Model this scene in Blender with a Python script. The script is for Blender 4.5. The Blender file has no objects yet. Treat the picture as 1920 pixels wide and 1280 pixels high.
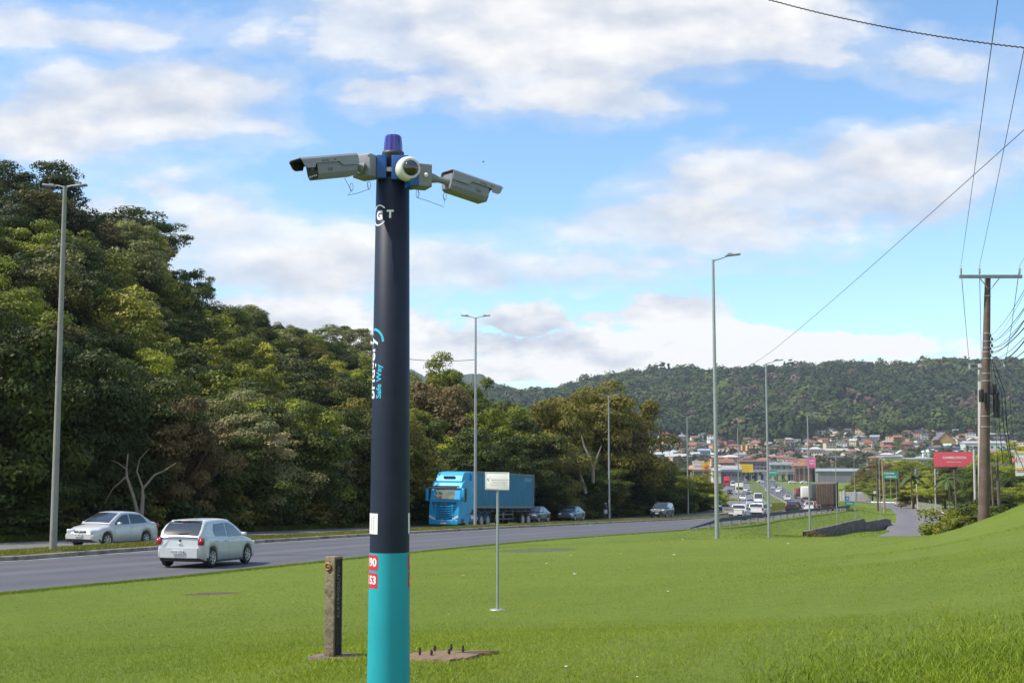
import bpy, bmesh, math, random
import numpy as np
from mathutils import Vector, Matrix
R_ = math.radians
rnd = random.Random(7)
SC = bpy.context.scene
COL = SC.collection
# ------------------------------------------------------------------ camera
F_PX = 2300.0; HOR = 845.0
PITCH = math.atan((HOR-640)/F_PX)
cam_d = bpy.data.cameras.new('camera'); cam = bpy.data.objects.new('camera', cam_d); COL.objects.link(cam)
cam_d.sensor_width = 36; cam_d.lens = 36*F_PX/1920; cam_d.clip_start = 0.1; cam_d.clip_end = 20000
cam.location = (0, 0, 0); cam.rotation_euler = (math.pi/2+PITCH, 0, 0)
SC.camera = cam
SC.render.resolution_x = 1024; SC.render.resolution_y = 682
# ------------------------------------------------------------------ light, exposure
SUN_DIR = Vector((-0.982, -0.19, 0.0)).normalized()
SUN_EL = R_(52)
SUN_DIR = Vector((SUN_DIR.x*math.cos(SUN_EL), SUN_DIR.y*math.cos(SUN_EL), math.sin(SUN_EL)))
sl = bpy.data.lights.new('sun', 'SUN'); sun = bpy.data.objects.new('sun', sl); COL.objects.link(sun)
sl.energy = 5.0; sl.angle = R_(0.6); sl.color = (1.0, 0.94, 0.84)
sun.rotation_euler = SUN_DIR.to_track_quat('Z', 'Y').to_euler()
SC.view_settings.view_transform = 'Standard'; SC.view_settings.look = 'None'
SC.view_settings.exposure = 0.3; SC.view_settings.gamma = 1.0
# ------------------------------------------------------------------ world
W = bpy.data.worlds.new('World'); SC.world = W; W.use_nodes = True
nt = W.node_tree; nt.nodes.clear()
class NT:
    def __init__(s, nt): s.t = nt
    def n(s, typ, **kw):
        nd = s.t.nodes.new(typ)
        for k, v in kw.items(): setattr(nd, k, v)
        return nd
    def l(s, a, b): s.t.links.new(a, b)
    def m(s, op, a, b=None, c=None, clamp=False):
        nd = s.t.nodes.new('ShaderNodeMath'); nd.operation = op; nd.use_clamp = clamp
        for i, v in enumerate((a, b, c)):
            if v is None: continue
            if isinstance(v, (int, float)): nd.inputs[i].default_value = v
            else: s.t.links.new(v, nd.inputs[i])
        return nd.outputs[0]
    def ramp(s, fac, pts, interp='LINEAR'):
        nd = s.t.nodes.new('ShaderNodeValToRGB'); cr = nd.color_ramp; cr.interpolation = interp
        while len(cr.elements) < len(pts): cr.elements.new(0.5)
        for e, (p, c) in zip(cr.elements, pts):
            e.position = p; e.color = (c[0], c[1], c[2], 1) if not isinstance(c, (int, float)) else (c, c, c, 1)
        s.t.links.new(fac, nd.inputs[0]); return nd.outputs[0]
    def noise(s, vec, scale, detail=4, rough=0.55, out=0):
        nd = s.t.nodes.new('ShaderNodeTexNoise'); nd.inputs['Scale'].default_value = scale
        nd.inputs['Detail'].default_value = detail; nd.inputs['Roughness'].default_value = rough
        if vec is not None: s.t.links.new(vec, nd.inputs['Vector'])
        return nd.outputs[out]
    def mix(s, fac, a, b, blend='MIX'):
        nd = s.t.nodes.new('ShaderNodeMix'); nd.data_type = 'RGBA'; nd.blend_type = blend
        if isinstance(fac, (int, float)): nd.inputs[0].default_value = fac
        else: s.t.links.new(fac, nd.inputs[0])
        for i, v in ((6, a), (7, b)):
            if isinstance(v, tuple): nd.inputs[i].default_value = (v[0], v[1], v[2], 1)
            else: s.t.links.new(v, nd.inputs[i])
        return nd.outputs[2]
w = NT(nt)
sky = w.n('ShaderNodeTexSky', sky_type='NISHITA', sun_disc=False)
sky.sun_elevation = SUN_EL; sky.sun_rotation = math.atan2(SUN_DIR.x, SUN_DIR.y); sky.altitude = 100
sky.air_density = 1.0; sky.dust_density = 0.3; sky.ozone_density = 1.6
bg1 = w.n('ShaderNodeBackground'); bg1.inputs[1].default_value = 0.15
skc = w.mix(1.0, sky.outputs[0], (0.90, 1.08, 1.18), 'MULTIPLY')
w.l(skc, bg1.inputs[0])
tc = w.n('ShaderNodeTexCoord'); sep = w.n('ShaderNodeSeparateXYZ'); w.l(tc.outputs['Generated'], sep.inputs[0])
dx, dy, dz = sep.outputs
ady = w.m('MAXIMUM', w.m('ABSOLUTE', dy), 0.15)
X = w.m('DIVIDE', dx, ady); Z = w.m('DIVIDE', dz, ady)
cmb = w.n('ShaderNodeCombineXYZ'); w.l(X, cmb.inputs[0]); w.l(w.m('MULTIPLY', Z, 1.9), cmb.inputs[1]); w.l(w.m('SIGN', dy), cmb.inputs[2])
P = cmb.outputs[0]
n1 = w.noise(P, 5.0, 8, 0.5); n2 = w.noise(P, 21.0, 6, 0.55); n3 = w.noise(P, 2.6, 4, 0.5)
wx = w.noise(P, 9.0, 5, 0.55, 1); ws = w.n('ShaderNodeSeparateColor'); w.l(wx, ws.inputs[0])
XW = w.m('ADD', X, w.m('MULTIPLY', w.m('SUBTRACT', ws.outputs[0], 0.5), 0.13))
ZW = w.m('ADD', Z, w.m('MULTIPLY', w.m('SUBTRACT', ws.outputs[1], 0.5), 0.055))
# cloud banks: direction (azimuth tangent, elevation tangent), half sizes, density
BL = [(1010,60,420,150,1.0),(1300,30,330,110,0.95),(760,165,190,55,.85),(1120,190,240,70,.8),(250,195,330,85,.95),(70,235,230,80,.95),
      (480,215,170,55,.75),(60,60,330,52,.62),(300,290,300,60,.35),(420,420,180,75,.62),(560,500,330,70,.72),(330,350,150,60,.5),
      (850,500,160,45,.55),(1080,240,170,50,.5),(1450,330,330,95,.76),(1680,300,250,80,.76),(1340,420,290,75,.76),(1640,390,330,60,.68),(1080,500,200,38,.42),
      (1250,500,500,32,.42),(1820,110,230,90,.5),(1265,572,105,34,1.0),(1000,588,105,30,1.0),(880,640,200,46,.9),(1150,645,330,46,.95),(1480,645,330,40,.78),
      (1350,620,140,40,.85),(1700,640,260,40,.5),(500,630,500,90,.8),(100,480,300,120,.7),(1000,690,500,40,.85),(1500,700,400,30,.6)]
acc = None
for (px, py, sx, sy, a) in BL:
    bx = (px-960)/F_PX; bz = math.tan(PITCH+math.atan((640-py)/F_PX))
    ex = w.m('POWER', w.m('MULTIPLY', w.m('SUBTRACT', XW, bx), F_PX/sx), 2.0)
    ez = w.m('POWER', w.m('MULTIPLY', w.m('SUBTRACT', ZW, bz), F_PX/sy), 2.0)
    v = w.m('MULTIPLY', w.m('EXPONENT', w.m('MULTIPLY', w.m('ADD', ex, ez), -0.8)), a)
    acc = v if acc is None else w.m('MAXIMUM', acc, v)
front = w.m('GREATER_THAN', dy, 0.0)
gen = w.m('MULTIPLY', n3, 0.95)
base = w.m('ADD', w.m('MULTIPLY', acc, front), w.m('MULTIPLY', gen, w.m('SUBTRACT', 1.0, front)))
dens = w.m('ADD', base, w.m('MULTIPLY', w.m('SUBTRACT', n1, 0.5), 1.25))
dens = w.m('ADD', dens, w.m('MULTIPLY', w.m('SUBTRACT', n2, 0.5), 0.42))
lowm = w.m('MULTIPLY', w.m('SUBTRACT', 0.142, Z), 22.0, clamp=True)
dens = w.m('ADD', dens, w.m('MULTIPLY', w.m('MULTIPLY', w.m('SUBTRACT', n2, 0.5), 0.75), lowm))
dens = w.m('ADD', w.m('MULTIPLY', w.m('SUBTRACT', dens, 0.46), w.m('ADD', 1.0, w.m('MULTIPLY', lowm, 2.2))), 0.46)
fac = w.ramp(dens, [(0.20, 0.0), (0.40, 0.30), (0.56, 0.78), (0.80, 0.98)], 'EASE')
# clouds: bright tops and grey bellies come from their thickness and a second noise
cmb2 = w.n('ShaderNodeCombineXYZ'); w.l(w.m('ADD', X, 0.012), cmb2.inputs[0]); w.l(w.m('MULTIPLY', w.m('ADD', Z, 0.016), 1.9), cmb2.inputs[1]); w.l(w.m('SIGN', dy), cmb2.inputs[2])
n1b = w.noise(cmb2.outputs[0], 5.0, 8, 0.5); n2b = w.noise(cmb2.outputs[0], 21.0, 6, 0.55)
rel = w.m('ADD', w.m('MULTIPLY', w.m('SUBTRACT', n1, n1b), 2.3), w.m('MULTIPLY', w.m('SUBTRACT', n2, n2b), 0.75))
rel = w.m('MULTIPLY', rel, w.m('ADD', 1.0, w.m('MULTIPLY', lowm, 1.1)))
shade = w.m('ADD', 0.57, rel)
shade = w.m('ADD', shade, w.m('MULTIPLY', w.m('SUBTRACT', n3, 0.5), 0.9))
low = w.m('MULTIPLY', w.m('SUBTRACT', 0.14, Z), 2.6, clamp=True)
shade = w.m('ADD', shade, w.m('MULTIPLY', low, 2.6))
ccol = w.ramp(shade, [(0.1, (0.56, 0.62, 0.74)), (0.42, (0.73, 0.765, 0.835)), (0.7, (0.89, 0.90, 0.925)), (0.92, (1.0, 1.0, 0.995))])
bg2 = w.n('ShaderNodeBackground'); w.l(ccol, bg2.inputs[0]); bg2.inputs[1].default_value = 0.84
mx = w.n('ShaderNodeMixShader'); w.l(fac, mx.inputs[0]); w.l(bg1.outputs[0], mx.inputs[1]); w.l(bg2.outputs[0], mx.inputs[2])
wo = w.n('ShaderNodeOutputWorld'); w.l(mx.outputs[0], wo.inputs[0])

# ------------------------------------------------------------------ geometry helpers
def at(px, py, Y):
    a = (px-960)/F_PX; b = (640-py)/F_PX
    k = Y/(math.cos(PITCH)-b*math.sin(PITCH))
    return Vector((a*k, Y, (math.sin(PITCH)+b*math.cos(PITCH))*k))
def px_of(v):
    dpt = v[1]*math.cos(PITCH)+v[2]*math.sin(PITCH); up = -v[1]*math.sin(PITCH)+v[2]*math.cos(PITCH)
    return 960+F_PX*v[0]/dpt, 640-F_PX*up/dpt
def spl(x, xp, fp):
    x = np.asarray(x, float); xp = np.asarray(xp, float); fp = np.asarray(fp, float)
    m = np.gradient(fp, xp); xc = np.clip(x, xp[0], xp[-1])
    i = np.clip(np.searchsorted(xp, xc)-1, 0, len(xp)-2)
    h = xp[i+1]-xp[i]; t = (xc-xp[i])/h
    r = (2*t**3-3*t**2+1)*fp[i]+(t**3-2*t**2+t)*h*m[i]+(-2*t**3+3*t**2)*fp[i+1]+(t**3-t**2)*h*m[i+1]
    return r+np.where(x < xp[0], (x-xp[0])*m[0], 0)+np.where(x > xp[-1], (x-xp[-1])*m[-1], 0)
def sstep(t): t = np.clip(t, 0, 1); return t*t*(3-2*t)
def tps_fit(pts):
    P = np.array([(p[0], p[1]) for p in pts]); z = np.array([p[2] for p in pts]); n = len(P)
    d = np.sqrt(((P[:, None]-P[None])**2).sum(-1)); K = np.where(d > 0, d*d*np.log(d+1e-12), 0)+np.eye(n)*2.0
    A = np.zeros((n+3, n+3)); A[:n, :n] = K; A[:n, n] = 1; A[:n, n+1:] = P; A[n, :n] = 1; A[n+1:, :n] = P.T
    c = np.linalg.solve(A, np.concatenate([z, [0, 0, 0]]))
    def f(x, y):
        x = np.asarray(x, float); y = np.asarray(y, float); o = c[n]+c[n+1]*x+c[n+2]*y
        for k in range(n):
            d2 = (x-P[k, 0])**2+(y-P[k, 1])**2
            o = o+c[k]*0.5*d2*np.log(d2+1e-12)
        return o
    return f
# road plan: near carriageway right edge, widths, and levels
RY = [-30,10,28,38,50,61,75,98,120,147,180,200,240,300,340,420,540,700,900]
RX = [-30.3,-17.2,-11.4,-8.0,-3.9,0.0,5.5,14.9,23.5,34.3,47.5,54,63,74,81.3,95.3,118,147,182]
def Rx(y): return spl(y, RY, RX)
def Lx(y): return Rx(y)-np.interp(y, [200,240,300], [9.9,9.5,8.5])
def Mx(y): return Lx(y)-np.interp(y, [180,200,240,255,300,325], [3.2,3.7,3.0,3.5,5,6])
def Fx(y): return Mx(y)-np.interp(y, [300,400], [9,10])
ZY = [-30,10,20,37,50,60,75,98,120,147,180,260,340,540,800]
ZZ = [-2.3,-2.75,-2.95,-3.5,-4.0,-4.45,-5.15,-6.2,-7.05,-8.0,-9.1,-11.1,-12.9,-15.2,-17]
def zr(y): return spl(y, ZY, ZZ)
PR = [(-300,1150),(0,1117),(182,1102),(365,1076),(480,1063),(640,1050),(770,1037),(950,1018),(1130,1004),(1330,990),(1400,980),(1480,969),(1560,959)]
PL = [(-300,1078),(0,1054),(299,1030),(500,1016),(690,1007),(770,1001),(960,989),(1140,980),(1287,974),(1363,970),(1450,959)]
def zend(f, fx):
    def g(y):
        y = np.asarray(y, float); t = sstep((y-560)/200.); return f(y)*(1-t)+zfar(fx(y), y)*t
    return g
def edge_z(fx, poly):
    ys = np.array([22,28,34,42,50,60,72,86,100,116,132,150,170]); zs = []
    for y in ys:
        x = float(fx(y)); px = 960+F_PX*x/y
        for _ in range(3):
            py = float(np.interp(px, [p[0] for p in poly], [p[1] for p in poly])); v = at(px, py, y); px += (x-v.x)*F_PX/y
        zs.append(v.z)
    dz_ = np.array(zs)-zr(ys); dz_ = np.convolve(np.pad(dz_, 1, mode='edge'), [.25,.5,.25], 'valid')
    return lambda y: zr(y)+np.interp(y, np.concatenate([[0], ys, [230]]), np.concatenate([[dz_[0]*.5], dz_, [0]]))
# far terrain as seen heights
FD = [330,420,600,800,1000,1200,1400,1600,1900,2300,3000]
FP = {700:[925,922,905,890,860,840,810,780,758,775,800],1000:[925,922,905,890,870,840,800,770,747,768,800],1200:[935,925,903,888,870,850,815,764,713,738,800],
      1400:[935,925,905,888,868,845,805,759,705,742,800],1600:[940,929,908,890,868,845,800,749,697,732,790],1800:[940,932,910,893,870,845,800,749,692,727,780],1960:[940,932,912,895,872,845,800,750,696,730,780]}
FC = sorted(FP); FT = np.array([FP[c] for c in FC], float)
def zfar(x, y):
    x = np.asarray(x, float); y = np.asarray(y, float)
    px = np.clip(960+F_PX*x/np.maximum(y, 1), FC[0], FC[-1]-.01); yy = np.clip(y, FD[0], FD[-1]-.01)
    i = np.clip(np.searchsorted(FC, px, side='right')-1, 0, len(FC)-2); j = np.clip(np.searchsorted(FD, yy, side='right')-1, 0, len(FD)-2)
    fc = np.array(FC, float); fd = np.array(FD, float)
    u = sstep((px-fc[i])/(fc[i+1]-fc[i])); v = (yy-fd[j])/(fd[j+1]-fd[j])
    py = (FT[i, j]*(1-u)+FT[i+1, j]*u)*(1-v)+(FT[i, j+1]*(1-u)+FT[i+1, j+1]*u)*v
    und = 6*np.sin(px/37+y/210)*np.sin(y/130+px/90)*sstep((y-1300)/400)
    return (HOR-py+und*.6)/F_PX*y*1.0
zR = zend(edge_z(Rx, PR), Rx); zL = zend(edge_z(Lx, PL), Lx)
CT = [(960,1281,8.0),(200,1281,9.3),(1500,1281,8.1),(1920,1281,7.5),(623,1233,9.2),(850,1228,9.25),(933,1143,20),(1200,1150,17.5),(1600,1150,15),(1920,1150,11.5),
      (1920,1050,19),(1920,940,40),(1880,963,41),(1842,985,42.5),(1770,1008,45),(1770,1024,36),(1850,1004,34),(1670,1032,36),(1920,985,31),(1770,1012,51),(1842,994,51),(1920,965,52),(1690,1008,51),(1842,988,38),(1650,1004,48),(1513,1007,50),(1436,1008,51),(1337,1010,52.6),(1230,1013,55),(1130,1018,56),
      (1200,1080,30),(1500,1060,30),(960,1080,31),(700,1125,25),(300,1155,22),(1720,1045,29),(1050,1040,44),(2100,880,40),(2300,830,42),(100,1180,20),
      (1400,1001,98),(1420,1022,75),(1560,1030,75),(1480,987,128),(1545,985,150),(1545,1004,118),(1470,1003,108),(1620,1002,118),(1722,998,130),(1700,1016,90),(1850,1010,95),(1640,968,185),(1690,985,150),
      (1735,981,170),(1715,965,225),(1680,954,275),(1620,958,230),(1640,944,330),(1570,944,300),(1850,986,135),(1950,975,160),(1800,958,235),(1900,950,280),(2100,960,200),(1950,1000,70),(1840,1008,62),(1750,1026,62),(2150,960,90)]
cpts = [tuple(at(*c)) for c in CT]+[(0,0,-1.62),(-6,0,-1.85),(6,0,-1.4),(0,-12,-1.5),(-13,0,-2.4),(-20,-15,-2.5),(12,-10,-.6),(20,5,.3),(35,15,1.2),(14,14,-.45),(-10,12,-2.35),(60,60,-1),(60,120,-6),(90,200,-10)]
ftr = tps_fit(cpts)
SKY = [(-900,240,120),(-300,280,125),(0,315,130),(60,310,130),(110,350,135),(180,385,150),(240,390,160),(303,430,165),(316,515,168),(365,535,172),(440,555,185),(530,590,200),(590,628,215),(640,630,230),(690,650,230),
       (790,705,240),(880,735,240),(1000,768,240),(1100,770,230),(1160,800,220),(1230,868,215),(1330,930,250)]
ub_y = np.linspace(20, 330, 200); ub_u = Fx(ub_y)/ub_y
for k in range(1, 200): ub_u[k] = max(ub_u[k], ub_u[k-1]+1e-5)
SKD = [s[2] for s in SKY]; SKX = [s[0] for s in SKY]; SKP = [s[1] for s in SKY]
def left_base(x, y):
    y1 = np.maximum(np.asarray(y, float), 8.0); u = np.asarray(x, float)/y1; px = 960+F_PX*u
    D0 = np.interp(u, ub_u, ub_y)+4; Dr = np.interp(px, SKX, SKD); Dr = np.maximum(Dr, D0+25); pr = np.interp(px, SKX, SKP)
    th = np.interp(px, [0, 700, 1200, 1330], [10, 9, 7, 4]); zr_ = (HOR-pr)/F_PX*Dr-th
    z0 = zL(D0); t = np.clip((y1-D0)/(Dr-D0), 0, 1)
    z = z0+(zr_-z0)*(0.35*t+0.65*sstep(t)); z = z-np.maximum(y1-Dr, 0)*0.12
    return np.where(u > ub_u[-1]-.001, zL(y1), z)
def gz(x, y):
    x = np.asarray(x, float); y = np.asarray(y, float)
    r, l, m, f = Rx(y), Lx(y), Mx(y), Fx(y)
    far = sstep((y-250)/90.); zf = zfar(x, y)
    g = ftr(np.clip(x, -60, 120), np.clip(y, -20, 330)); g = g*(1-far)+zf*far
    s = x-r; wr = sstep(s/np.interp(y, [40, 100, 400], [4, 3, 14])); zright = zR(y)*(1-wr)+g*wr
    lb = left_base(x, y); s2 = f-x; lf = sstep((y-300)/100.); lb = lb*(1-lf)+zf*lf
    wl = sstep((s2-1)/6.); zleft = zL(y)*(1-wl)+lb*wl
    tt = np.clip((x-l)/(r-l), 0, 1); zroad = zL(y)*(1-tt)+zR(y)*tt
    ro = np.where(y < 800, 1.0, 0.0)
    z = np.where(x >= r, zright, np.where(x >= l, zroad, np.where(x >= m, zL(y)+.14, np.where(x >= f, zL(y), zleft))))
    return np.where(y > 800, zf, z)
def G(x, y): return float(gz(np.array([x]), np.array([y]))[0])
def hit(px, py, lo=4, hi=900):
    ys = np.exp(np.linspace(math.log(lo), math.log(hi), 1500)); a = at(px, py, 1.0)
    d = gz(a.x*ys, ys)-a.z*ys; k = np.where(d >= 0)[0]
    y = ys[k[0]] if len(k) else hi
    return Vector((a.x*y, y, a.z*y))
# ------------------------------------------------------------------ materials
MATS = {}
def mat(name, col, rough=0.6, metal=0.0, var=0.12, vs=3.0, bump=0.0, bs=30.0, coat=0.0, emit=None, alpha=None, spec=None, trans=0, objc=False, dirt=None):
    if name in MATS: return MATS[name]
    m = bpy.data.materials.new(name); m.use_nodes = True; t = NT(m.node_tree); b = m.node_tree.nodes['Principled BSDF']
    tcn = t.n('ShaderNodeTexCoord'); v = tcn.outputs['Object']
    n = t.noise(v, vs, 5, 0.6)
    if objc: oi = t.n('ShaderNodeObjectInfo'); c0 = oi.outputs['Color']
    else: c0 = (col[0], col[1], col[2])
    lo = t.mix(1.0, c0, (1-var, 1-var, 1-var), 'MULTIPLY'); hi = t.mix(1.0, c0, (1+var, 1+var, 1+var), 'MULTIPLY')
    c = t.mix(t.ramp(n, [(0.3, 0.0), (0.7, 1.0)]), lo, hi)
    if dirt:
        n_ = t.noise(v, dirt[1], 8, 0.7); c = t.mix(t.ramp(n_, [(dirt[2], 0.0), (dirt[2]+.18, 1.0)]), c, dirt[0])
    t.l(c, b.inputs['Base Color'])
    b.inputs['Roughness'].default_value = rough; b.inputs['Metallic'].default_value = metal
    b.inputs['Coat Weight'].default_value = coat; b.inputs['Coat Roughness'].default_value = 0.08
    if spec is not None: b.inputs['Specular IOR Level'].default_value = spec
    if trans: b.inputs['Transmission Weight'].default_value = trans
    if emit: b.inputs['Emission Color'].default_value = (*emit[0], 1); b.inputs['Emission Strength'].default_value = emit[1]
    if bump:
        bn = t.n('ShaderNodeBump'); bn.inputs['Strength'].default_value = bump; bn.inputs['Distance'].default_value = 0.02
        t.l(t.noise(v, bs, 6, 0.65), bn.inputs['Height']); t.l(bn.outputs[0], b.inputs['Normal'])
    MATS[name] = m; return m
def leaf_mat(name, objc=True, col=(.07,.11,.02), transl=0.16):
    if name in MATS: return MATS[name]
    m = bpy.data.materials.new(name); m.use_nodes = True; t = NT(m.node_tree); m.node_tree.nodes.clear()
    if objc: c0 = t.n('ShaderNodeObjectInfo').outputs['Color']
    else: c0 = t.mix(0.0, col, col)
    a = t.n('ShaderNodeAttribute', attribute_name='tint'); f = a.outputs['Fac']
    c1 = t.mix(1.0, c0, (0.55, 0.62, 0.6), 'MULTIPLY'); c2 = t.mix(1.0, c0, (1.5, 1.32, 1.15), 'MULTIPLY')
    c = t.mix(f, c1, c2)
    d = t.n('ShaderNodeBsdfPrincipled'); t.l(c, d.inputs['Base Color']); d.inputs['Roughness'].default_value = 0.55; d.inputs['Specular IOR Level'].default_value = 0.18
    tr = t.n('ShaderNodeBsdfTranslucent'); t.l(t.mix(1.0, c, (1.3, 1.4, .6), 'MULTIPLY'), tr.inputs[0])
    mxn = t.n('ShaderNodeMixShader'); mxn.inputs[0].default_value = transl; t.l(d.outputs[0], mxn.inputs[1]); t.l(tr.outputs[0], mxn.inputs[2])
    o = t.n('ShaderNodeOutputMaterial'); t.l(mxn.outputs[0], o.inputs[0]); MATS[name] = m; return m
# ------------------------------------------------------------------ tagging
def tag(o, label=None, cat=None, group=None, kind=None):
    if label: o['label'] = label
    if cat: o['category'] = cat
    if group: o['group'] = group
    if kind: o['kind'] = kind
    return o
def thing(name, label, cat, loc=(0, 0, 0), rotz=0, group=None, rot=None):
    o = bpy.data.objects.new(name, None); COL.objects.link(o); o.location = loc; o.rotation_euler = rot if rot else (0, 0, rotz)
    o.empty_display_size = .2
    return tag(o, label, cat, group)
class MB:
    def __init__(s): s.v = []; s.f = []; s.m = []; s.sm = []
    def add(s, vs, fs, mi=0, smooth=False, M=None):
        o = len(s.v)
        s.v += [tuple(M @ Vector(p)) for p in vs] if M is not None else [tuple(p) for p in vs]
        for f in fs: s.f.append(tuple(i+o for i in f)); s.m.append(mi); s.sm.append(smooth)
        return s
    def box(s, c, d, mi=0, M=None, bev=0.0, taper=1.0):
        x, y, z = d[0]/2, d[1]/2, d[2]/2
        if bev <= 0:
            vs = [(c[0]+a*x*(taper if e > 0 else 1), c[1]+b*y*(taper if e > 0 else 1), c[2]+e*z) for e in (-1, 1) for b in (-1, 1) for a in (-1, 1)]
            return s.add(vs, [(0,2,3,1),(4,5,7,6),(0,1,5,4),(2,6,7,3),(0,4,6,2),(1,3,7,5)], mi, False, M)
        bm = bmesh.new(); bmesh.ops.create_cube(bm, size=1)
        for v in bm.verts: v.co = Vector((c[0]+v.co.x*d[0]*(taper if v.co.z > 0 else 1), c[1]+v.co.y*d[1]*(taper if v.co.z > 0 else 1), c[2]+v.co.z*d[2]))
        bmesh.ops.bevel(bm, geom=bm.edges[:], offset=bev, segments=2, affect='EDGES', profile=.6)
        bm.verts.index_update()
        s.add([v.co.copy() for v in bm.verts], [[v.index for v in f.verts] for f in bm.faces], mi, True, M); bm.free(); return s
    def tube(s, pts, rads, n=10, mi=0, cap=True, M=None, smooth=True):
        pts = [Vector(p) for p in pts]; rads = rads if isinstance(rads, (list, tuple)) else [rads]*len(pts)
        vs = []; fs = []; up = None
        for i, p in enumerate(pts):
            d = (pts[min(i+1, len(pts)-1)]-pts[max(i-1, 0)]).normalized()
            if up is None: up = Vector((1, 0, 0)) if abs(d.x) < .8 else Vector((0, 1, 0))
            a = (up-d*up.dot(d)).normalized(); b = d.cross(a); up = a
            for k in range(n):
                t = 2*math.pi*k/n; vs.append(p+(a*math.cos(t)+b*math.sin(t))*rads[i])
        for i in range(len(pts)-1):
            for k in range(n): fs.append((i*n+k, i*n+(k+1) % n, (i+1)*n+(k+1) % n, (i+1)*n+k))
        s.add(vs, fs, mi, smooth, M)
        if cap: s.add(vs[:n][::-1], [tuple(range(n))], mi, False, M); s.add(vs[-n:], [tuple(range(n))], mi, False, M)
        return s
    def lathe(s, prof, n=24, mi=0, M=None, smooth=True):   # prof: (r, z)
        vs = [(r*math.cos(2*math.pi*k/n), r*math.sin(2*math.pi*k/n), z) for (r, z) in prof for k in range(n)]
        fs = [(i*n+k, i*n+(k+1) % n, (i+1)*n+(k+1) % n, (i+1)*n+k) for i in range(len(prof)-1) for k in range(n)]
        return s.add(vs, fs, mi, smooth, M)
    def prism(s, poly, d0, d1, axis='y', mi=0, M=None):   # poly in the plane normal to axis
        def P(a, b, c): return {'y': (a, c, b), 'z': (a, b, c), 'x': (c, a, b)}[axis]
        n = len(poly); vs = [P(a, b, d0) for a, b in poly]+[P(a, b, d1) for a, b in poly]
        return s.add(vs, [tuple(range(n))[::-1], tuple(range(n, 2*n))]+[(i, (i+1) % n, n+(i+1) % n, n+i) for i in range(n)], mi, False, M)
    def build(s, name, mats, parent=None, label=None, bevel=0.0, loc=None):
        me = bpy.data.meshes.new(name); me.from_pydata(s.v, [], s.f)
        for m in (mats if isinstance(mats, (list, tuple)) else [mats]): me.materials.append(m)
        me.polygons.foreach_set('material_index', s.m); me.polygons.foreach_set('use_smooth', s.sm)
        bm = bmesh.new(); bm.from_mesh(me); bmesh.ops.recalc_face_normals(bm, faces=bm.faces[:]); bm.to_mesh(me); bm.free()
        o = bpy.data.objects.new(name, me); COL.objects.link(o)
        if parent: o.parent = parent
        if label: o['label'] = label
        if loc: o.location = loc
        if bevel:
            b = o.modifiers.new('bevel', 'BEVEL'); b.width = bevel; b.segments = 2; b.limit_method = 'ANGLE'
        return o
def np_mesh(name, V, Fq, m, smooth=True, tint=None):
    me = bpy.data.meshes.new(name); nv = len(V); k = Fq.shape[1]; nf = len(Fq)
    me.vertices.add(nv); me.vertices.foreach_set('co', np.ascontiguousarray(V, dtype=np.float32).ravel())
    me.loops.add(nf*k); me.polygons.add(nf); me.loops.foreach_set('vertex_index', np.ascontiguousarray(Fq, dtype=np.int32).ravel())
    me.polygons.foreach_set('loop_start', np.arange(0, nf*k, k, dtype=np.int32)); me.polygons.foreach_set('loop_total', np.full(nf, k, dtype=np.int32))
    me.polygons.foreach_set('use_smooth', np.full(nf, smooth, dtype=bool)); me.update(calc_edges=True)
    if tint is not None:
        a = me.attributes.new('tint', 'FLOAT', 'POINT'); a.data.foreach_set('value', np.ascontiguousarray(tint, dtype=np.float32))
    if m: me.materials.append(m)
    return me
def link(name, me, parent=None):
    o = bpy.data.objects.new(name, me); COL.objects.link(o)
    if parent: o.parent = parent
    return o
def dup(root, loc=None, rotz=None, label=None, group=None, scale=None, color=None):
    r = root.copy(); COL.objects.link(r)
    if loc is not None: r.location = loc
    if rotz is not None: r.rotation_euler = (0, 0, rotz)
    if scale is not None: r.scale = scale
    if label: r['label'] = label
    if group: r['group'] = group
    if color: r.color = color
    for ch in list(root.children):
        c = ch.copy(); COL.objects.link(c); c.parent = r
        if color and c.name.startswith(('crown', 'wall')): c.color = color
        for g in ch.children:
            d = g.copy(); COL.objects.link(d); d.parent = c
    return r
def text_geo(s, size=1.0, bold=0.0, ax='CENTER'):
    cu = bpy.data.curves.new('t', 'FONT'); cu.body = s; cu.size = size; cu.align_x = ax; cu.align_y = 'CENTER'; cu.offset = bold; cu.resolution_u = 3
    o = bpy.data.objects.new('t', cu); COL.objects.link(o); bpy.context.view_layer.update()
    dg = bpy.context.evaluated_depsgraph_get(); me = bpy.data.meshes.new_from_object(o.evaluated_get(dg))
    bm = bmesh.new(); bm.from_mesh(me); bmesh.ops.triangulate(bm, faces=bm.faces[:])
    v = [tuple(x.co) for x in bm.verts]; bm.verts.index_update(); f = [tuple(x.index for x in y.verts) for y in bm.faces]
    bm.free(); bpy.data.objects.remove(o); bpy.data.curves.remove(cu); bpy.data.meshes.remove(me); return v, f
UNIQ = []   # things whose label gets a place among its look-alikes at the end
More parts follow.
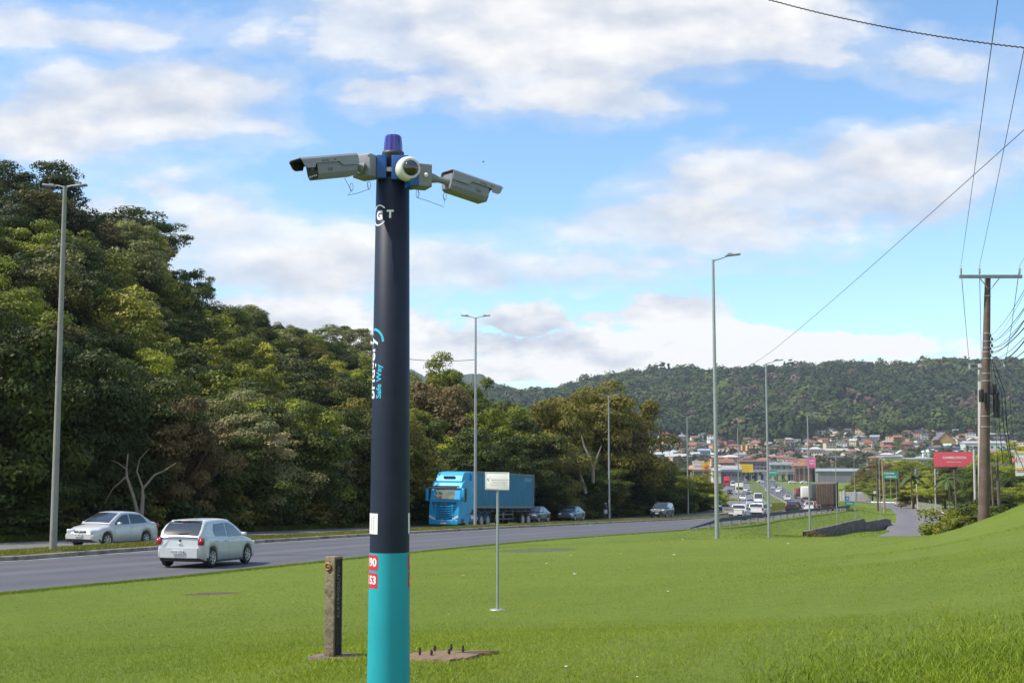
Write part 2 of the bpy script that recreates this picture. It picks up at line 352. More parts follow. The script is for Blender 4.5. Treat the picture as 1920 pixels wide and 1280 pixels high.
# ------------------------------------------------------------------ ground, roads, median
def grow(a, b, d0, g):
    o = [a]; d = d0
    while o[-1] < b: o.append(o[-1]+d); d *= g
    o[-1] = b; return np.array(o)
rows = np.concatenate([np.arange(-30, 60, 0.75), grow(60, 800, 0.75, 1.012)])
rows_far = grow(800, 3000, 10, 1.03)[1:]
def grass_mat(name, c1, c2, c3, dry, bumps=0.8):
    m = bpy.data.materials.new(name); m.use_nodes = True; t = NT(m.node_tree); b = m.node_tree.nodes['Principled BSDF']
    v = t.n('ShaderNodeTexCoord').outputs['Object']
    a = t.noise(v, 0.22, 5, 0.55); bb = t.noise(v, 2.6, 6, 0.65); cc = t.noise(v, 26, 6, 0.7)
    c = t.mix(t.ramp(a, [(0.35, 0.0), (0.65, 1.0)]), c1, c2); c = t.mix(t.ramp(bb, [(0.42, 0.0), (0.72, 0.7)]), c, c3)
    c = t.mix(t.ramp(cc, [(0.3, 0.55), (0.62, 0.0)]), c, tuple(x*.5 for x in c1)); c = t.mix(t.ramp(t.noise(v, 0.9, 9, 0.75), [(0.64, 0.0), (0.74, 0.45)]), c, dry)
    t.l(c, b.inputs['Base Color']); b.inputs['Roughness'].default_value = 0.75; b.inputs['Specular IOR Level'].default_value = 0.2
    bn = t.n('ShaderNodeBump'); bn.inputs['Strength'].default_value = bumps; bn.inputs['Distance'].default_value = 0.05
    t.l(t.m('ADD', cc, t.m('MULTIPLY', bb, 1.2)), bn.inputs['Height']); t.l(bn.outputs[0], b.inputs['Normal']); return m
M_GRASS = grass_mat('lawn_grass', (0.138, 0.192, 0.016), (0.168, 0.215, 0.022), (0.112, 0.155, 0.014), (0.21, 0.19, 0.06))
M_WILD = grass_mat('forest_floor', (0.035, 0.05, 0.016), (0.05, 0.07, 0.02), (0.04, 0.035, 0.02), (0.06, 0.05, 0.03))
M_FARG = grass_mat('valley_ground', (0.05, 0.085, 0.022), (0.07, 0.10, 0.03), (0.07, 0.065, 0.03), (0.12, 0.10, 0.06))
def strip(name, colsf, rws, m, dzf=None):
    nc = len(colsf(0.0)); V = []
    Xg = np.array([colsf(float(y)) for y in rws]); Yg = np.repeat(rws[:, None], nc, 1)
    Zg = dzf(Xg, Yg)
    V = np.stack([Xg, Yg, Zg], -1).reshape(-1, 3); nr = len(rws)
    i = np.arange(nr-1)[:, None]*nc+np.arange(nc-1)[None]
    Fq = np.stack([i, i+1, i+1+nc, i+nc], -1).reshape(-1, 4)
    return np_mesh(name, V, Fq, m)
sg = np.concatenate([[0], grow(.4, 60, .45, 1.03), grow(60, 900, 4, 1.09)[1:]])
def gsurf(X, Y): return gz(X, Y)
g1 = link('lawn_ground', strip('lawn_ground', lambda y: Rx(y)+sg, rows, M_GRASS, gsurf)); tag(g1, kind='structure')
sl_ = np.concatenate([[0], grow(.5, 60, .8, 1.03), grow(60, 900, 5, 1.09)[1:]])
g2 = link('forest_ground', strip('forest_ground', lambda y: (Fx(y)-sl_)[::-1], rows, M_WILD, gsurf)); tag(g2, kind='structure')
colsfar = np.linspace(-1, 1, 160)
g3 = link('valley_ground', strip('valley_ground', lambda y: colsfar*(900+y*.45)+150, np.concatenate([[800], rows_far]), M_FARG, lambda X, Y: zfar(X, Y))); tag(g3, kind='structure')
V = [(-9000, 2950, -60), (9000, 2950, -60), (9000, 9000, -60), (-9000, 9000, -60)]
g4 = MB().add([(-9000, -600, -40), (9000, -600, -40), (9000, 12000, -60), (-9000, 12000, -60)], [(0, 1, 2, 3)]).build('outer_ground', M_FARG); tag(g4, kind='structure')
# asphalt
def asphalt(name, base, bands):
    m = bpy.data.materials.new(name); m.use_nodes = True; t = NT(m.node_tree); b = m.node_tree.nodes['Principled BSDF']
    tc = t.n('ShaderNodeTexCoord'); v = tc.outputs['Object']; uv = t.n('ShaderNodeUVMap'); sp = t.n('ShaderNodeSeparateXYZ'); t.l(uv.outputs[0], sp.inputs[0])
    u = t.m('ADD', sp.outputs[0], t.m('MULTIPLY', t.m('SUBTRACT', t.noise(v, 0.15, 3), 0.5), 0.03))
    c = t.ramp(u, bands); c = t.mix(1.0, c, base, 'MULTIPLY')
    c = t.mix(t.ramp(t.noise(v, 0.35, 8, 0.7), [(0.35, 0.0), (0.7, 0.35)]), c, (0.15, 0.142, 0.135))
    c = t.mix(t.ramp(t.noise(v, 60, 4, 0.7), [(0.35, 0.25), (0.6, 0.0)]), c, (0.02, 0.02, 0.022))
    t.l(c, b.inputs['Base Color']); b.inputs['Roughness'].default_value = 0.72
    bn = t.n('ShaderNodeBump'); bn.inputs['Strength'].default_value = .35; bn.inputs['Distance'].default_value = 0.01
    t.l(t.noise(v, 90, 4, 0.7), bn.inputs['Height']); t.l(bn.outputs[0], b.inputs['Normal']); return m
M_ROAD = asphalt('asphalt', (0.098, 0.096, 0.108), [(0.0, .9), (0.07, 1.2), (0.16, .68), (0.28, 1.0), (0.40, .7), (0.5, 1.2), (0.6, .72), (0.72, .98), (0.84, .7), (1.0, 1.15)])
M_ROAD2 = asphalt('old_asphalt', (0.15, 0.146, 0.145), [(0.0, 1.1), (0.2, .9), (0.5, 1.1), (0.8, .9), (1.0, 1.1)])
def road(name, lf, rf, zlf, zrf, y0, y1, m, dz_=0.0, nc=9):
    rw = rows[(rows >= y0) & (rows <= y1)]; t = np.linspace(0, 1, nc)
    Xg = lf(rw)[:, None]*(1-t)+rf(rw)[:, None]*t; Zg = zlf(rw)[:, None]*(1-t)+zrf(rw)[:, None]*t+dz_
    V = np.stack([Xg, np.repeat(rw[:, None], nc, 1), Zg], -1).reshape(-1, 3)
    i = np.arange(len(rw)-1)[:, None]*nc+np.arange(nc-1)[None]; Fq = np.stack([i, i+1, i+1+nc, i+nc], -1).reshape(-1, 4)
    me = np_mesh(name, V, Fq, m); uvl = me.uv_layers.new(name='UVMap')
    U = np.stack([np.repeat(t[None], len(rw), 0), np.repeat(rw[:, None], nc, 1)], -1).reshape(-1, 2)[Fq.ravel()]
    uvl.data.foreach_set('uv', U.astype(np.float32).ravel())
    return link(name, me)
tag(road('highway', Lx, Rx, zL, zR, -30, 800, M_ROAD), kind='structure')
tag(road('oncoming_road', Fx, Mx, zL, zL, -30, 800, M_ROAD2), kind='structure')
M_PAINT = mat('worn_paint', (0.50, 0.50, 0.46), .7, var=.2, vs=4, dirt=((0.13, 0.13, 0.13), 1.6, .48))
tag(road('edge_line', lambda y: Lx(y)+.35, lambda y: Lx(y)+.5, lambda y: zL(y)+.008, lambda y: zL(y)+.008, 20, 400, M_PAINT, nc=2), kind='structure')
tag(road('road_edge_line', lambda y: Rx(y)-1.0, lambda y: Rx(y)-.85, lambda y: zR(y)+.02, lambda y: zR(y)+.02, 120, 400, M_PAINT, nc=2), kind='structure')
# kerbs (both sides of the median) and the median itself
M_KERB = mat('kerb_concrete', (0.27, 0.235, 0.20), .85, var=.3, vs=1.5, bump=.6, bs=12, dirt=((0.09, 0.075, 0.05), 1.1, .48))
def prof_strip(name, prof, y0, y1, m, xf, zf):   # profile list (dx, dz) swept along a road edge
    rw = rows[(rows >= y0) & (rows <= y1)]; nc = len(prof)
    Xg = xf(rw)[:, None]+np.array([p[0] for p in prof])[None]; Zg = zf(rw)[:, None]+np.array([p[1] for p in prof])[None]
    V = np.stack([Xg, np.repeat(rw[:, None], nc, 1), Zg], -1).reshape(-1, 3)
    i = np.arange(len(rw)-1)[:, None]*nc+np.arange(nc-1)[None]; Fq = np.stack([i, i+1, i+1+nc, i+nc], -1).reshape(-1, 4)
    return link(name, np_mesh(name, V, Fq, m, False))
kp = [(0.02, -.05), (0.0, .13), (-.04, .15), (-.2, .15), (-.22, .1)]
tag(prof_strip('kerb', kp, -30, 600, M_KERB, Lx, zL), kind='structure')
tag(prof_strip('kerb', [(-a, b) for a, b in kp][::-1], -30, 600, M_KERB, Mx, zL), kind='structure')
nm = np.linspace(0, 1, 7)
def medz(X, Y): 
    t = (X-Mx(Y))/(Lx(Y)-Mx(Y)); return zL(Y)+.12+.06*np.sin(np.pi*t)
rwm = rows[rows < 700]
tag(link('median_strip', strip('median_strip', lambda y: Mx(y)+.1+(Lx(y)-Mx(y)-.2)*nm, rwm, grass_mat('median_grass', (0.10, 0.135, 0.03), (0.14, 0.16, 0.045), (0.09, 0.11, 0.03), (0.20, 0.15, 0.08)), medz)), kind='structure')
# service road on the lower right
SRC = [(12,58),(20.5,74),(29.5,92),(37.5,111),(43.0,130)]+[tuple(at(*c)[:2]) for c in [(1731,980,170),(1716,965,225),(1684,955,275),(1630,948,315),(1585,943,350)]]
def ribbon(name, pts, wd, m, lift=.12, n=90):
    t = np.arange(len(pts)); tt = np.linspace(0, len(pts)-1, n); xs = spl(tt, t, [p[0] for p in pts]); ys = spl(tt, t, [p[1] for p in pts])
    ddx = np.gradient(xs); ddy = np.gradient(ys); l = np.hypot(ddx, ddy); nx, ny = ddy/l, -ddx/l; c = np.linspace(-.5, .5, 7)
    Xg = xs[:, None]+nx[:, None]*c*wd; Yg = ys[:, None]+ny[:, None]*c*wd; Zg = gz(Xg, Yg)+lift
    Zg = np.repeat(Zg.max(1)[:, None]*.25+Zg.mean(1)[:, None]*.75, 7, 1)
    V = np.stack([Xg, Yg, Zg], -1).reshape(-1, 3); i = np.arange(n-1)[:, None]*7+np.arange(6)[None]
    Fq = np.stack([i, i+1, i+8, i+7], -1).reshape(-1, 4); me = np_mesh(name, V, Fq, m); uvl = me.uv_layers.new(name='UVMap')
    U = np.stack([np.repeat((c+.5)[None], n, 0), np.repeat(tt[:, None]*20, 7, 1)], -1).reshape(-1, 2)[Fq.ravel()]; uvl.data.foreach_set('uv', U.astype(np.float32).ravel())
    return link(name, me)
M_ROAD3 = asphalt('service_asphalt', (0.16, 0.14, 0.145), [(0.0, 1.1), (0.3, .9), (0.5, 1.1), (0.8, .9), (1.0, 1.1)])
tag(ribbon('service_road', SRC, 7.2, M_ROAD3), kind='structure')
tag(ribbon('side_yard', [tuple(at(*c)[:2]) for c in [(1840,968,190),(1780,960,225),(1745,956,250),(1700,950,290)]], 9, mat('dirt_yard', (0.22, 0.17, 0.12), .9, var=.2, vs=.4), lift=.1), kind='structure')
def white_kerb(a, b, w=.35):
    va, vb = at(*a), at(*b); m_ = MB(); n = 8
    for i in range(n):
        p = va.lerp(vb, i/n); q = va.lerp(vb, (i+1)/n); p.z = G(p.x, p.y); q.z = G(q.x, q.y)
        m_.tube([p+Vector((0, 0, .1)), q+Vector((0, 0, .1))], w*.6, 6)
    o = m_.build('painted_kerb', mat('white_paint', (.75, .75, .72), .6, var=.08)); return o
tag(white_kerb((1731,955,236), (1803,957,222)), 'white painted kerb at the edge of the dirt yard beside the service road', 'kerb')
tag(white_kerb((1634,942,310), (1678,943,300)), 'white painted kerb on the far side of the service road bend', 'kerb')

# ------------------------------------------------------------------ distant hill forest, one mass
def hill_forest():
    rng = np.random.default_rng(3); Vs = []; Fs = []; Ts = []; cols = []
    xs = []; ys = []
    for (ylo, yhi, sp) in [(1130, 2080, 12.0)]:
        y = ylo
        while y < yhi:
            x0, x1 = (680-960)/F_PX*y, (2060-960)/F_PX*y; s_ = sp*(1+(y-1130)/2600)
            n = int((x1-x0)/s_); xx = np.linspace(x0, x1, n)+rng.uniform(-s_*.45, s_*.45, n); yy = y+rng.uniform(-s_*.5, s_*.5, n)
            xs.append(xx); ys.append(yy); y += s_*.95
    x = np.concatenate(xs); y = np.concatenate(ys); px = 960+F_PX*x/y
    lim = np.interp(px, [1000,1180,1300,1460,1560,1650,1700,1790,1960], [1000,1390,1330,1250,1390,1290,1330,1330,1230])
    keep = (y > lim); x, y = x[keep], y[keep]; n = len(x); z = zfar(x, y)
    # extra nearer green ridge behind the road trees
    nq = 120; r = rng.uniform(5.0, 12.5, n)*(1+.25*np.sin(x/61)*np.cos(y/83)); r[rng.random(n) < .06] *= 1.45; h = r*rng.uniform(.65, 1.1, n); zc = z+rng.uniform(6, 11, n)-1
    d = rng.normal(size=(n, nq, 3)); d[..., 2] = np.abs(d[..., 2])*1.0-.25; d /= np.linalg.norm(d, axis=-1, keepdims=True)
    lob = 1+.22*np.sin(d[..., 0]*7+x[:, None])*np.cos(d[..., 1]*6+y[:, None])+rng.uniform(-.14, .08, (n, nq))
    c = np.stack([x, y, zc], -1)[:, None]+d*lob[..., None]*np.stack([r, r, h], -1)[:, None]
    nrm = d+rng.normal(size=d.shape)*.2; nrm /= np.linalg.norm(nrm, axis=-1, keepdims=True)
    a = np.cross(nrm, rng.normal(size=d.shape)); a /= np.linalg.norm(a, axis=-1, keepdims=True); b = np.cross(nrm, a)
    s_ = rng.uniform(.9, 1.9, (n, nq, 1))*(r[:, None, None]/7)
    V = np.stack([c+a*s_, c+b*s_*.8, c-a*s_, c-b*s_*.8], 2).reshape(-1, 3)
    Fq = np.arange(len(V)).reshape(-1, 4); base = rng.beta(2, 2, n); tint = np.clip(base[:, None]+rng.normal(size=(n, nq))*.05, 0, 1)
    special = rng.random(n); hue = np.where(special < .05, 0.95, np.where(special < .13, .7, np.clip(base*.5+.16*np.sin(x/95+y/140)+.08, 0, .6)))
    me = np_mesh('distant_forest', V, Fq, None, False, np.repeat(tint.ravel(), 4))
    at2 = me.attributes.new('hue', 'FLOAT', 'POINT'); at2.data.foreach_set('value', np.repeat(np.repeat(hue, nq), 4).astype(np.float32))
    m = bpy.data.materials.new('distant_leaves'); m.use_nodes = True; t = NT(m.node_tree); bs = m.node_tree.nodes['Principled BSDF']
    hA = t.n('ShaderNodeAttribute', attribute_name='hue'); tA = t.n('ShaderNodeAttribute', attribute_name='tint')
    c0 = t.ramp(hA.outputs['Fac'], [(0, (.018, .038, .012)), (.2, (.026, .047, .013)), (.4, (.038, .061, .015)), (.6, (.066, .09, .02)), (.7, (.062, .076, .028)), (.95, (.12, .085, .062))])
    c1 = t.mix(tA.outputs['Fac'], t.mix(1.0, c0, (.6, .62, .66), 'MULTIPLY'), t.mix(1.0, c0, (1.3, 1.25, 1.15), 'MULTIPLY'))
    t.l(c1, bs.inputs['Base Color']); bs.inputs['Roughness'].default_value = .8; bs.inputs['Specular IOR Level'].default_value = .15
    me.materials.append(m); o = link('distant_forest', me); tag(o, 'dense dark green forest covering the long hill behind the town', 'forest', kind='stuff'); return o
hill_forest()
# far blue hills on the left of the ridge
def far_hill(name, prof, D, depth, col):
    rng = np.random.default_rng(5); px = np.linspace(prof[0][0], prof[-1][0], 260); top = np.interp(px, [p[0] for p in prof], [p[1] for p in prof])
    fine = np.cumsum(rng.normal(size=260))*.12; fine -= np.linspace(fine[0], fine[-1], 260); top = top-fine+rng.uniform(-.9, .9, 260)
    rowsN = 14; V = []
    for j in range(rowsN):
        t = j/(rowsN-1); Y = D-depth*(1-t)
        for k in range(260):
            v = at(px[k], top[k], D); zb = -60; z = zb+(v.z-zb)*(t**.8)+(rng.uniform(-8, 8) if 0 < j < rowsN-1 else 0); V.append((v.x*Y/D, Y, z))
    for j in range(1, 6):
        for k in range(260):
            v = at(px[k], top[k], D); V.append((v.x, D+j*depth*.25, v.z-j*(v.z+60)/5))
    nr = rowsN+5; i = np.arange(nr-1)[:, None]*260+np.arange(259)[None]; Fq = np.stack([i, i+1, i+261, i+260], -1).reshape(-1, 4)
    m = mat(name+'_cover', col, .9, var=.3, vs=.01); return tag(link(name, np_mesh(name, np.array(V), Fq, m)), kind='structure')
far_hill('blue_hills', [(560,725),(700,700),(772,690),(795,703),(850,706),(880,698),(905,700),(925,716),(960,724),(1010,742),(1080,760),(1200,780)], 4200, 900, (.035, .055, .03))
# ------------------------------------------------------------------ trees
M_LEAF = leaf_mat('leaves'); M_BARK = mat('bark', (0.12, 0.095, 0.07), .9, var=.35, vs=2, bump=.7, bs=14)
M_PALEBARK = mat('pale_bark', (0.23, 0.19, 0.14), .85, var=.3, vs=2, bump=.5, bs=14)
def crown_mesh(seed, ncl=34, nl=230, leaf=.26, shape=(1, 1, .8), cl=(.26, .42), low=-.45, hollow=.5, flat=.7):
    """leaf clumps spread over and through a unit crown (radius 1, centre 0); returned as one mesh of leaf faces"""
    r = np.random.default_rng(seed)
    d = r.normal(size=(ncl*3, 3)); d /= np.linalg.norm(d, axis=1, keepdims=True); d = d[d[:, 2] > low][:ncl]; n = len(d)
    rad = r.uniform(hollow, .92, n)*(1+.22*np.sin(d[:, 0]*5+seed)+.18*np.cos(d[:, 1]*6+seed*2))
    c = d*rad[:, None]*np.array(shape); cr = r.uniform(cl[0], cl[1], n)
    e = r.normal(size=(n, nl, 3)); e[..., 2] = np.where(r.random((n, nl)) < .6, np.abs(e[..., 2]), e[..., 2]); e /= np.linalg.norm(e, axis=-1, keepdims=True)
    rr = r.uniform(.55, 1.08, (n, nl, 1)); pos = c[:, None]+e*rr*cr[:, None, None]*np.array([1.15, 1.15, flat])
    nrm = e*1.0+np.array([0, 0, .25])+r.normal(size=e.shape)*.42; nrm /= np.linalg.norm(nrm, axis=-1, keepdims=True)
    a = np.cross(nrm, r.normal(size=e.shape)); a /= np.linalg.norm(a, axis=-1, keepdims=True); b = np.cross(nrm, a)
    s_ = r.uniform(.6, 1.25, (n, nl, 1))*leaf*.5
    V = np.stack([pos+a*s_*1.35, pos+b*s_*.62, pos-a*s_*1.35, pos-b*s_*.62], 2).reshape(-1, 3)
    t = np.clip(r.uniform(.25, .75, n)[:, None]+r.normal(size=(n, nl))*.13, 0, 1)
    return np_mesh('crown', V, np.arange(len(V)).reshape(-1, 4), M_LEAF, False, np.repeat(t.ravel(), 4)), c
def limbs_mb(cs, cz, R, H, rt, seed, every=2):
    m = MB(); r = random.Random(seed); top = cz
    pts = [(0, 0, -.5), (0.1*rt, 0, cz*.35), (r.uniform(-.3, .3), r.uniform(-.3, .3), cz*.75), (r.uniform(-.4, .4), r.uniform(-.4, .4), cz+R*.25)]
    m.tube(pts, [rt*1.25, rt, rt*.8, rt*.35], 8)
    for k, c in enumerate(cs):
        if k % every: continue
        s = Vector(pts[1]).lerp(Vector(pts[2]), r.uniform(.3, 1.1)); e = Vector((c[0]*R*.9, c[1]*R*.9, cz+c[2]*R*.9)); mid = s.lerp(e, .5)+Vector((0, 0, -.12*R))
        m.tube([s, mid, e], [rt*.42, rt*.28, rt*.1], 5)
    return m
TREEP = []   # (crown mesh, trunk mesh, crown centre height/R, kind)
def proto(seed, h=1.9, every=3, bark=None, **kw):
    me, cs = crown_mesh(seed, **kw)
    tb = limbs_mb(cs, h, 1.0, 1.0, .055, seed, every).build('trunk', bark or M_BARK)
    tm = tb.data; bpy.data.objects.remove(tb); TREEP.append((me, tm, h)); return len(TREEP)-1
NEAR = [proto(11, 1.0, ncl=74, nl=560, leaf=.046, cl=(.17, .3), low=-.8, shape=(1, 1, 1.05)), proto(12, 1.05, ncl=70, nl=560, leaf=.046, cl=(.16, .3), low=-.85, shape=(.95, 1.05, 1.1)), proto(13, .95, ncl=64, nl=560, leaf=.046, cl=(.18, .32), low=-.75, shape=(1.05, .95, .95))]
MID = [proto(21+k, 1.25+.15*(k % 3), ncl=48+3*k, nl=430, leaf=.052, cl=(.19, .33), low=-.5, shape=(1, 1, .75+.08*(k % 3)), flat=.62) for k in range(6)]
LACE = [proto(41, 1.9, every=1, ncl=30, nl=200, leaf=.06, cl=(.2, .34), low=-.1, shape=(1.1, 1.1, .62), flat=.4, hollow=.6, bark=M_PALEBARK), proto(42, 1.7, every=1, ncl=34, nl=200, leaf=.06, cl=(.18, .32), low=-.2, shape=(1, 1, .8), flat=.45, bark=M_PALEBARK)]
BUSH = [proto(51+k, .55, ncl=40, nl=200, leaf=.095, cl=(.2, .34), low=-.3, shape=(1.1, 1.1, .85), every=5) for k in range(3)]
TYPES = {   # colour word -> leaf colour
 'dark green': (.038, .056, .010), 'deep green': (.060, .082, .012), 'mid green': (.15, .18, .020), 'bright green': (.24, .285, .028),
 'yellow green': (.28, .29, .038), 'olive green': (.14, .135, .028), 'reddish brown': (.15, .115, .05), 'pale straw-coloured': (.36, .30, .14), 'grey green': (.19, .21, .085)}
def tree(ip, loc, R, col, label, group=None, rz=None, sz=1.0, name='tree', uniq=True, cat='tree'):
    me, tm, h = TREEP[ip]; e = thing(name, label, cat, loc, rnd.uniform(0, 6.28) if rz is None else rz, group)
    e.scale = (R, R, R*sz); c = rnd.uniform(.86, 1.16)
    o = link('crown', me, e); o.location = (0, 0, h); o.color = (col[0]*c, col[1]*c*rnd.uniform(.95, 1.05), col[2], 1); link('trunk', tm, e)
    if uniq: UNIQ.append(e)
    return e
def tree_px(ip, px, ptop, D, R, cn, label, group='trees of the wooded hillside', sz=None, name='tree', uniq=True, cat='tree', gz_off=0.0):
    """tree standing on the ground at depth D, as tall as its top in view"""
    if px < 1345 and D < 260 and 'right' not in (group or ''): D = max(D, float(np.interp((px-960)/F_PX, ub_u, ub_y))+R*.95+1.6)
    v = at(px, ptop, D); g = G(v.x, D)-.3+gz_off; me, tm, h = TREEP[ip]; top = h+.95; H = max(v.z-g, 1.5)
    s = H/(top*R) if sz is None else sz
    return tree(ip, (v.x, D, g), R, TYPES[cn], label, group, sz=s, name=name, uniq=uniq, cat=cat)
GH = 'trees of the wooded hillside'
def skyline(px, hw=0): return float(max(np.interp([px, px-hw, px+hw], SKX, SKP)))
# roadside front row: tall dense trees left, lower bushes to the right
front = [(-60,640,58,4.6,'dark green'),(-15,625,62,4.6,'deep green'),(35,640,60,4.2,'deep green'),(85,650,63,4.2,'dark green'),(135,665,64,3.9,'dark green'),(10,790,55,3.2,'dark green'),(70,820,57,3.0,'dark green'),(150,800,62,3.2,'dark green'),
 (190,760,70,3.4,'dark green'),(240,775,73,3.4,'olive green'),(420,800,76,3.4,'deep green'),(470,768,78,4.0,'grey green'),(530,765,80,3.9,'deep green'),(590,790,82,3.6,'mid green'),(640,770,84,4.0,'deep green'),(690,780,86,3.8,'olive green'),(740,770,90,4.0,'olive green')]
for (px, pt, D, R, cn) in front:
    tree_px(NEAR[rnd.randrange(3)], px, pt, D, R, cn, f'tall dense {cn} tree at the foot of the slope', GH)
for k, (px, D) in enumerate([(-30,52),(20,54),(75,57),(130,60),(185,62),(215,64),(330,67),(375,69),(425,71),(470,73),(515,75),(560,77),(610,79),(655,82),(700,85),(745,88),(790,93),(835,98)]):
    pt = 900+rnd.uniform(-25, 25) if px < 700 else 915
    tree_px(BUSH[k % 3], px, pt, D, rnd.uniform(2.2, 3.0), ['dark green', 'deep green', 'olive green'][k % 3], 'low dark bush on the verge before the tall trees', 'bushes along the far verge', name='bush', cat='bush')
# singled out trees
tree_px(NEAR[0], 330, 752, 71, 3.3, 'reddish brown', 'reddish brown leaved tree hung with creepers at the foot of the slope', GH, uniq=False)
tree_px(LACE[0], 475, 775, 74.5, 2.6, 'pale straw-coloured', 'tree with pale feathery drooping leaves behind the white hatchback', GH, uniq=False)
tree_px(LACE[1], 205, 535, 118, 4.0, 'pale straw-coloured', 'pale straw-coloured flowering tree halfway up the wooded hill', GH, uniq=False)
tree_px(MID[0], 105, 565, 112, 3.6, 'reddish brown', 'reddish brown flowering tree just beside the tall left lamp post', GH, uniq=False)
tree_px(LACE[0], 235, 380, 158, 6.8, 'deep green', 'wide umbrella-shaped tree on the edge of the hilltop', GH, uniq=False)
tree_px(LACE[1], 290, 405, 163, 4.6, 'deep green', 'thin open tree leaning out at the right end of the hilltop', GH, uniq=False)
tree_px(MID[2], 60, 300, 132, 5.2, 'dark green', 'dark round tree highest on the wooded hilltop', GH, uniq=False)
tree_px(LACE[1], 365, 490, 168, 3.0, 'deep green', 'small dark lone tree poking above the slope below the hilltop', GH, uniq=False)
tree_px(MID[1], 200, 420, 140, 6.2, 'olive green', 'large sunlit olive green tree under the brow of the hill', GH, uniq=False)
tree_px(LACE[0], 640, 592, 225, 4.8, 'grey green', 'pale open-crowned tree on the skyline left of the camera mast', GH, uniq=False)
tree_px(LACE[1], 688, 612, 232, 3.8, 'grey green', 'pale thin tree on the skyline cut by the camera mast', GH, uniq=False)
tree_px(MID[3], 800, 690, 132, 5.0, 'reddish brown', 'reddish brown tree right beside the camera mast above the truck', GH, uniq=False)
# hillside fill
K = 0; placed = []
rt = random.Random(5)
cand = []
for _ in range(9000):
    px = rt.uniform(-120, 1330); u = (px-960)/F_PX; D0 = float(np.interp(u, ub_u, ub_y))+7; Dr = max(float(np.interp(px, SKX, SKD)), D0+20)
    D = D0+(Dr+2-D0)*rt.random()**.9; cand.append((px, D, u*D))
for (px, D, x) in cand:
    sp = 4.0+D*.006
    if all((x-a)**2+(D-b)**2 > sp*sp for a, b in placed): placed.append((x, D))
placed.sort(key=lambda p: p[1])
rest = placed[190:]; small = []
for (x, D) in placed[:190]:
    px = 960+F_PX*x/D; R = rt.uniform(2.5, 3.9)*(1 if px < 900 else .92)
    w_ = rt.random(); g = G(x, D)
    up = px < 330 and 845-F_PX*g/D < 560  # hilltop trees get darker leaf colours, painting in the upper hill's shadow
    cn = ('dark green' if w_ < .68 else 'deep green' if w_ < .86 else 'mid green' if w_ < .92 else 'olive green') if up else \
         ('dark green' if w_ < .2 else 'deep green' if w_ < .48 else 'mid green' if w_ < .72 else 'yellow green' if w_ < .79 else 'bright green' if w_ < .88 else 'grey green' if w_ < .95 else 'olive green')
    ip = MID[rt.randrange(6)]; h = TREEP[ip][2]; sk = skyline(px); Dr = float(np.interp(px, SKX, SKD))
    top = (h+.95)*R; sz = rt.uniform(.85, 1.15); sk = skyline(px, R*.62*F_PX/D); vtop = at(px, sk-7*rt.random(), D).z
    if g+top*sz > vtop: sz = max(.35, (vtop-g+.3)/top)
    zone = 'on the hilltop' if up else ('high on the wooded slope' if D > 145 and px < 900 else 'on the wooded slope')
    tree(ip, (x, D, g-.4), R, TYPES[cn], f'{cn} leafy tree {zone}', GH, sz=sz)
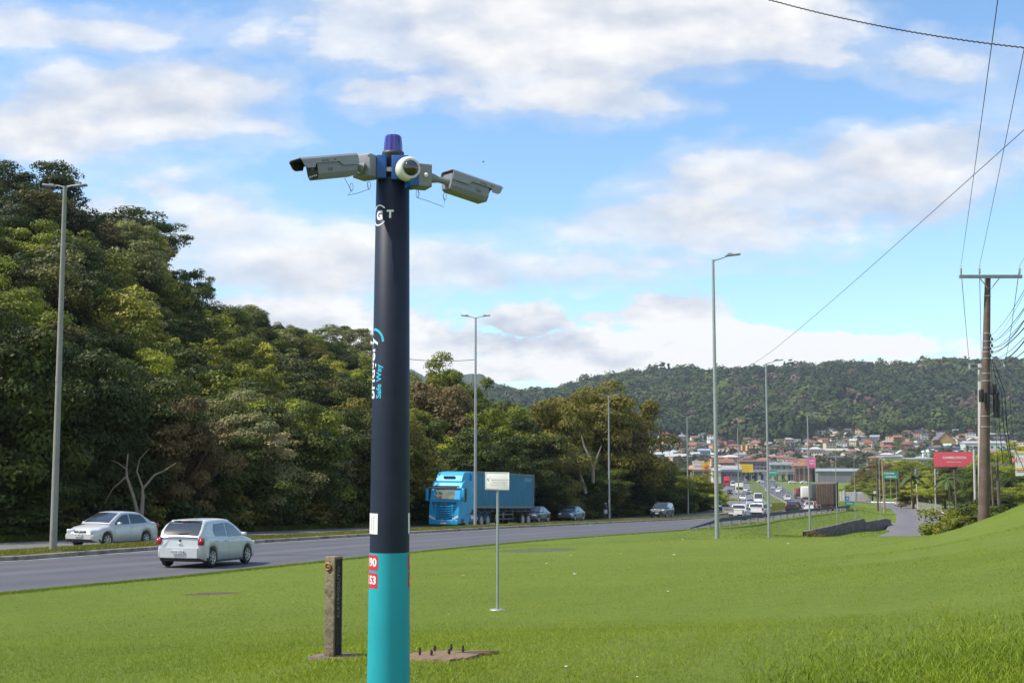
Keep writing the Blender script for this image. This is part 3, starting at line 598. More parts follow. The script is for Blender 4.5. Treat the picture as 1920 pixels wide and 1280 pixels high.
def crown_mass(name, items, label, seed, ncl=30, nl=90, leaf=.08):
    """many small tree crowns of one wood, as one mesh of leaf clumps; items: (x, y, z centre, R, sz, colour)"""
    r = np.random.default_rng(seed); Vs = []; Ts = []; Cs = []
    for k, (x, y, z, R, sz, col) in enumerate(items):
        d = r.normal(size=(ncl, 3)); d[:, 2] = np.abs(d[:, 2])-.3; d /= np.linalg.norm(d, axis=1, keepdims=True); c = d*r.uniform(.55, .95, (ncl, 1))
        e = r.normal(size=(ncl, nl, 3)); e[..., 2] = np.where(r.random((ncl, nl)) < .6, np.abs(e[..., 2]), e[..., 2]); e /= np.linalg.norm(e, axis=-1, keepdims=True)
        p = c[:, None]+e*r.uniform(.6, 1.05, (ncl, nl, 1))*r.uniform(.2, .34, (ncl, 1, 1))*np.array([1.1, 1.1, .65])
        nm_ = e+np.array([0, 0, .25])+r.normal(size=e.shape)*.4; nm_ /= np.linalg.norm(nm_, axis=-1, keepdims=True); a = np.cross(nm_, r.normal(size=e.shape)); a /= np.linalg.norm(a, axis=-1, keepdims=True); b = np.cross(nm_, a)
        s_ = r.uniform(.6, 1.25, (ncl, nl, 1))*leaf*.5; V = np.stack([p+a*s_*1.3, p+b*s_*.7, p-a*s_*1.3, p-b*s_*.7], 2).reshape(-1, 3)*np.array([R, R, R*sz])+np.array([x, y, z]); Vs.append(V)
        Ts.append(np.repeat(np.clip(r.uniform(.25, .75, ncl)[:, None]+r.normal(size=(ncl, nl))*.12, 0, 1).ravel(), 4)); Cs.append(np.tile(np.array([*col, 1.0]), (len(V), 1)))
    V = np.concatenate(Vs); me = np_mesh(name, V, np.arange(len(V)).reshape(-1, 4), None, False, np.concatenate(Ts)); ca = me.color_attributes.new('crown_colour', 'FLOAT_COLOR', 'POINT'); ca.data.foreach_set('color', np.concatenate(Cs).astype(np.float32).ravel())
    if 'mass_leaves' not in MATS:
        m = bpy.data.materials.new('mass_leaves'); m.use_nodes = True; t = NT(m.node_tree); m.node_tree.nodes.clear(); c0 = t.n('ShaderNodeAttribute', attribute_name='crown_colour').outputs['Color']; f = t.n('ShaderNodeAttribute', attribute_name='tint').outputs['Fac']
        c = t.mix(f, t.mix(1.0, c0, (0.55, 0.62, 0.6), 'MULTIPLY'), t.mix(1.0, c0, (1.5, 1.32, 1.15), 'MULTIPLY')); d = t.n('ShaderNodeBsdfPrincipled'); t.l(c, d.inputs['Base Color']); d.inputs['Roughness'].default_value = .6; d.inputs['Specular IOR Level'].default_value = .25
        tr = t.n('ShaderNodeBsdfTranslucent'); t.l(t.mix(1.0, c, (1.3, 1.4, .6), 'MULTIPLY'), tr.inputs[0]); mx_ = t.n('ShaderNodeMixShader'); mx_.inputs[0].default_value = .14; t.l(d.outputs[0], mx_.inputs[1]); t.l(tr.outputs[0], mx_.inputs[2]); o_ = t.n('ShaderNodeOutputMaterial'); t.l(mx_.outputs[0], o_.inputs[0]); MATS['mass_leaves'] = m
    me.materials.append(MATS['mass_leaves']); return tag(link(name, me), label, 'wood', kind='stuff')
for (x, D) in rest:
    small.append((x, D))
for _ in range(430):
    px, D, x = cand[rt.randrange(len(cand))]; small.append((x, D))
items = []
for (x, D) in small:
    px = 960+F_PX*x/D; R = rt.uniform(1.9, 3.3); w_ = rt.random(); cn = 'dark green' if w_ < .15 else 'deep green' if w_ < .42 else 'mid green' if w_ < .68 else 'yellow green' if w_ < .78 else 'bright green' if w_ < .86 else 'grey green' if w_ < .91 else 'olive green' if w_ < .97 else 'reddish brown'
    g = G(x, D); h = rt.uniform(3.0, 7.0); vt = at(px, skyline(px, R*.7*F_PX/D)+3, D).z; up = px < 330 and 845-F_PX*g/D < 545
    h = min(h, vt-g-R*.75)
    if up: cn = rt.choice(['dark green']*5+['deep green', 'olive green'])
    c = TYPES[cn]; j = rt.uniform(.7, 1.08)*(.72 if up else 1); items.append((x, D, g+max(h, 1.0), R, rt.uniform(.75, 1.1), tuple(q*j for q in c)))  # upper-hill crowns darkened in colour for its deep shadow
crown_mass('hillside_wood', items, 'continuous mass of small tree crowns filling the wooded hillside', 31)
# the lower wood beyond the truck
mid = [(820,700,150,5.0,'mid green'),(850,690,165,5.0,'mid green'),(905,745,140,4.6,'deep green'),(940,770,130,4.4,'mid green'),(985,790,130,4.6,'deep green'),
 (1045,735,150,5.0,'olive green'),(1095,716,155,7.6,'olive green'),(1150,748,150,6.0,'olive green'),(1165,800,142,4.6,'reddish brown'),(1030,820,128,4.2,'olive green'),
 (870,810,112,4.0,'deep green'),(925,820,116,4.2,'dark green'),(975,850,118,3.8,'dark green'),(1075,858,127,4.0,'dark green'),(1120,870,134,3.8,'deep green'),(1010,880,118,3.2,'dark green'),(1160,880,142,3.6,'dark green'),
 (1205,856,158,4.8,'deep green'),(1240,866,166,4.4,'mid green'),(1262,880,168,4.0,'deep green'),(1285,885,176,4.2,'mid green'),(1220,900,156,3.6,'dark green'),(1180,920,150,3.0,'dark green'),(1310,905,186,4.0,'bright green'),(1338,915,205,3.8,'bright green'),(1270,915,176,3.4,'bright green'),(1250,925,168,3.0,'dark green'),(1325,935,190,2.8,'deep green'),(1300,940,184,2.2,'mid green')]
for k, (px, pt, D, R, cn) in enumerate(mid):
    ip = NEAR[k % 3] if k % 2 else MID[k % 6]
    if k == 6: tree_px(LACE[1], px, pt, D, 6.2, cn, 'broad olive brown tree with pale forked limbs, tallest of the wood behind the parked cars', 'trees of the lower wood', uniq=False); tree_px(MID[4], px+8, pt+14, D+6, R*.9, cn, 'olive green tree just behind the broad tree with pale forked limbs', 'trees of the lower wood', uniq=False); continue
    tree_px(ip, px, pt, D, R, cn, f'{cn} tree of the low wood beyond the blue truck', 'trees of the lower wood')
for k, (px, D) in enumerate([(880,103),(925,108),(968,112),(1010,116),(1052,122),(1095,128),(1130,136),(1165,142),(1200,150),(1235,158),(1268,168),(1300,180),(1330,196)]):
    tree_px(BUSH[k % 3], px, 925+(k % 3)*5, D, rnd.uniform(2.4, 3.2), ['dark green', 'deep green', 'dark green'][k % 3], 'low dark bush on the verge before the lower wood', 'bushes along the far verge', name='bush', cat='bush')
# bare forked tree and dead stems on the verge
def bare(px, pyb, D, label, segs, rt_=.1):
    e = thing('bare_tree', label, 'tree', (0, 0, 0), 0); o = at(px, pyb, D); e.location = (o.x, D, G(o.x, D)-.1); b = Vector(e.location); m = MB()
    for s in segs:
        pts = [at(p[0], p[1], D+p[2]) - b for p in s[0]]; n = len(pts); m.tube(pts, [s[1]*(1-.7*i/(n-1)) for i in range(n)], 7)
    m.build('trunk', M_PALEBARK, e); return e
bare(262, 962, 64, 'bare pale tree forking low behind the silver sedan', [([(260,968,0),(250,930,0),(238,895,0),(237,880,.3),(240,850,.5)],.11),([(265,968,0),(268,930,0),(267,912,0),(256,882,0)],.12),([(268,916,0),(290,890,.2),(308,882,.2),(330,868,.4)],.07),([(237,893,0),(212,915,-.3),(195,945,-.4)],.05),([(238,880,0),(222,868,.1),(208,862,.2)],.04),([(256,885,0),(262,860,.2),(280,840,.2)],.035)])
bare(1090, 880, 133, 'bare pale forked trunk standing in front of the lower wood', [([(1098,925,0),(1085,880,0),(1062,845,.5),(1048,835,.6)],.22),([(1112,905,0),(1112,870,0),(1095,835,.5),(1090,815,.5)],.2),([(1112,880,0),(1122,850,0),(1128,835,0)],.14),([(1070,862,0),(1062,830,0)],.1)])
def fern_bank(): pass
# trees on the right, beyond the lamp posts
GR = 'trees on the right behind the service road'
right = [(1700,868,300,6,'mid green'),(1735,872,290,6,'mid green'),(1712,905,265,4,'olive green'),(1745,880,270,5,'bright green'),(1770,878,262,4.6,'mid green'),(1800,868,262,4.6,'deep green'),(1760,905,245,4,'bright green'),(1790,900,240,4.4,'mid green'),(1725,900,262,4,'bright green'),(1735,915,250,3,'yellow green'),
 (1820,880,250,4.6,'deep green'),(1865,850,250,5.5,'bright green'),(1890,845,262,5.2,'bright green'),(1850,880,215,4.6,'deep green'),(1880,900,190,4.4,'deep green'),(1910,905,170,4.0,'mid green'),(1935,890,180,5,'deep green'),(1830,905,225,4,'mid green'),(1812,918,222,3,'dark green'),(1862,920,150,3.2,'dark green'),
 (1695,850,420,7,'yellow green'),(1668,852,430,7,'yellow green'),(1655,870,410,6,'reddish brown'),(1638,868,420,6,'reddish brown'),(1625,880,400,6,'olive green'),(1650,905,330,5,'mid green'),(1610,905,380,5,'mid green'),(1635,900,350,4.5,'mid green'),(1600,915,350,3.2,'deep green'),(1900,870,300,6,'mid green')]
for k, (px, pt, D, R, cn) in enumerate(right):
    tree_px((NEAR+MID+LACE)[k % 11], px, pt, D, R*.9, cn, f'{cn} tree beyond the service road on the right', GR)
for (px, pt, D, R, cn) in [(1812,948,66,2.0,'mid green'),(1792,964,64,1.3,'mid green'),(1829,955,62,1.4,'deep green'),(1806,958,96,1.9,'mid green'),(1832,948,88,2.4,'deep green'),(1815,970,86,1.5,'bright green'),(1852,942,92,2.2,'deep green'),(1795,976,94,1.1,'mid green')]:
    tree_px(BUSH[0], px, pt, D, R, cn, f'{cn} rounded shrub at the foot of the wooden utility pole', 'shrubs by the wooden utility pole', name='shrub', cat='shrub')
# palms among them
def palm(px, ptop, D, label):
    v = at(px, ptop, D); g = G(v.x, D); H = v.z-g; e = thing('palm_tree', label, 'palm tree', (v.x, D, g)); m = MB()
    m.tube([(0, 0, -.3), (.1, 0, H*.5), (0, 0, H-1)], [.22, .16, .14], 8); m.build('trunk', M_PALEBARK, e); c = MB(); r = random.Random(int(px))
    for k in range(15):
        a = k*2.4; el = r.uniform(-.1, .9); L = r.uniform(2.4, 3.2); pts = []
        for i in range(7):
            t = i/6; pts.append(Vector((math.cos(a)*L*t*math.cos(el*.6), math.sin(a)*L*t*math.cos(el*.6), H-1+L*t*math.sin(el)-1.9*t*t)))
        for i in range(6):
            p, q = pts[i], pts[i+1]; s = Vector((-math.sin(a), math.cos(a), 0))*(.5*(1-abs(i/6-.4)))+Vector((0, 0, -.12))
            s2 = Vector((math.sin(a), -math.cos(a), 0))*(.5*(1-abs(i/6-.4)))+Vector((0, 0, -.12))
            c.add([p, q, q+s, p+s], [(0, 1, 2, 3)]); c.add([p, q, q+s2, p+s2], [(0, 1, 2, 3)])
    o = c.build('crown', M_LEAF, e); o.color = (.07, .10, .03, 1); ta = o.data.attributes.new('tint', 'FLOAT', 'POINT'); ta.data.foreach_set('value', [r.random() for _ in o.data.vertices])
palm(1708, 885, 250, 'palm with arching fronds left of the crossarm pole beside the service road'); palm(1778, 888, 235, 'palm with arching fronds below the red billboard')
# ------------------------------------------------------------------ grass blades, litter, bare earth
def blades(name, n, region, seed, hh, ww, mfun, label, cols, tone=.5):
    r = np.random.default_rng(seed); x, y = region(r, n); z = gz(x, y) if mfun is None else mfun(x, y); n = len(x)
    a = r.uniform(0, 6.283, n); dist = np.hypot(x, y); w_ = ww*np.maximum(1, dist/14)*r.uniform(.7, 1.3, n); h = hh*r.uniform(.5, 1.35, n)
    ln = r.normal(size=(n, 2))*h[:, None]*.55; p = np.stack([x, y, z-.01], -1); s = np.stack([np.cos(a)*w_, np.sin(a)*w_, 0*a], -1)
    t = p+np.stack([ln[:, 0], ln[:, 1], h], -1); V = np.stack([p-s, p+s, t], 1).reshape(-1, 3)
    base = .5+.3*np.sin(x*.55+np.sin(y*.4)*2)*np.cos(y*.33+x*.11)+.2*np.sin(x*1.9+y*.7)*np.sin(y*1.6-x*.5)
    tt = np.clip(tone*.5+.6*base-.08+r.normal(size=n)*.2, 0, 1)
    me = np_mesh(name, V, np.arange(len(V)).reshape(-1, 3), None, False, np.repeat(tt, 3)); m = leaf_mat(name+'_blades', False, cols, .3); me.materials.append(m)
    return tag(link(name, me), label, 'grass', kind='stuff')
def lawn_reg(r, n):
    y = np.exp(r.uniform(math.log(5.6), math.log(62), n)); px = r.uniform(-60, 1980, n); x = (px-960)/F_PX*y; k = x > Rx(y)-.04; return x[k], y[k]
blades('lawn_blades', 640000, lawn_reg, 1, .025, .0034, None, 'short mown bright green grass of the sloping lawn', (.20, .262, .022))
def rough_reg(r, n):
    px = 1980-np.abs(r.normal(size=n))*330; py = 1300-np.abs(r.normal(size=n))*60-np.maximum(px-1500, 0)*.16*r.random(n)
    k = (px > 1380) & (px < 1990); px, py = px[k], py[k]; ok = []
    ys = 6.0+(1290-py)*.02; 
    for _ in range(4):
        a = (px-960)/F_PX; x = a*ys; zz = gz(x, ys); ys = np.clip(-zz*F_PX/(py-HOR), 5.5, 16)
    return (px-960)/F_PX*ys, ys
blades('coarse_grass', 9000, rough_reg, 2, .055, .0055, None, 'coarse longer grass in the lower right corner of the lawn', (.19, .26, .022), .6)
def edge_reg(r, n):
    y = np.exp(r.uniform(math.log(22), math.log(120), n)); x = Rx(y)+np.abs(r.normal(size=n))*.18-.08; return x, y
blades('lawn_edge_tufts', 60000, edge_reg, 3, .055, .0035, lambda x, y: zR(y), 'ragged grass tufts along the lawn edge of the highway', (.15, .205, .018))
def med_reg(r, n):
    y = np.exp(r.uniform(math.log(30), math.log(260), n)); t = r.uniform(.02, .96, n); return Mx(y)+(Lx(y)-Mx(y))*t, y
def med_z(x, y): return zL(y)+.12+.06*np.sin(np.pi*(x-Mx(y))/(Lx(y)-Mx(y)))
blades('median_tufts', 120000, med_reg, 4, .085, .005, med_z, 'tufty yellow green grass on the median strip', (.15, .165, .035))
def verge_reg(r, n):
    y = np.exp(r.uniform(math.log(30), math.log(300), n)); return Fx(y)-np.abs(r.normal(size=n))*2.2, y
blades('verge_grass', 90000, verge_reg, 6, .3, .010, None, 'rough green grass on the far verge below the trees', (.10, .13, .02))
def slope_reg(r, n):
    y = np.exp(r.uniform(math.log(70), math.log(300), n)); px = r.uniform(1200, 1990, n); x = (px-960)/F_PX*y; k = (x > Rx(y)+.3) & (r.random(n) < np.clip((px-1200)/250, 0, 1))
    sx = np.interp(y, [p[1] for p in SRC[1:]], [p[0] for p in SRC[1:]]); k &= np.abs(x-sx) > 3.8; return x[k], y[k]
blades('embankment_grass', 120000, slope_reg, 7, .05, .006, None, 'bright green grass on the embankment below the guardrail', (.15, .205, .02))
LIT = [(1025,1057,.13,(.8,.8,.78)),(1071,1042,.25,(.45,.35,.22)),(1077,1077,.17,(.7,.68,.62)),(1164,1039,.14,(.75,.75,.72)),(1264,1041,.28,(.6,.45,.25)),(1252,1110,.09,(.8,.8,.8)),(869,1080,.16,(.55,.28,.12)),(1062,1254,.05,(.8,.8,.78)),(1195,1274,.035,(.85,.85,.85)),
       (1554,1094,.08,(.4,.16,.07)),(1722,1109,.07,(.45,.2,.08)),(1745,1132,.06,(.06,.06,.05)),(283,1193,.07,(.5,.2,.08)),(841,1153,.05,(.7,.7,.7)),(1478,1020,.22,(.7,.68,.6)),(1340,1150,.05,(.35,.2,.1)),(1010,1137,.06,(.4,.25,.12)),(1905,1262,.05,(.3,.13,.06)),(1280,1012,.2,(.7,.7,.7))]
LN = ['white scrap of paper','crumpled brown cardboard scrap','pale plastic wrapper','small white paper cup','tan cardboard strip','tiny white paper scrap','orange brown dead leaf','white paper scrap','small white bottle cap','reddish dry leaf','rusty orange dry leaf','dark pebble','orange dry leaf','pale scrap','cream plastic bag','brown dry leaf','brown curled leaf','dark red leaf','white scrap of plastic']
LP = ['beyond the white sign post','below the far lawn edge','in the middle of the lawn right of the sign post','near the far lawn crest','on the crest left of the tall lamp post','below the tall lamp post on the lawn','left of the white sign post','on the near lawn right of the bolt slab','at the bottom edge of the lawn','on the lawn under the second lamp post','on the lawn at the right','on the right lawn, nearest the slope','on the lawn left of the concrete stump','just right of the camera mast on the lawn','on the crest between the lamp posts','on the lawn below the tall lamp post','right of the white sign post','in the coarse grass at the lower right','on the verge beside the guardrail end']
for (px, py, s, c), nme, plc in zip(LIT, LN, LP):
    s *= .62; c = tuple(q*.8 for q in c)
    p = hit(px, py); m = MB(); r = random.Random(px); n = 7; vs = [(0, 0, .4)]+[(math.cos(k/n*6.28)*r.uniform(.7, 1.2), math.sin(k/n*6.28)*r.uniform(.4, .8), r.uniform(.0, .35)) for k in range(n)]
    m.add([(a*s*.5, b*s*.5, cc*s*.5+.02) for a, b, cc in vs], [(0, k+1, (k+1) % n+1) for k in range(n)]); m.add([(a*s*.45, b*s*.45, .02) for a, b, cc in vs], [(0, (k+1) % n+1, k+1) for k in range(n)])
    o = m.build('litter' if 'leaf' not in nme and 'pebble' not in nme else ('fallen_leaf' if 'leaf' in nme else 'pebble'), mat('litter_%d' % px, c, .7, var=.15, vs=40)); o.location = p; tag(o, f'{nme} {plc}', 'leaf' if 'leaf' in nme else ('stone' if 'pebble' in nme else 'litter'), 'litter and leaves on the lawn')
for (px, py, sx, sy, lb, nm_) in [(398,1113,.75,.35,'brown patch of bare soil in the lawn left of the mast','soil_patch'),(905,1029,1.0,.5,'thin dry patch of soil near the far edge of the lawn','soil_patch'),(1004,1031,2.0,1.6,'shallow dark weedy hollow in the far lawn','soil_patch')]:
    p = hit(px, py); m = MB(); r = random.Random(px); n = 22
    ring = lambda q, zz: [(math.cos(k/n*6.283)*sx*q*r.uniform(.8, 1.15), math.sin(k/n*6.283)*sy*q*r.uniform(.8, 1.15)) for k in range(n)]
    vs = [(0, 0)]+ring(.5, 0)+ring(1, 0); V3 = []
    for i, (a, b) in enumerate(vs): V3.append((a, b, G(p.x+a, p.y+b)-p.z+(.03 if i <= n else -.01)))
    fs = [(0, 1+k, 1+(k+1) % n) for k in range(n)]+[(1+k, 1+n+k, 1+n+(k+1) % n, 1+(k+1) % n) for k in range(n)]
    m.add(V3, fs, smooth=True); o = m.build(nm_, mat('bare_soil' if px != 1004 else 'weedy_soil', (.075, .062, .03) if px != 1004 else (.07, .09, .03), .95, var=.3, vs=6, bump=.8, bs=20)); o.location = p; tag(o, lb, 'soil patch', 'bare patches in the lawn')
# ================================================================== man-made things
M_GALV = mat('galvanised', (.33, .35, .345), .5, .35, var=.12, vs=1.5)
M_CONC = mat('pole_concrete', (.25, .245, .215), .85, var=.12, vs=2)
M_DARK = mat('dark_metal', (.06, .065, .07), .5, .4, var=.1)
M_RUBBER = mat('rubber', (.022, .022, .023), .8, var=.1)
M_RIM = mat('alloy', (.5, .51, .52), .35, .7, var=.08)
M_BLACK = mat('black_plastic', (.025, .025, .028), .55, var=.1)
M_GLASS = mat('car_glass', (.028, .034, .04), .06, .0, var=.05, spec=.8, coat=.6)
M_REDL = mat('red_lens', (.28, .008, .01), .15, var=.1, coat=.8); M_REDW = mat('red_lens_lit', (.5, .02, .025), .15, var=.1, coat=.8)
M_WHL = mat('clear_lens', (.75, .77, .78), .12, .2, var=.05, coat=.8)
M_PLATE = mat('plate', (.62, .63, .60), .5, var=.05)
M_WOODP = mat('pole_wood', (.12, .082, .068), .85, var=.3, vs=3, bump=.5, bs=10, dirt=((.07, .05, .035), 2.2, .5))
def heading(dx_, dy_): return math.atan2(dy_, dx_)
def road_heading(y, away=True):
    s = float(Rx(y+2)-Rx(y-2))/4; return math.atan2(1, s) if away else math.atan2(-1, -s)
# ---- lamp posts
def lamp_post(base, H, label, arms, group, r0=.11, arm=.7, mt=None, tilt=.06, yaw=0.0):
    e = thing('lamp_post', label, 'lamp post', base, yaw, group); m = MB()
    m.tube([(0, 0, -.5), (0, 0, H*.5), (0, 0, H)], [r0, r0*.78, r0*.55], 12); m.lathe([(r0*2, -.05), (r0*2, .03), (r0*1.2, .05)], 12)
    m.lathe([(r0*.86, H*.46), (r0*.86, H*.475)], 12)
    m.build('post', mt or M_GALV, e)
    for s in arms:
        L = arm*abs(s); sg = 1 if s > 0 else -1; a = MB(); a.tube([(0, 0, H-.05), (sg*L*.35, 0, H+.02+tilt*.3), (sg*L*.6, 0, H+tilt)], [.035, .03, .03], 6); a.build('arm', M_GALV, e)
        h = MB(); M = Matrix.Translation((sg*L*.82, 0, H+tilt*1.3)) @ Matrix.Rotation(-sg*.12, 4, 'Y'); h.box((0, 0, 0), (L*.62, .24, .07), M=M, bev=.02); h.box((-sg*L*.12, 0, .06), (L*.2, .14, .06), M=M)
        h.build('lamp_head', mat('lamp_head_grey', (.28, .29, .3), .5, .3), e)
    return e
GL = 'double-armed lamp posts along the median'
def med_lamp(px, D, ptop, label, r0=.12):
    x = (px-960)/F_PX*D; v = at(px, ptop, D); base = G(v.x, D); return lamp_post((v.x, D, base-.05), v.z-base, label, (-1, 1), GL, r0, arm=.72 if D < 60 else .95, mt=M_CONC if D < 60 else M_GALV, tilt=.1 if D > 60 else .02)
med_lamp(122, 45, 347, 'tall double-armed lamp post at the left beside the silver sedan', .135)
med_lamp(892, 89, 594, 'double-armed lamp post in front of the blue truck')
med_lamp(1141, 132, 741, 'double-armed lamp post the pedestrian stands behind')
med_lamp(1288, 171, 780, 'double-armed lamp post behind the grey off-road car')
med_lamp(1383, 212, 801, 'double-armed lamp post just behind the white pickup')
for k, (px, D, pt) in enumerate([(1453,325,869),(1465,312,867),(1474,350,863),(1487,300,862),(1443,390,872),(1432,430,876),(1498,420,866),(1508,480,872),(1421,470,880),(1477,520,868),(1330,420,862)]):
    v = at(px, pt, D); b = G(v.x, D); e = lamp_post((v.x, D, b), max(v.z-b, 7), ['slim pale double-armed lamp post left of the pair on the far median','slim pale double-armed lamp post second from left on the far median','slim pale double-armed lamp post in the middle of the far median','slim pale double-armed lamp post at the right of the far median','small distant lamp post beside the green gantry sign','small distant lamp post under the yellow billboard','small distant lamp post left of the pink billboard','small distant lamp post under the pink billboard','small distant lamp post left of the yellow billboard','farthest lamp post of the median row','small distant lamp post below the orange shop sign'][k], (-1, 1), GL, .09, arm=1.3, tilt=.25)
GS = 'single-armed lamp posts along the service road'
for (px, pyb, D, pt, lb, rr, ar) in [(1337,1012,52.6,487,'tallest single-armed lamp post, standing on the lawn crest',.1,1.05),(1436,1010,84,681,'single-armed lamp post second tallest on the lawn crest',.1,1.05),(1514,1005,121,778,'single-armed lamp post third in the row, left of the brown truck',.1,1.1),
     (1566,1000,135,838,'slim lamp post in front of the brown truck',.05,.3),(1601,1000,140,858,'slim lamp post in front of the small green sign',.05,.3),(1648,996,140,862,'slim lamp post at the right end of the stone wall',.06,.3)]:
    v = at(px, pt, D); b = G(v.x, D); lamp_post((v.x, D, b-.1), v.z-b+.1, lb, (1,), GS, rr, arm=ar, tilt=.16)
for k, (px, D, pt) in enumerate([(1715,285,878),(1590,420,895),(1528,400,860)]):
    v = at(px, pt, D); b = G(v.x, D); lamp_post((v.x, D, b), v.z-b, ['T-shaped pale lamp post beside the palm','thin double-armed lamp post over the distant shed','thin double-armed lamp post below the pink house'][k], (-1, 1), GS, .1, arm=.9, tilt=.0)
# ---- the white notice on a post
def sign_post():
    p = hit(933, 1143); D = p.y; top = at(933, 885, D); bot = at(933, 918, D); H = top.z-p.z; w_ = 46/F_PX*D; h_ = top.z-bot.z
    e = thing('notice_sign', 'blank-looking white notice board on a thin steel post in the lawn', 'sign', p, R_(-14)); m = MB(); m.tube([(0, 0, -.3), (0, 0, H-h_*.1)], .022, 10)
    m.lathe([(.13, -.01), (.13, .012), (.03, .016)], 14); m.build('post', M_GALV, e)
    b = MB(); b.box((0, 0, 0), (w_, .012, h_), bev=.004); bo = b.build('board', mat('board_white', (.80, .79, .76), .5, var=.06, vs=6, dirt=((.5, .47, .40), 5, .6)), e); bo.location = (0, -.03, H-h_/2)
    bd = MB()
    for s in (-1, 1): bd.box((s*(w_/2-.004), -.008, 0), (.010, .006, h_-.012), bev=.002)
    bd.box((0, -.008, h_/2-.004), (w_-.02, .006, .009), bev=.002); bd.build('rim', mat('rim_white', (.85, .86, .85), .4, var=.03), bo)
    t = MB(); v, f = text_geo('PREFEITURA MUNICIPAL', .0265, .0004, 'LEFT'); t.add([(a-w_*.24, -.0075, b_+.018) for a, b_, c in v], f)
    v, f = text_geo('SECRETARIA DE OBRAS', .0245, .0004, 'LEFT'); t.add([(a-w_*.24, -.0075, b_-.022) for a, b_, c in v], f)
    v, f = text_geo('Espaco publico preservado', .0245, .0002, 'LEFT'); t.add([(a-w_*.28, -.0075, b_-.058) for a, b_, c in v], f); t.build('lettering', mat('faded_ink', (.45, .45, .43), .8), bo)
    l = MB(); l.add([(-w_*.44, -.0075, .03), (-w_*.36, -.0075, -.005), (-w_*.33, -.0075, .02), (-w_*.40, -.0075, .05)], [(0, 1, 2, 3)]); l.add([(-w_*.35, -.0075, .055), (-w_*.30, -.0075, .04), (-w_*.31, -.0075, .06)], [(0, 1, 2)]); l.build('emblem', mat('faded_emblem', (.36, .37, .37), .8), bo)
    s = MB(); s.add([(-w_*.48, -.0078, -h_*.42), (0, -.0078, -h_*.45), (w_*.1, -.0078, -h_*.48), (-w_*.47, -.0078, -h_*.49)], [(0, 1, 2, 3)]); s.build('stain', mat('pink_stain', (.42, .22, .24), .8), bo)
sign_post()
# ---- concrete stump and bolt slab
M_STUMP = mat('stump_concrete', (.24, .19, .12), .92, var=.45, vs=7, bump=1.0, bs=26, dirt=((.055, .045, .032), 7, .47))
def stump():
    p = hit(624, 1231); D = p.y; H = at(624, 1042, D).z-p.z; w_ = .1; e = thing('concrete_post', 'short weathered square concrete post with a rusty ring, left of the camera mast', 'post', p, R_(-33)); m = MB()
    m.box((0, 0, H/2-.05), (w_, w_, H+.1), bev=.008, taper=.97); o = m.build('shaft', M_STUMP, e)
    r = MB(); r.lathe([(.022, 0), (.03, .004), (.032, .010), (.022, .012), (.02, .004)], 18, M=Matrix.Translation((-.012, -w_/2-.0, H-.075)) @ Matrix.Rotation(math.pi/2, 4, 'X')); r.lathe([(.0, .006), (.012, .006), (.014, 0)], 12, M=Matrix.Translation((-.012, -w_/2, H-.075)) @ Matrix.Rotation(math.pi/2, 4, 'X')); r.build('ring', mat('rusty_brass', (.35, .2, .06), .6, .4, var=.3, vs=30), e)
    d = MB(); d.box((w_/2-.001, 0, H*.5), (.004, .074, H*.95)); d.build('recess', mat('side_black', (.035, .03, .027), .95, var=.5, vs=25, bump=.8, bs=40), e)  # thin near-black textured strip over the side face
    t = MB(); v, f = text_geo('ELETRODUTO', .062, .001, 'LEFT'); M = Matrix.Translation((w_/2+.0025, -.004, .3)) @ Matrix.Rotation(math.pi/2, 4, 'Z') @ Matrix.Rotation(math.pi/2, 4, 'X') @ Matrix.Rotation(math.pi/2, 4, 'Z')
    t.add([M @ Vector((a*.98, b*.62, 0)) for a, b, c in v], f); t.build('lettering', mat('raised_letter', (.17, .16, .145), .9, var=.3, vs=40), e)
    s = MB(); rr = random.Random(3); n = 26; ring = [(math.cos(k/n*6.283)*.235*rr.uniform(.85, 1.12)+.05, math.sin(k/n*6.283)*.16*rr.uniform(.85, 1.1)) for k in range(n)]
    s.add([(0, 0, .012)]+[(a*.9, b*.9, .010) for a, b in ring]+[(a, b, -.03) for a, b in ring], [(0, 1+k, 1+(k+1) % n) for k in range(n)]+[(1+k, 1+n+k, 1+n+(k+1) % n, 1+(k+1) % n) for k in range(n)], smooth=True)
    o = s.build('post_footing', mat('footing', (.15, .11, .08), .95, var=.4, vs=9, bump=.9, bs=22), None); o.location = p; o.rotation_euler.z = R_(5); tag(o, 'thin broken concrete footing flush with the grass around the square post', 'footing')
stump()
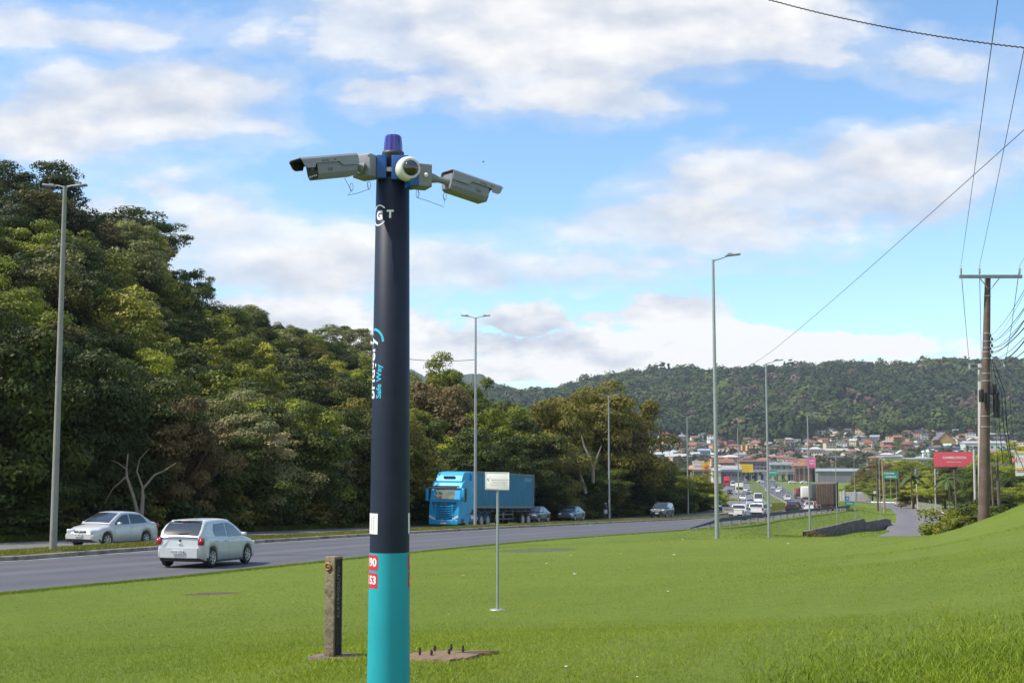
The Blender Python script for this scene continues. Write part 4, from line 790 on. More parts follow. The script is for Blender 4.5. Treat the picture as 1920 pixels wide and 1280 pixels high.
def slab():
    p = hit(848, 1229); D = p.y; e = thing('bolt_slab', 'cracked reddish concrete slab with upright anchor bolts in the lawn', 'slab', (p.x, p.y, p.z), 0)
    q = lambda px, py: at(px, py, D)
    xs = [(-.36, -.10), (-.20, -.27), (.0, -.33), (.13, -.24), (.22, -.04), (.33, .12), (.37, .24), (.16, .28), (-.08, .33), (-.30, .28), (-.40, .10)]
    rr = random.Random(9); poly = []
    for i in range(len(xs)):
        a, b = xs[i], xs[(i+1) % len(xs)]
        for k in range(4): t = k/4; poly.append((a[0]*(1-t)+b[0]*t+rr.uniform(-.016, .016), a[1]*(1-t)+b[1]*t+rr.uniform(-.025, .025)))
    n = len(poly); s = MB(); zz = lambda a, b: G(p.x+a, p.y+b)-p.z
    s.add([(0, 0, zz(0, 0)+.028)]+[(a*.93, b*.93, zz(a, b)+.014+rr.uniform(-.004, .004)) for a, b in poly]+[(a, b, zz(a, b)-.03) for a, b in poly], [(0, 1+k, 1+(k+1) % n) for k in range(n)]+[(1+k, 1+n+k, 1+n+(k+1) % n, 1+(k+1) % n) for k in range(n)])
    s.build('slab', mat('slab_red', (.22, .14, .085), .95, var=.3, vs=9, bump=1.0, bs=30, dirt=((.12, .09, .06), 9, .52)), e)
    for (px, pyb, pyt) in [(787,1229,1216),(815,1220,1210),(809,1231,1221),(846,1220,1208),(842,1230,1220),(868,1226,1213)]:
        b = at(px, pyb, D+(1227-pyb)*.028); h = (pyb-pyt)/F_PX*D; m = MB(); m.tube([(0, 0, -.02), (0, 0, h)], .0085, 10); m.lathe([(.0, .01), (.0125, .01), (.0125, .0), (.0, .0)], 6, M=Matrix.Translation((0, 0, h*.35)))
        o = m.build('bolt', mat('rusty_bolt', (.07, .05, .045), .7, .5, var=.3, vs=60), e); o.location = (b.x-p.x, b.y-p.y, zz(b.x-p.x, b.y-p.y)+.02)
slab()
# ---- surveillance mast
MX = Vector(at(729, 1200, 7.2)); mg = G(MX.x, 7.2)
M_NAVY = mat('navy_paint', (.013, .018, .036), .5, .0, var=.25, vs=4, spec=.3, dirt=((.035, .038, .045), 5, .62)); M_TEAL = mat('teal_paint', (.015, .34, .40), .45, var=.07, vs=3, spec=.4, dirt=((.05, .30, .33), 6, .64))
M_CAMG = mat('camera_grey', (.20, .21, .235), .45, var=.06, vs=8); M_BOXG = mat('box_grey', (.23, .235, .25), .55, var=.08, vs=8); M_BLUE = mat('blue_bracket', (.01, .085, .30), .45, var=.1, vs=8)
def mast():
    e = thing('camera_mast', 'thick navy and teal surveillance mast standing in the foreground', 'mast', (MX.x, 7.2, mg)); zz = lambda py: at(731, py, 7.2).z-mg
    zb, zt = zz(1034), zz(336); r = lambda z: .124-(.124-.0985)*min(z/zt, 1)
    m = MB(); m.lathe([(r(0)*1.01, -.3), (r(0), 0), (r(zb), zb)], 72); m.build('base_section', M_TEAL, e)
    m = MB(); m.lathe([(r(zb)-.002, zb), (r(zb*1.5), zb+.6), (r(zt), zt-.01), (r(zt)-.012, zt), (.058, zt+.003)], 72); m.build('upper_section', M_NAVY, e)
    zn = zz(291); m = MB(); m.lathe([(.058, zt), (.058, zn-.01), (.066, zn), (.066, zn+.016), (.05, zn+.018)], 40); m.build('neck', mat('neck_grey', (.05, .052, .055), .5, var=.1), e)
    zbn = zz(287); zbt = zz(254); m = MB(); n = 40; prof = [(.054, zbn), (.052, zbn+.05), (.047, zbt-.012), (.040, zbt-.002), (.0, zbt)]
    vs = []; 
    for (rr, z) in prof:
        for k in range(n): q = rr*(1+.045*(1 if k % 4 < 2 else -.6)); vs.append((q*math.cos(6.283*k/n), q*math.sin(6.283*k/n), z))
    m.add(vs, [(i*n+k, i*n+(k+1) % n, (i+1)*n+(k+1) % n, (i+1)*n+k) for i in range(4) for k in range(n)], smooth=False)
    m.build('beacon', mat('beacon_blue', (.045, .035, .33), .12, var=.2, vs=14, coat=.8, trans=.25), e)
    # wrapped lettering: angle from the side facing the camera, u to the right
    yawc = math.atan2(-MX.x, -7.2)  # direction towards the camera in plan (x, y)
    dirc = Vector((-MX.x, -7.2, 0)).normalized(); side = Vector((-dirc.y, dirc.x, 0))
    def refine(geo, n=2):
        v, f = [tuple(p) for p in geo[0]], [tuple(t) for t in geo[1]]
        for _ in range(n):
            nf = []; mid_ = {}
            def md(a, b):
                k_ = (min(a, b), max(a, b))
                if k_ not in mid_: mid_[k_] = len(v); v.append(tuple((p+q)/2 for p, q in zip(v[a], v[b])))
                return mid_[k_]
            for t in f:
                if len(t) != 3: nf.append(t); continue
                a, b, c = t; x, y, z = md(a, b), md(b, c), md(c, a); nf += [(a, x, z), (x, b, y), (z, y, c), (x, y, z)]
            f = nf
        return v, f
    def wrap(vs, th0, zc, off=.0012):
        out = []
        for (u, vv) in vs:
            z = zc+vv; R = r(z)+off; th = th0+u/R; d = dirc*math.cos(th)+side*math.sin(th); out.append((d.x*R, d.y*R, z))
        return out
    def put(geo, th0, zc, mt, nme, rot=False, off=.0012, sc=1):
        v, f = refine(geo); vs = [((a*sc, b*sc) if not rot else (-b*sc, a*sc)) for a, b, c in v]; mm = MB(); mm.add(wrap(vs, th0, zc, off), f); return mm.build(nme, mt, e)
    M_WT = mat('white_vinyl', (.8, .8, .8), .5, var=.03); M_CY = mat('cyan_vinyl', (.04, .50, .72), .45, var=.05); M_RD = mat('red_vinyl', (.62, .02, .045), .45, var=.06)
    # emblem: G and T inside two arcs
    put(text_geo('G', .072, .004), -.86, zz(409), M_WT, 'emblem_letter'); put(text_geo('T', .062, .003), -.14, zz(408), M_WT, 'emblem_letter')
    def arc(R0, R1, a0, a1, n=14): 
        v = [(R0*math.cos(a0+(a1-a0)*k/n), R0*math.sin(a0+(a1-a0)*k/n), 0) for k in range(n+1)]+[(R1*math.cos(a0+(a1-a0)*k/n), R1*math.sin(a0+(a1-a0)*k/n), 0) for k in range(n+1)]
        return v, [(k, k+1, n+2+k, n+1+k) for k in range(n)]
    put(arc(.055, .063, R_(40), R_(150)), -.92, zz(408), M_WT, 'emblem_arc'); put(arc(.055, .063, R_(-150), R_(-40)), -.92, zz(408), M_WT, 'emblem_arc')
    put(arc(.068, .082, R_(0), R_(98)), -1.17, zz(643), M_CY, 'swoosh')
    put(text_geo('bridgery', .108, .0022, 'LEFT'), -1.37, zz(749), M_WT, 'lettering', rot=True)
    put(text_geo('Safe Way', .052, .0010, 'LEFT'), -.70, zz(748), M_CY, 'lettering', rot=True)
    def rrect(w_, h_, q=.012, n=4):
        v = []; 
        for (sx, sy, a0) in ((1, 1, 0), (-1, 1, 90), (-1, -1, 180), (1, -1, 270)):
            for k in range(n+1): a = R_(a0+90*k/n); v.append((sx*(w_/2-q)+q*math.cos(a), sy*(h_/2-q)+q*math.sin(a), 0))
        # strips so that it bends round the mast
        xs = sorted(set(round(p[0], 5) for p in v)); xs = sorted(set(xs+[xs[0]+(xs[-1]-xs[0])*k/10 for k in range(11)])); V = []; F = []
        for x in xs:
            t = max(abs(x)-(w_/2-q), 0); hh = h_/2-q+math.sqrt(max(q*q-t*t, 0)); V += [(x, -hh, 0), (x, hh, 0)]
        return V, [(2*k, 2*k+2, 2*k+3, 2*k+1) for k in range(len(xs)-1)]
    for (py, s) in ((1052, '190'), (1085, '153')):
        for th in (-1.10, 1.62):
            put(rrect(.118, .086), th, zz(py), M_RD, 'number_label'); put(text_geo(s, .064, .0022), th+.02, zz(py), M_WT, 'label_number', off=.002)
    for th in (-1.06, 1.55): put(rrect(.098, .118, .001), th, zz(980), mat('white_label', (.72, .72, .70), .6, var=.05), 'service_label')
    put(text_geo('ROTA SEGURA', .0135, 0), -.92, zz(979), mat('label_ink', (.25, .25, .25), .7), 'label_text', rot=True, off=.002); put(text_geo('CAM 0412', .017, 0), -1.12, zz(979), MATS['label_ink'], 'label_text', rot=True, off=.002)
    return e, zz
e_m, zm = mast()
def loc_at(px, py, D): return at(px, py, D)-Vector((MX.x, 7.2, mg))
def frame(d, up=Vector((0, 0, 1))):
    d = d.normalized(); y = up.cross(d).normalized(); z = d.cross(y); return Matrix(((d.x, y.x, z.x, 0), (d.y, y.y, z.y, 0), (d.z, y.z, z.z, 0), (0, 0, 0, 1)))
def jbox(px, py, D, yaw, w_, d_, h_, label_side):
    M = Matrix.Translation(loc_at(px, py, D)) @ Matrix.Rotation(yaw, 4, 'Z'); m = MB(); m.box((0, 0, 0), (w_, d_, h_), M=M, bev=.006)
    for a in (-1, 1):
        for b in (-1, 1): m.lathe([(.0, .003), (.006, .003), (.007, 0)], 8, M=M @ Matrix.Translation((a*w_*.4, -d_/2-.001, b*h_*.42)) @ Matrix.Rotation(math.pi/2, 4, 'X'))
    m.build('junction_box', M_BOXG, e_m); 
    if label_side: m = MB(); m.box((0, 0, 0), (.05, d_+.004, h_+.006), M=M @ Matrix.Translation((label_side*(w_/2+.022), 0, 0)), bev=.004); m.build('bracket', M_BLUE, e_m)
jbox(688, 314, 7.12, R_(-28), .125, .115, .135, 0)
jbox(791, 332, 7.10, R_(24), .085, .12, .135, -1)
m = MB(); m.box((0, 0, 0), (.06, .06, .140), M=Matrix.Translation(loc_at(716, 314, 7.12)), bev=.005); m.build('bracket', M_BLUE, e_m)
m = MB(); m.box((0, 0, 0), (.10, .07, .145), M=Matrix.Translation(loc_at(751, 316, 7.12)), bev=.005); m.build('bracket', M_BLUE, e_m)
m = MB(); m.box((0, 0, 0), (.052, .02, .028), M=Matrix.Translation(loc_at(728, 318, 7.11)), bev=.003); m.build('strap_buckle', mat('brass_buckle', (.5, .43, .32), .4, .4), e_m)
m = MB(); m.lathe([(.0605, -.012), (.0615, 0), (.0605, .012)], 36, M=Matrix.Translation((0, 0, zm(318)))); m.build('strap', M_DARK, e_m)
m = MB(); m.lathe([(0, .006), (.011, .005), (.013, 0)], 14, M=Matrix.Translation(loc_at(799, 328, 7.02)) @ frame(Vector((-.1, -1, 0))) @ Matrix.Rotation(math.pi/2, 4, 'Y')); m.build('box_knob', mat('white_knob', (.75, .75, .72), .4), e_m)
# dome camera
dc = thing('dome_camera', 'white dome camera with a black glass ball on the mast head', 'camera', at(768, 316, 7.02)); dd = Vector((.50, -1, -.02)).normalized()
M = frame(dd) @ Matrix.Rotation(math.pi/2, 4, 'Y'); m = MB(); m.lathe([(.062, -.07), (.070, -.045), (.073, -.02), (.071, .0), (.060, .018), (.049, .021), (.046, .018)], 40, M=M); m.build('housing', mat('dome_white', (.72, .71, .64), .35, var=.04), dc)
m = MB(); m.lathe([(.047*math.cos(a), .016+.040*math.sin(a)) for a in [k*math.pi/2/9 for k in range(10)]], 32, M=M); m.build('lens_dome', mat('dome_glass', (.008, .008, .010), .05, coat=1, spec=.8), dc)
# bullet cameras: axis x forward (lens end), origin at the mount
def bullet(org, d, label, L=.345, up=Vector((0, 0, 1)), vis=0.0):
    e = thing('bullet_camera', label, 'camera', org); M = frame(d, up); hw, hh = .056, .058
    sec = [(-hw*.75, -hh), (hw*.75, -hh), (hw, -hh*.55), (hw, hh*.55), (hw*.8, hh*.9), (-hw*.8, hh*.9), (-hw, hh*.55), (-hw, -hh*.55)]
    m = MB(); n = 8; V = [(x, a*s, b*s) for (x, s) in ((0, .86), (.018, 1), (L-.05, 1.0)) for a, b in sec]; m.add(V, [(i*n+k, i*n+(k+1) % n, (i+1)*n+(k+1) % n, (i+1)*n+k) for i in range(2) for k in range(n)]+[tuple(range(n))], M=M); m.build('housing', M_CAMG, e)
    m = MB(); V = [(x, a*s, b*s) for (x, s) in ((L-.05, 1.0), (L-.055, .9)) for a, b in sec]; m.add(V, [(k, (k+1) % n, n+(k+1) % n, n+k) for k in range(n)]+[tuple(range(n, 2*n))], M=M)
    m.build('front_glass', mat('lens_black', (.012, .012, .014), .12, coat=.6), e)
    m = MB(); m.lathe([(0, .004), (.017, .004), (.02, 0)], 20, M=M @ Matrix.Translation((L-.055, 0, .012)) @ Matrix.Rotation(math.pi/2, 4, 'Y')); m.build('lens', mat('lens_ring', (.05, .05, .055), .15, coat=1), e)
    for k in range(4): m = MB(); m.box((0, 0, 0), (.004, .010, .008), M=M @ Matrix.Translation((L-.0505, -.03+.02*k, -hh*.66))); m.build('led', mat('led_pale', (.7, .68, .5), .3), e)
    # sunshield: three folded plates with a stepped lower edge
    t = .004; m = MB(); y1 = hw+.007; z1 = hh*.9+.010; z0s = [(-.005, -.004), (.115, -.004), (.14, .022), (L+.045, .022), (L+.045, z1-.004), (-.005, z1-.004)]
    z0s = [(-.005, .002), (.11, .002), (.135, .026), (L-.04, .026), (L-.03, .004), (L+.012+vis, .004), (L+.028+vis, .014), (L+.045+vis, z1-.008), (-.005, z1-.008)]
    for s in (-1, 1): m.prism([(a, b) for a, b in z0s], s*y1-t/2, s*y1+t/2, 'y', M=M)
    m.prism([(-y1, z1-.008), (-y1*.82, z1+.004), (y1*.82, z1+.004), (y1, z1-.008), (y1*.82, z1), (-y1*.82, z1)][::1], -.005, L+.045+vis, 'x', M=M); m.build('sunshield', mat('shield_grey', (.25, .26, .29), .45, var=.05, vs=8), e)
    m = MB(); m.box((L-.004+vis/2, 0, z1-.006), (.088+vis, y1*1.6, .002), M=M)  # black plates added under the sunshield; its inner shade put into colour
    for s in (-1, 1): m.prism([(L-.05, .028), (L-.038, .028), (L-.028, .006), (L+.010+vis, .006), (L+.026+vis, .016), (L+.042+vis, z1-.009), (L-.05, z1-.009)], s*(y1-.0035), s*(y1-.0045), 'y', M=M)
    m.build('shield_shade', mat('shade_black', (.02, .02, .022), .7), e)
    # small printed marks on both sides
    tx = MB()
    for s in (-1, 1):
        base = Matrix(((-s if s == -1 else -1, 0, 0, 0), (0, 0, -1 if s < 0 else 1, 0), (0, 1, 0, 0), (0, 0, 0, 1)))
        def pt(a, b, x0, z0): return (x0+a*(-1 if s > 0 else 1), s*(y1+t/2+.0008), z0+b)
        v, f = text_geo('SICURA', .015, .0003); tx.add([pt(a, b, L*.68, z1-.026) for a, b, c in v], f, M=M); v, f = text_geo('o', .022, .003); tx.add([pt(a, b, L*(.88 if s < 0 else .48), z1-.024) for a, b, c in v], f, M=M)
        v, f = text_geo('360', .026, .0004); tx.add([(pt(a, b, L*.60, -.016)[0], s*(hw+.0008), -.014+b) for a, b, c in v], f, M=M)
    tx.build('marking', mat('mark_dark', (.07, .07, .08), .6), e); return e, M
d1 = (at(571, 319, 6.81)-at(660, 311, 7.03)); lc, M1 = bullet(at(661, 311, 7.03), d1, 'left grey bullet camera with a stepped sunshield and dark lens end', L=.335, vis=.008)
d2 = (at(915, 366, 7.36)-at(836, 339, 7.16)); rc, M2 = bullet(at(838, 340, 7.14), d2, 'right grey bullet camera tilted down and pointing away', L=.325)
def arm(a, b, lb, par, r1=.02):
    o = Vector(par.location); m = MB(); m.tube([Vector(a)-o, Vector(a).lerp(Vector(b), .25)-o, Vector(a).lerp(Vector(b), .5)-o, Vector(a).lerp(Vector(b), .8)-o, Vector(b)-o], [r1*1.6, r1*1.4, r1*.95, r1, r1*1.5], 18); m.build('mount_arm', mat('arm_grey', (.2, .215, .21), .45, var=.06), par)
arm(at(682, 316, 7.05), at(660, 312, 7.04), '', lc, .022); arm(at(804, 333, 7.09), at(840, 341, 7.14), '', rc, .019)
def tether(pts, lb, D):
    m = MB(); P_ = [at(a, b, D) for a, b in pts]; o = P_[0]; m.tube([p-o for p in P_], .0016, 5)
    for q in (P_[1], P_[-2]):
        c = q-o+Vector((0, 0, .022)); m.tube([c+Vector((.009*math.cos(t), 0, .024*math.sin(t))) for t in [k*math.pi/6 for k in range(13)]], .0014, 5)
    x = m.build('safety_wire', M_DARK, None); x.location = o; tag(x, lb, 'wire', 'safety wires of the bullet cameras')
tether([(646, 334), (659, 358), (652, 366), (672, 362), (692, 355), (688, 341)], 'thin safety wire with clips hanging under the left bullet camera', 6.98)
tether([(785, 357), (783, 371), (800, 376), (832, 388), (834, 375), (830, 366)], 'thin safety wire with clips hanging under the right bullet camera', 7.05)
bd_ = MB(); bd_.tube([(-.06, 0, 0), (0, 0, .01), (.07, 0, 0)], [.01, .035, .01], 6); bd_.add([(0, 0, .01), (-.03, .14, .05), (.03, .13, .05), (-.03, -.14, .05), (.03, -.13, .05)], [(0, 1, 2), (0, 3, 4)]); o = bd_.build('bird', M_BLACK); o.location = at(906, 304, 90); o.scale = (1.2, 1.2, 1.2); tag(o, 'tiny dark bird flying above the right bullet camera', 'bird')
# ================================================================== vehicles
def ip(x, pts): return float(np.interp(x, [p[0] for p in pts], [p[1] for p in pts]))
def paint(name, col, rough=.3, metal=.3): return mat(name, col, rough, metal, var=.04, vs=3, coat=.7)
WH = {}
def wheel(parent, x, y, r, wd, side, spokes=7, dark=False):
    key = (round(r, 3), side, spokes, dark)
    if key not in WH:
        Mx_ = Matrix.Rotation(math.pi/2*(-side), 4, 'X'); t = MB(); t.lathe([(r*.62, -wd/2+.01), (r*.72, -wd/2), (r*.95, -wd/2+.015), (r, -wd*.25), (r, wd*.25), (r*.95, wd/2-.015), (r*.72, wd/2), (r*.64, wd/2-.012), (r*.60, wd/2-.05), (0, wd/2-.05)], 28, M=Mx_)
        m = MB(); m.lathe([(r*.58, wd/2-.03), (r*.64, wd/2-.002), (r*.66, wd/2-.012)], 28, M=Mx_); m.lathe([(0, wd/2+.002), (r*.13, wd/2), (r*.15, wd/2-.03)], 12, M=Mx_)
        for k in range(spokes):
            a = 2*math.pi*k/spokes; M = Mx_ @ Matrix.Rotation(a, 4, 'Z') @ Matrix.Translation((r*.36, 0, wd/2-.018)); m.box((0, 0, 0), (r*.52, r*.15, .02), M=M)
        a = t.build('wheel', M_RUBBER); b = m.build('rim', M_RIM if not dark else mat('dark_rim', (.1, .1, .105), .4, .5)); WH[key] = (a.data, b.data); bpy.data.objects.remove(a); bpy.data.objects.remove(b)
    o = link('wheel', WH[key][0], parent); o.location = (x, y, r); q = link('rim', WH[key][1], o); return o
def car(label, cat, loc, rot, S, mt, group=None, name='car', det=2, pitch=0.0):
    """S: L W H, axles (xf, xr), wheel radius, sill, deck [(x,z)], belt, roof [(x,z)]; x forward, rear end at -L/2"""
    e = thing(name, label, cat, loc, 0, group, rot=(0, pitch, rot)); L, Wd = S['L'], S['W']; hw = Wd/2; xa = S['ax']; r = S['r']; ra = r*1.17
    def w_(x):
        d = min(x+L/2, L/2-x); t = min(max(d/.42, 0), 1); return hw*(.80+.20*math.sqrt(1-(1-t)**2))*(1-.02*abs(x)/(L/2))
    xs = set(np.round(np.linspace(-L/2, L/2, 30 if det > 1 else 18), 4)); xs |= {round(-L/2+q, 4) for q in (.03, .08, .15, .25)} | {round(L/2-q, 4) for q in (.03, .08, .15, .25)}
    for a in xa: xs |= {round(a+ra*math.cos(k*math.pi/10), 4) for k in range(11)}
    xs = sorted(xs); n = 0; V = []; prof = []
    deck, belt, sill = S['deck'], S['belt'], S['sill']
    for x in xs:
        w = w_(x); dk = ip(x, deck); d = min(x+L/2, L/2-x); zb = sill+max(0, .10*(1-d/.3)); 
        za = zb
        for a in xa:
            if abs(x-a) < ra: za = max(zb, r+math.sqrt(max(ra*ra-(x-a)**2, 0)))
        sh = min(ip(x, belt), dk-.02); za = min(za, sh-.06)
        ring = [(0, zb), (w-.30, zb), (w-.30, za), (w-.035, za), (w-.005, za+.02), (w, za+(sh-za)*.45), (w-.012, za+(sh-za)*.8), (w-.035, sh), (w*.86, sh+(dk-sh)*.6), (w*.5, dk-.006), (0, dk)]
        prof.append(ring)
    nr = len(prof[0]); m = MB(); full = [[(-b, c) for b, c in reversed(rg[1:])]+rg for rg in prof]   # y from -w .. w
    full = []
    for rg in prof: full.append([( b, c) for b, c in rg]+[(-b, c) for b, c in reversed(rg[1:-1])])
    N = len(full[0]); 
    for i, x in enumerate(xs):
        for (b, c) in full[i]:
            off = 0
            if 'nose' in S:
                if x > L/2-.3: off = -ip(c, S['nose'])*(1-(L/2-x)/.3)
                if x < -L/2+.3: off = ip(c, S['tail'])*(1-(x+L/2)/.3)
            V.append((x+off, b, c))
    Fc = [(i*N+k, i*N+(k+1) % N, (i+1)*N+(k+1) % N, (i+1)*N+k) for i in range(len(xs)-1) for k in range(N)]
    m.add(V, Fc, smooth=True); m.add(V[:N], [tuple(range(N))]); m.add(V[-N:], [tuple(range(N))[::-1]])
    # greenhouse
    rf = S['roof']; x0, x1 = rf[0][0], rf[-1][0]; gx = sorted(set(np.round(np.linspace(x0, x1, 22 if det > 1 else 12), 4)) | {round(p[0], 4) for p in rf}); H = S['H']; ht = H-S['wb']
    def half(x, z): 
        b = ip(x, belt)-.04; base = w_(x)-.04; t = max(0, min(1, (z-b)/max(H-b, .01))); return base-(base-hw*S.get('rw', .70))*t**1.15
    g = []
    for x in gx:
        zt = max(ip(x, rf), ip(x, belt)-.035); b = ip(x, belt)-.05; pts = []
        for t in (0, .35, .7, .92): z = b+(zt-b)*t; pts.append((half(x, z), z))
        yt = half(x, zt)-.05; pts += [(yt, zt-.004), (yt*.5, zt+.012), (0, zt+.016)]; g.append(pts+[(-a, c) for a, c in reversed(pts[:-1])])
    NG = len(g[0]); VG = [(x, a, c) for x, rg in zip(gx, g) for a, c in rg]
    m.add(VG, [(i*NG+k, i*NG+k+1, (i+1)*NG+k+1, (i+1)*NG+k) for i in range(len(gx)-1) for k in range(NG-1)], smooth=True)
    if det > 1:
        for s in (-1, 1):   # door shut lines
            for xd in S.get('seams', []):
                pl = [(xd, sill+.05), (xd+.02, sill+.3), (xd, ip(xd, belt)-.03)]
                for (xa_, za_), (xb_, zb_) in zip(pl[:-1], pl[1:]): m.add([(xa_-.004, s*(w_(xa_)+.0015), za_), (xa_+.004, s*(w_(xa_)+.0015), za_), (xb_+.004, s*(w_(xb_)-.002), zb_), (xb_-.004, s*(w_(xb_)-.002), zb_)], [(0, 1, 2, 3)], 1)
            m.box(((xa[0]+xa[1])/2, s*(hw-.04), sill-.01), (xa[0]-xa[1]-2*ra, .06, .07), 1)
            if S.get('mould'): m.box(((xa[0]+xa[1])/2, s*(hw+.004), sill+.27), (xa[0]-xa[1]-2*ra-.1, .014, .035), 0)
    m.build('body', [mt, M_BLACK], e)
    # side glass
    for s in (-1, 1):
        for poly in S['win']:
            P_ = []; n = len(poly)
            for i in range(n):
                a, b = poly[i], poly[(i+1) % n]
                for t in (0, .5): x = a[0]+(b[0]-a[0])*t; z = a[1]+(b[1]-a[1])*t; P_.append((x, s*(half(x, z)+.009), z))
            cx = sum(p[0] for p in P_)/len(P_); cz = sum(p[2] for p in P_)/len(P_); c = (cx, s*(half(cx, cz)+.010), cz); gm = MB(); gm.add([c]+P_, [(0, k+1, (k+1) % len(P_)+1) for k in range(len(P_))]); gm.build('side_window', M_GLASS, e)
    # screens
    def screen(xa_, xb_, nm_):
        V = []; nn = 7
        for i in range(nn):
            x = xa_+(xb_-xa_)*i/(nn-1); zt = ip(x, rf); yt = half(x, zt)-.075
            for t in (-1, -.5, 0, .5, 1): V.append((x+(.010 if xa_ > 0 else -.010)*.6, yt*t, zt+.016*(1-abs(t))+.010))
        gm = MB(); gm.add(V, [(i*5+k, i*5+k+1, i*5+k+6, i*5+k+5) for i in range(nn-1) for k in range(4)], smooth=True); return gm.build(nm_, M_GLASS, e)
    screen(*S['ws'], 'windshield'); screen(*S['rs'], 'rear_window')
    # wheels
    for x in xa:
        for s in (-1, 1): wheel(e, x, s*(hw-.105), r, .2, s, S.get('spk', 7), S.get('drim', False))
    # bumpers: lower dark valance front and rear
    def band(sign, z0, z1, pr, mt_, nm_, ys=1.0):
        V = []; k = 9; xe = sign*L/2
        for i in range(k):
            t = -1+2*i/(k-1); y = t*hw*ys; dd = .42*(1-math.sqrt(max(0, 1-((abs(y)/hw-.80)/.20)**2))) if abs(y)/hw > .80 else 0
            for z in (z0, z1): 
                off = ip(z, S['nose' if sign > 0 else 'tail']) if 'nose' in S else 0
                V.append((xe-sign*(dd*.8+off)+sign*pr, y, z)); V.append((xe-sign*(dd*.8+off+.08), y*.98, z))
        gm = MB(); gm.add(V, [q for i in range(k-1) for q in ((i*4, i*4+2, i*4+6, i*4+4), (i*4+2, i*4+3, i*4+7, i*4+6), (i*4, i*4+4, i*4+5, i*4+1))]+[(0, 1, 3, 2), ((k-1)*4, (k-1)*4+2, (k-1)*4+3, (k-1)*4+1)], smooth=False); gm.build(nm_, mt_, e)
    for a in S.get('bands', []): band(*a)
    for (nm_, x, y, z, d, mt_, rz) in S.get('bits', []):
        for s in ((-1, 1) if y else (1,)):
            gm = MB(); gm.box((0, 0, 0), d, bev=min(d)*.3, M=Matrix.Translation((x, s*y, z)) @ Matrix.Rotation(R_(rz)*s, 4, 'Z')); gm.build(nm_, mt_, e)
    e['_'] = 0; del e['_']; return e
M_SILVER = paint('silver_paint', (.54, .545, .545), .36, .15); M_WHITE = paint('white_car_paint', (.72, .72, .70), .35, 0); M_BLKP = paint('black_car_paint', (.02, .02, .023), .25, 0); M_GREYP = paint('grey_car_paint', (.10, .11, .12), .3, .4)
M_BLUEP = paint('steel_blue_paint', (.13, .18, .23), .3, .4); M_REDP = paint('red_car_paint', (.45, .03, .03), .35, 0); M_SILV2 = paint('light_silver_paint', (.5, .52, .53), .35, .4); M_PLTXT = mat('plate_text', (.08, .08, .08), .6)
def hatch():
    return dict(L=3.9, W=1.66, H=1.475, ax=(1.19, -1.27), r=.30, sill=.20, wb=.93, rw=.70, spk=7,
     deck=[(-1.95,.90),(-1.90,.965),(-1.7,.98),(.6,.98),(1.05,.94),(1.5,.84),(1.75,.74),(1.88,.66),(1.95,.56)], belt=[(-1.95,.90),(-1.8,.93),(0,.90),(.9,.875),(1.5,.78),(1.95,.55)],
     roof=[(-1.93,.93),(-1.80,1.12),(-1.60,1.33),(-1.42,1.42),(-1.0,1.46),(-.2,1.475),(.15,1.44),(.5,1.27),(.9,1.03),(1.05,.94)], nose=[(.2,.10),(.35,.02),(.5,.0),(.65,.06),(.9,.2)], tail=[(.2,.08),(.32,.0),(.58,.0),(.62,.035),(.95,.07)],
     ws=(.20, 1.0), rs=(-1.90, -1.52), win=[[(-.22,.93),(-.22,1.36),(.12,1.33),(.34,1.24),(.74,.99),(.74,.925)], [(-1.06,.955),(-1.14,1.12),(-1.02,1.32),(-.3,1.355),(-.3,.94)]], seams=[-.26, .78, -1.02], mould=True,
     bands=[(-1,.30,.60,.035,None,'rear_bumper'),(-1,.19,.31,.03,M_BLACK,'rear_valance'),(1,.34,.58,.02,None,'front_bumper')],
     bits=[('taillight',-1.875,.705,.80,(.14,.20,.22),M_REDL,-14),('door_handle',-.42,.83,.80,(.15,.03,.028),None,0),('door_handle',-1.12,.81,.81,(.13,.03,.028),None,0),('mirror',.62,.93,.98,(.12,.17,.12),None,0),('headlight',1.80,.60,.66,(.25,.28,.16),M_WHL,-30),
       ('brake_light',-1.555,0,1.405,(.05,.30,.020),M_REDL,0),('spoiler',-1.50,0,1.432,(.14,.96,.02),None,0),('badge',-1.90,0,.83,(.02,.07,.07),M_DARK,0),('tailgate_handle',-1.93,0,.745,(.03,.14,.035),None,0)])
def with_paint(S, mt):
    S['bands'] = [tuple(mt if q is None else q for q in b) for b in S.get('bands', [])]; S['bits'] = [tuple(mt if q is None else q for q in b) for b in S.get('bits', [])]; return S
def place_car(px, D, S, mt, label, cat='car', away=True, group=None, det=1, dyaw=0.0, name='car', dxo=0.0):
    v = at(px, 900, D); x = v.x; hd = road_heading(D, away)+dyaw; z = G(x, D)+.01
    if D < 800 and Fx(D) < x < Mx(D): z = float(zL(D))+.01
    sl_ = (G(x+math.cos(hd)*1.2, D+math.sin(hd)*1.2)-G(x-math.cos(hd)*1.2, D-math.sin(hd)*1.2))/2.4
    if Fx(D) < x < Mx(D) or x > Rx(D)-.5: sl_ = float(zL(D+2)-zL(D-2))/4*(1 if away else -1)
    return car(label, cat, (x, D, z), hd, with_paint(S, mt), mt, group, name, det, -math.atan(sl_))
def add_plate(e, x, z, yaw, txt, w_=.40, h_=.13):
    m = MB(); m.box((0, 0, 0), (.012, w_, h_), bev=.003); o = m.build('plate', M_PLATE, e); o.location = (x, 0, z); s = -1 if x < 0 else 1
    v, f = text_geo(txt, .095, .002); t = MB(); t.add([(s*.0078, a*s, b-.008) for a, b, c in v], f); t.build('plate_text', M_PLTXT, o)
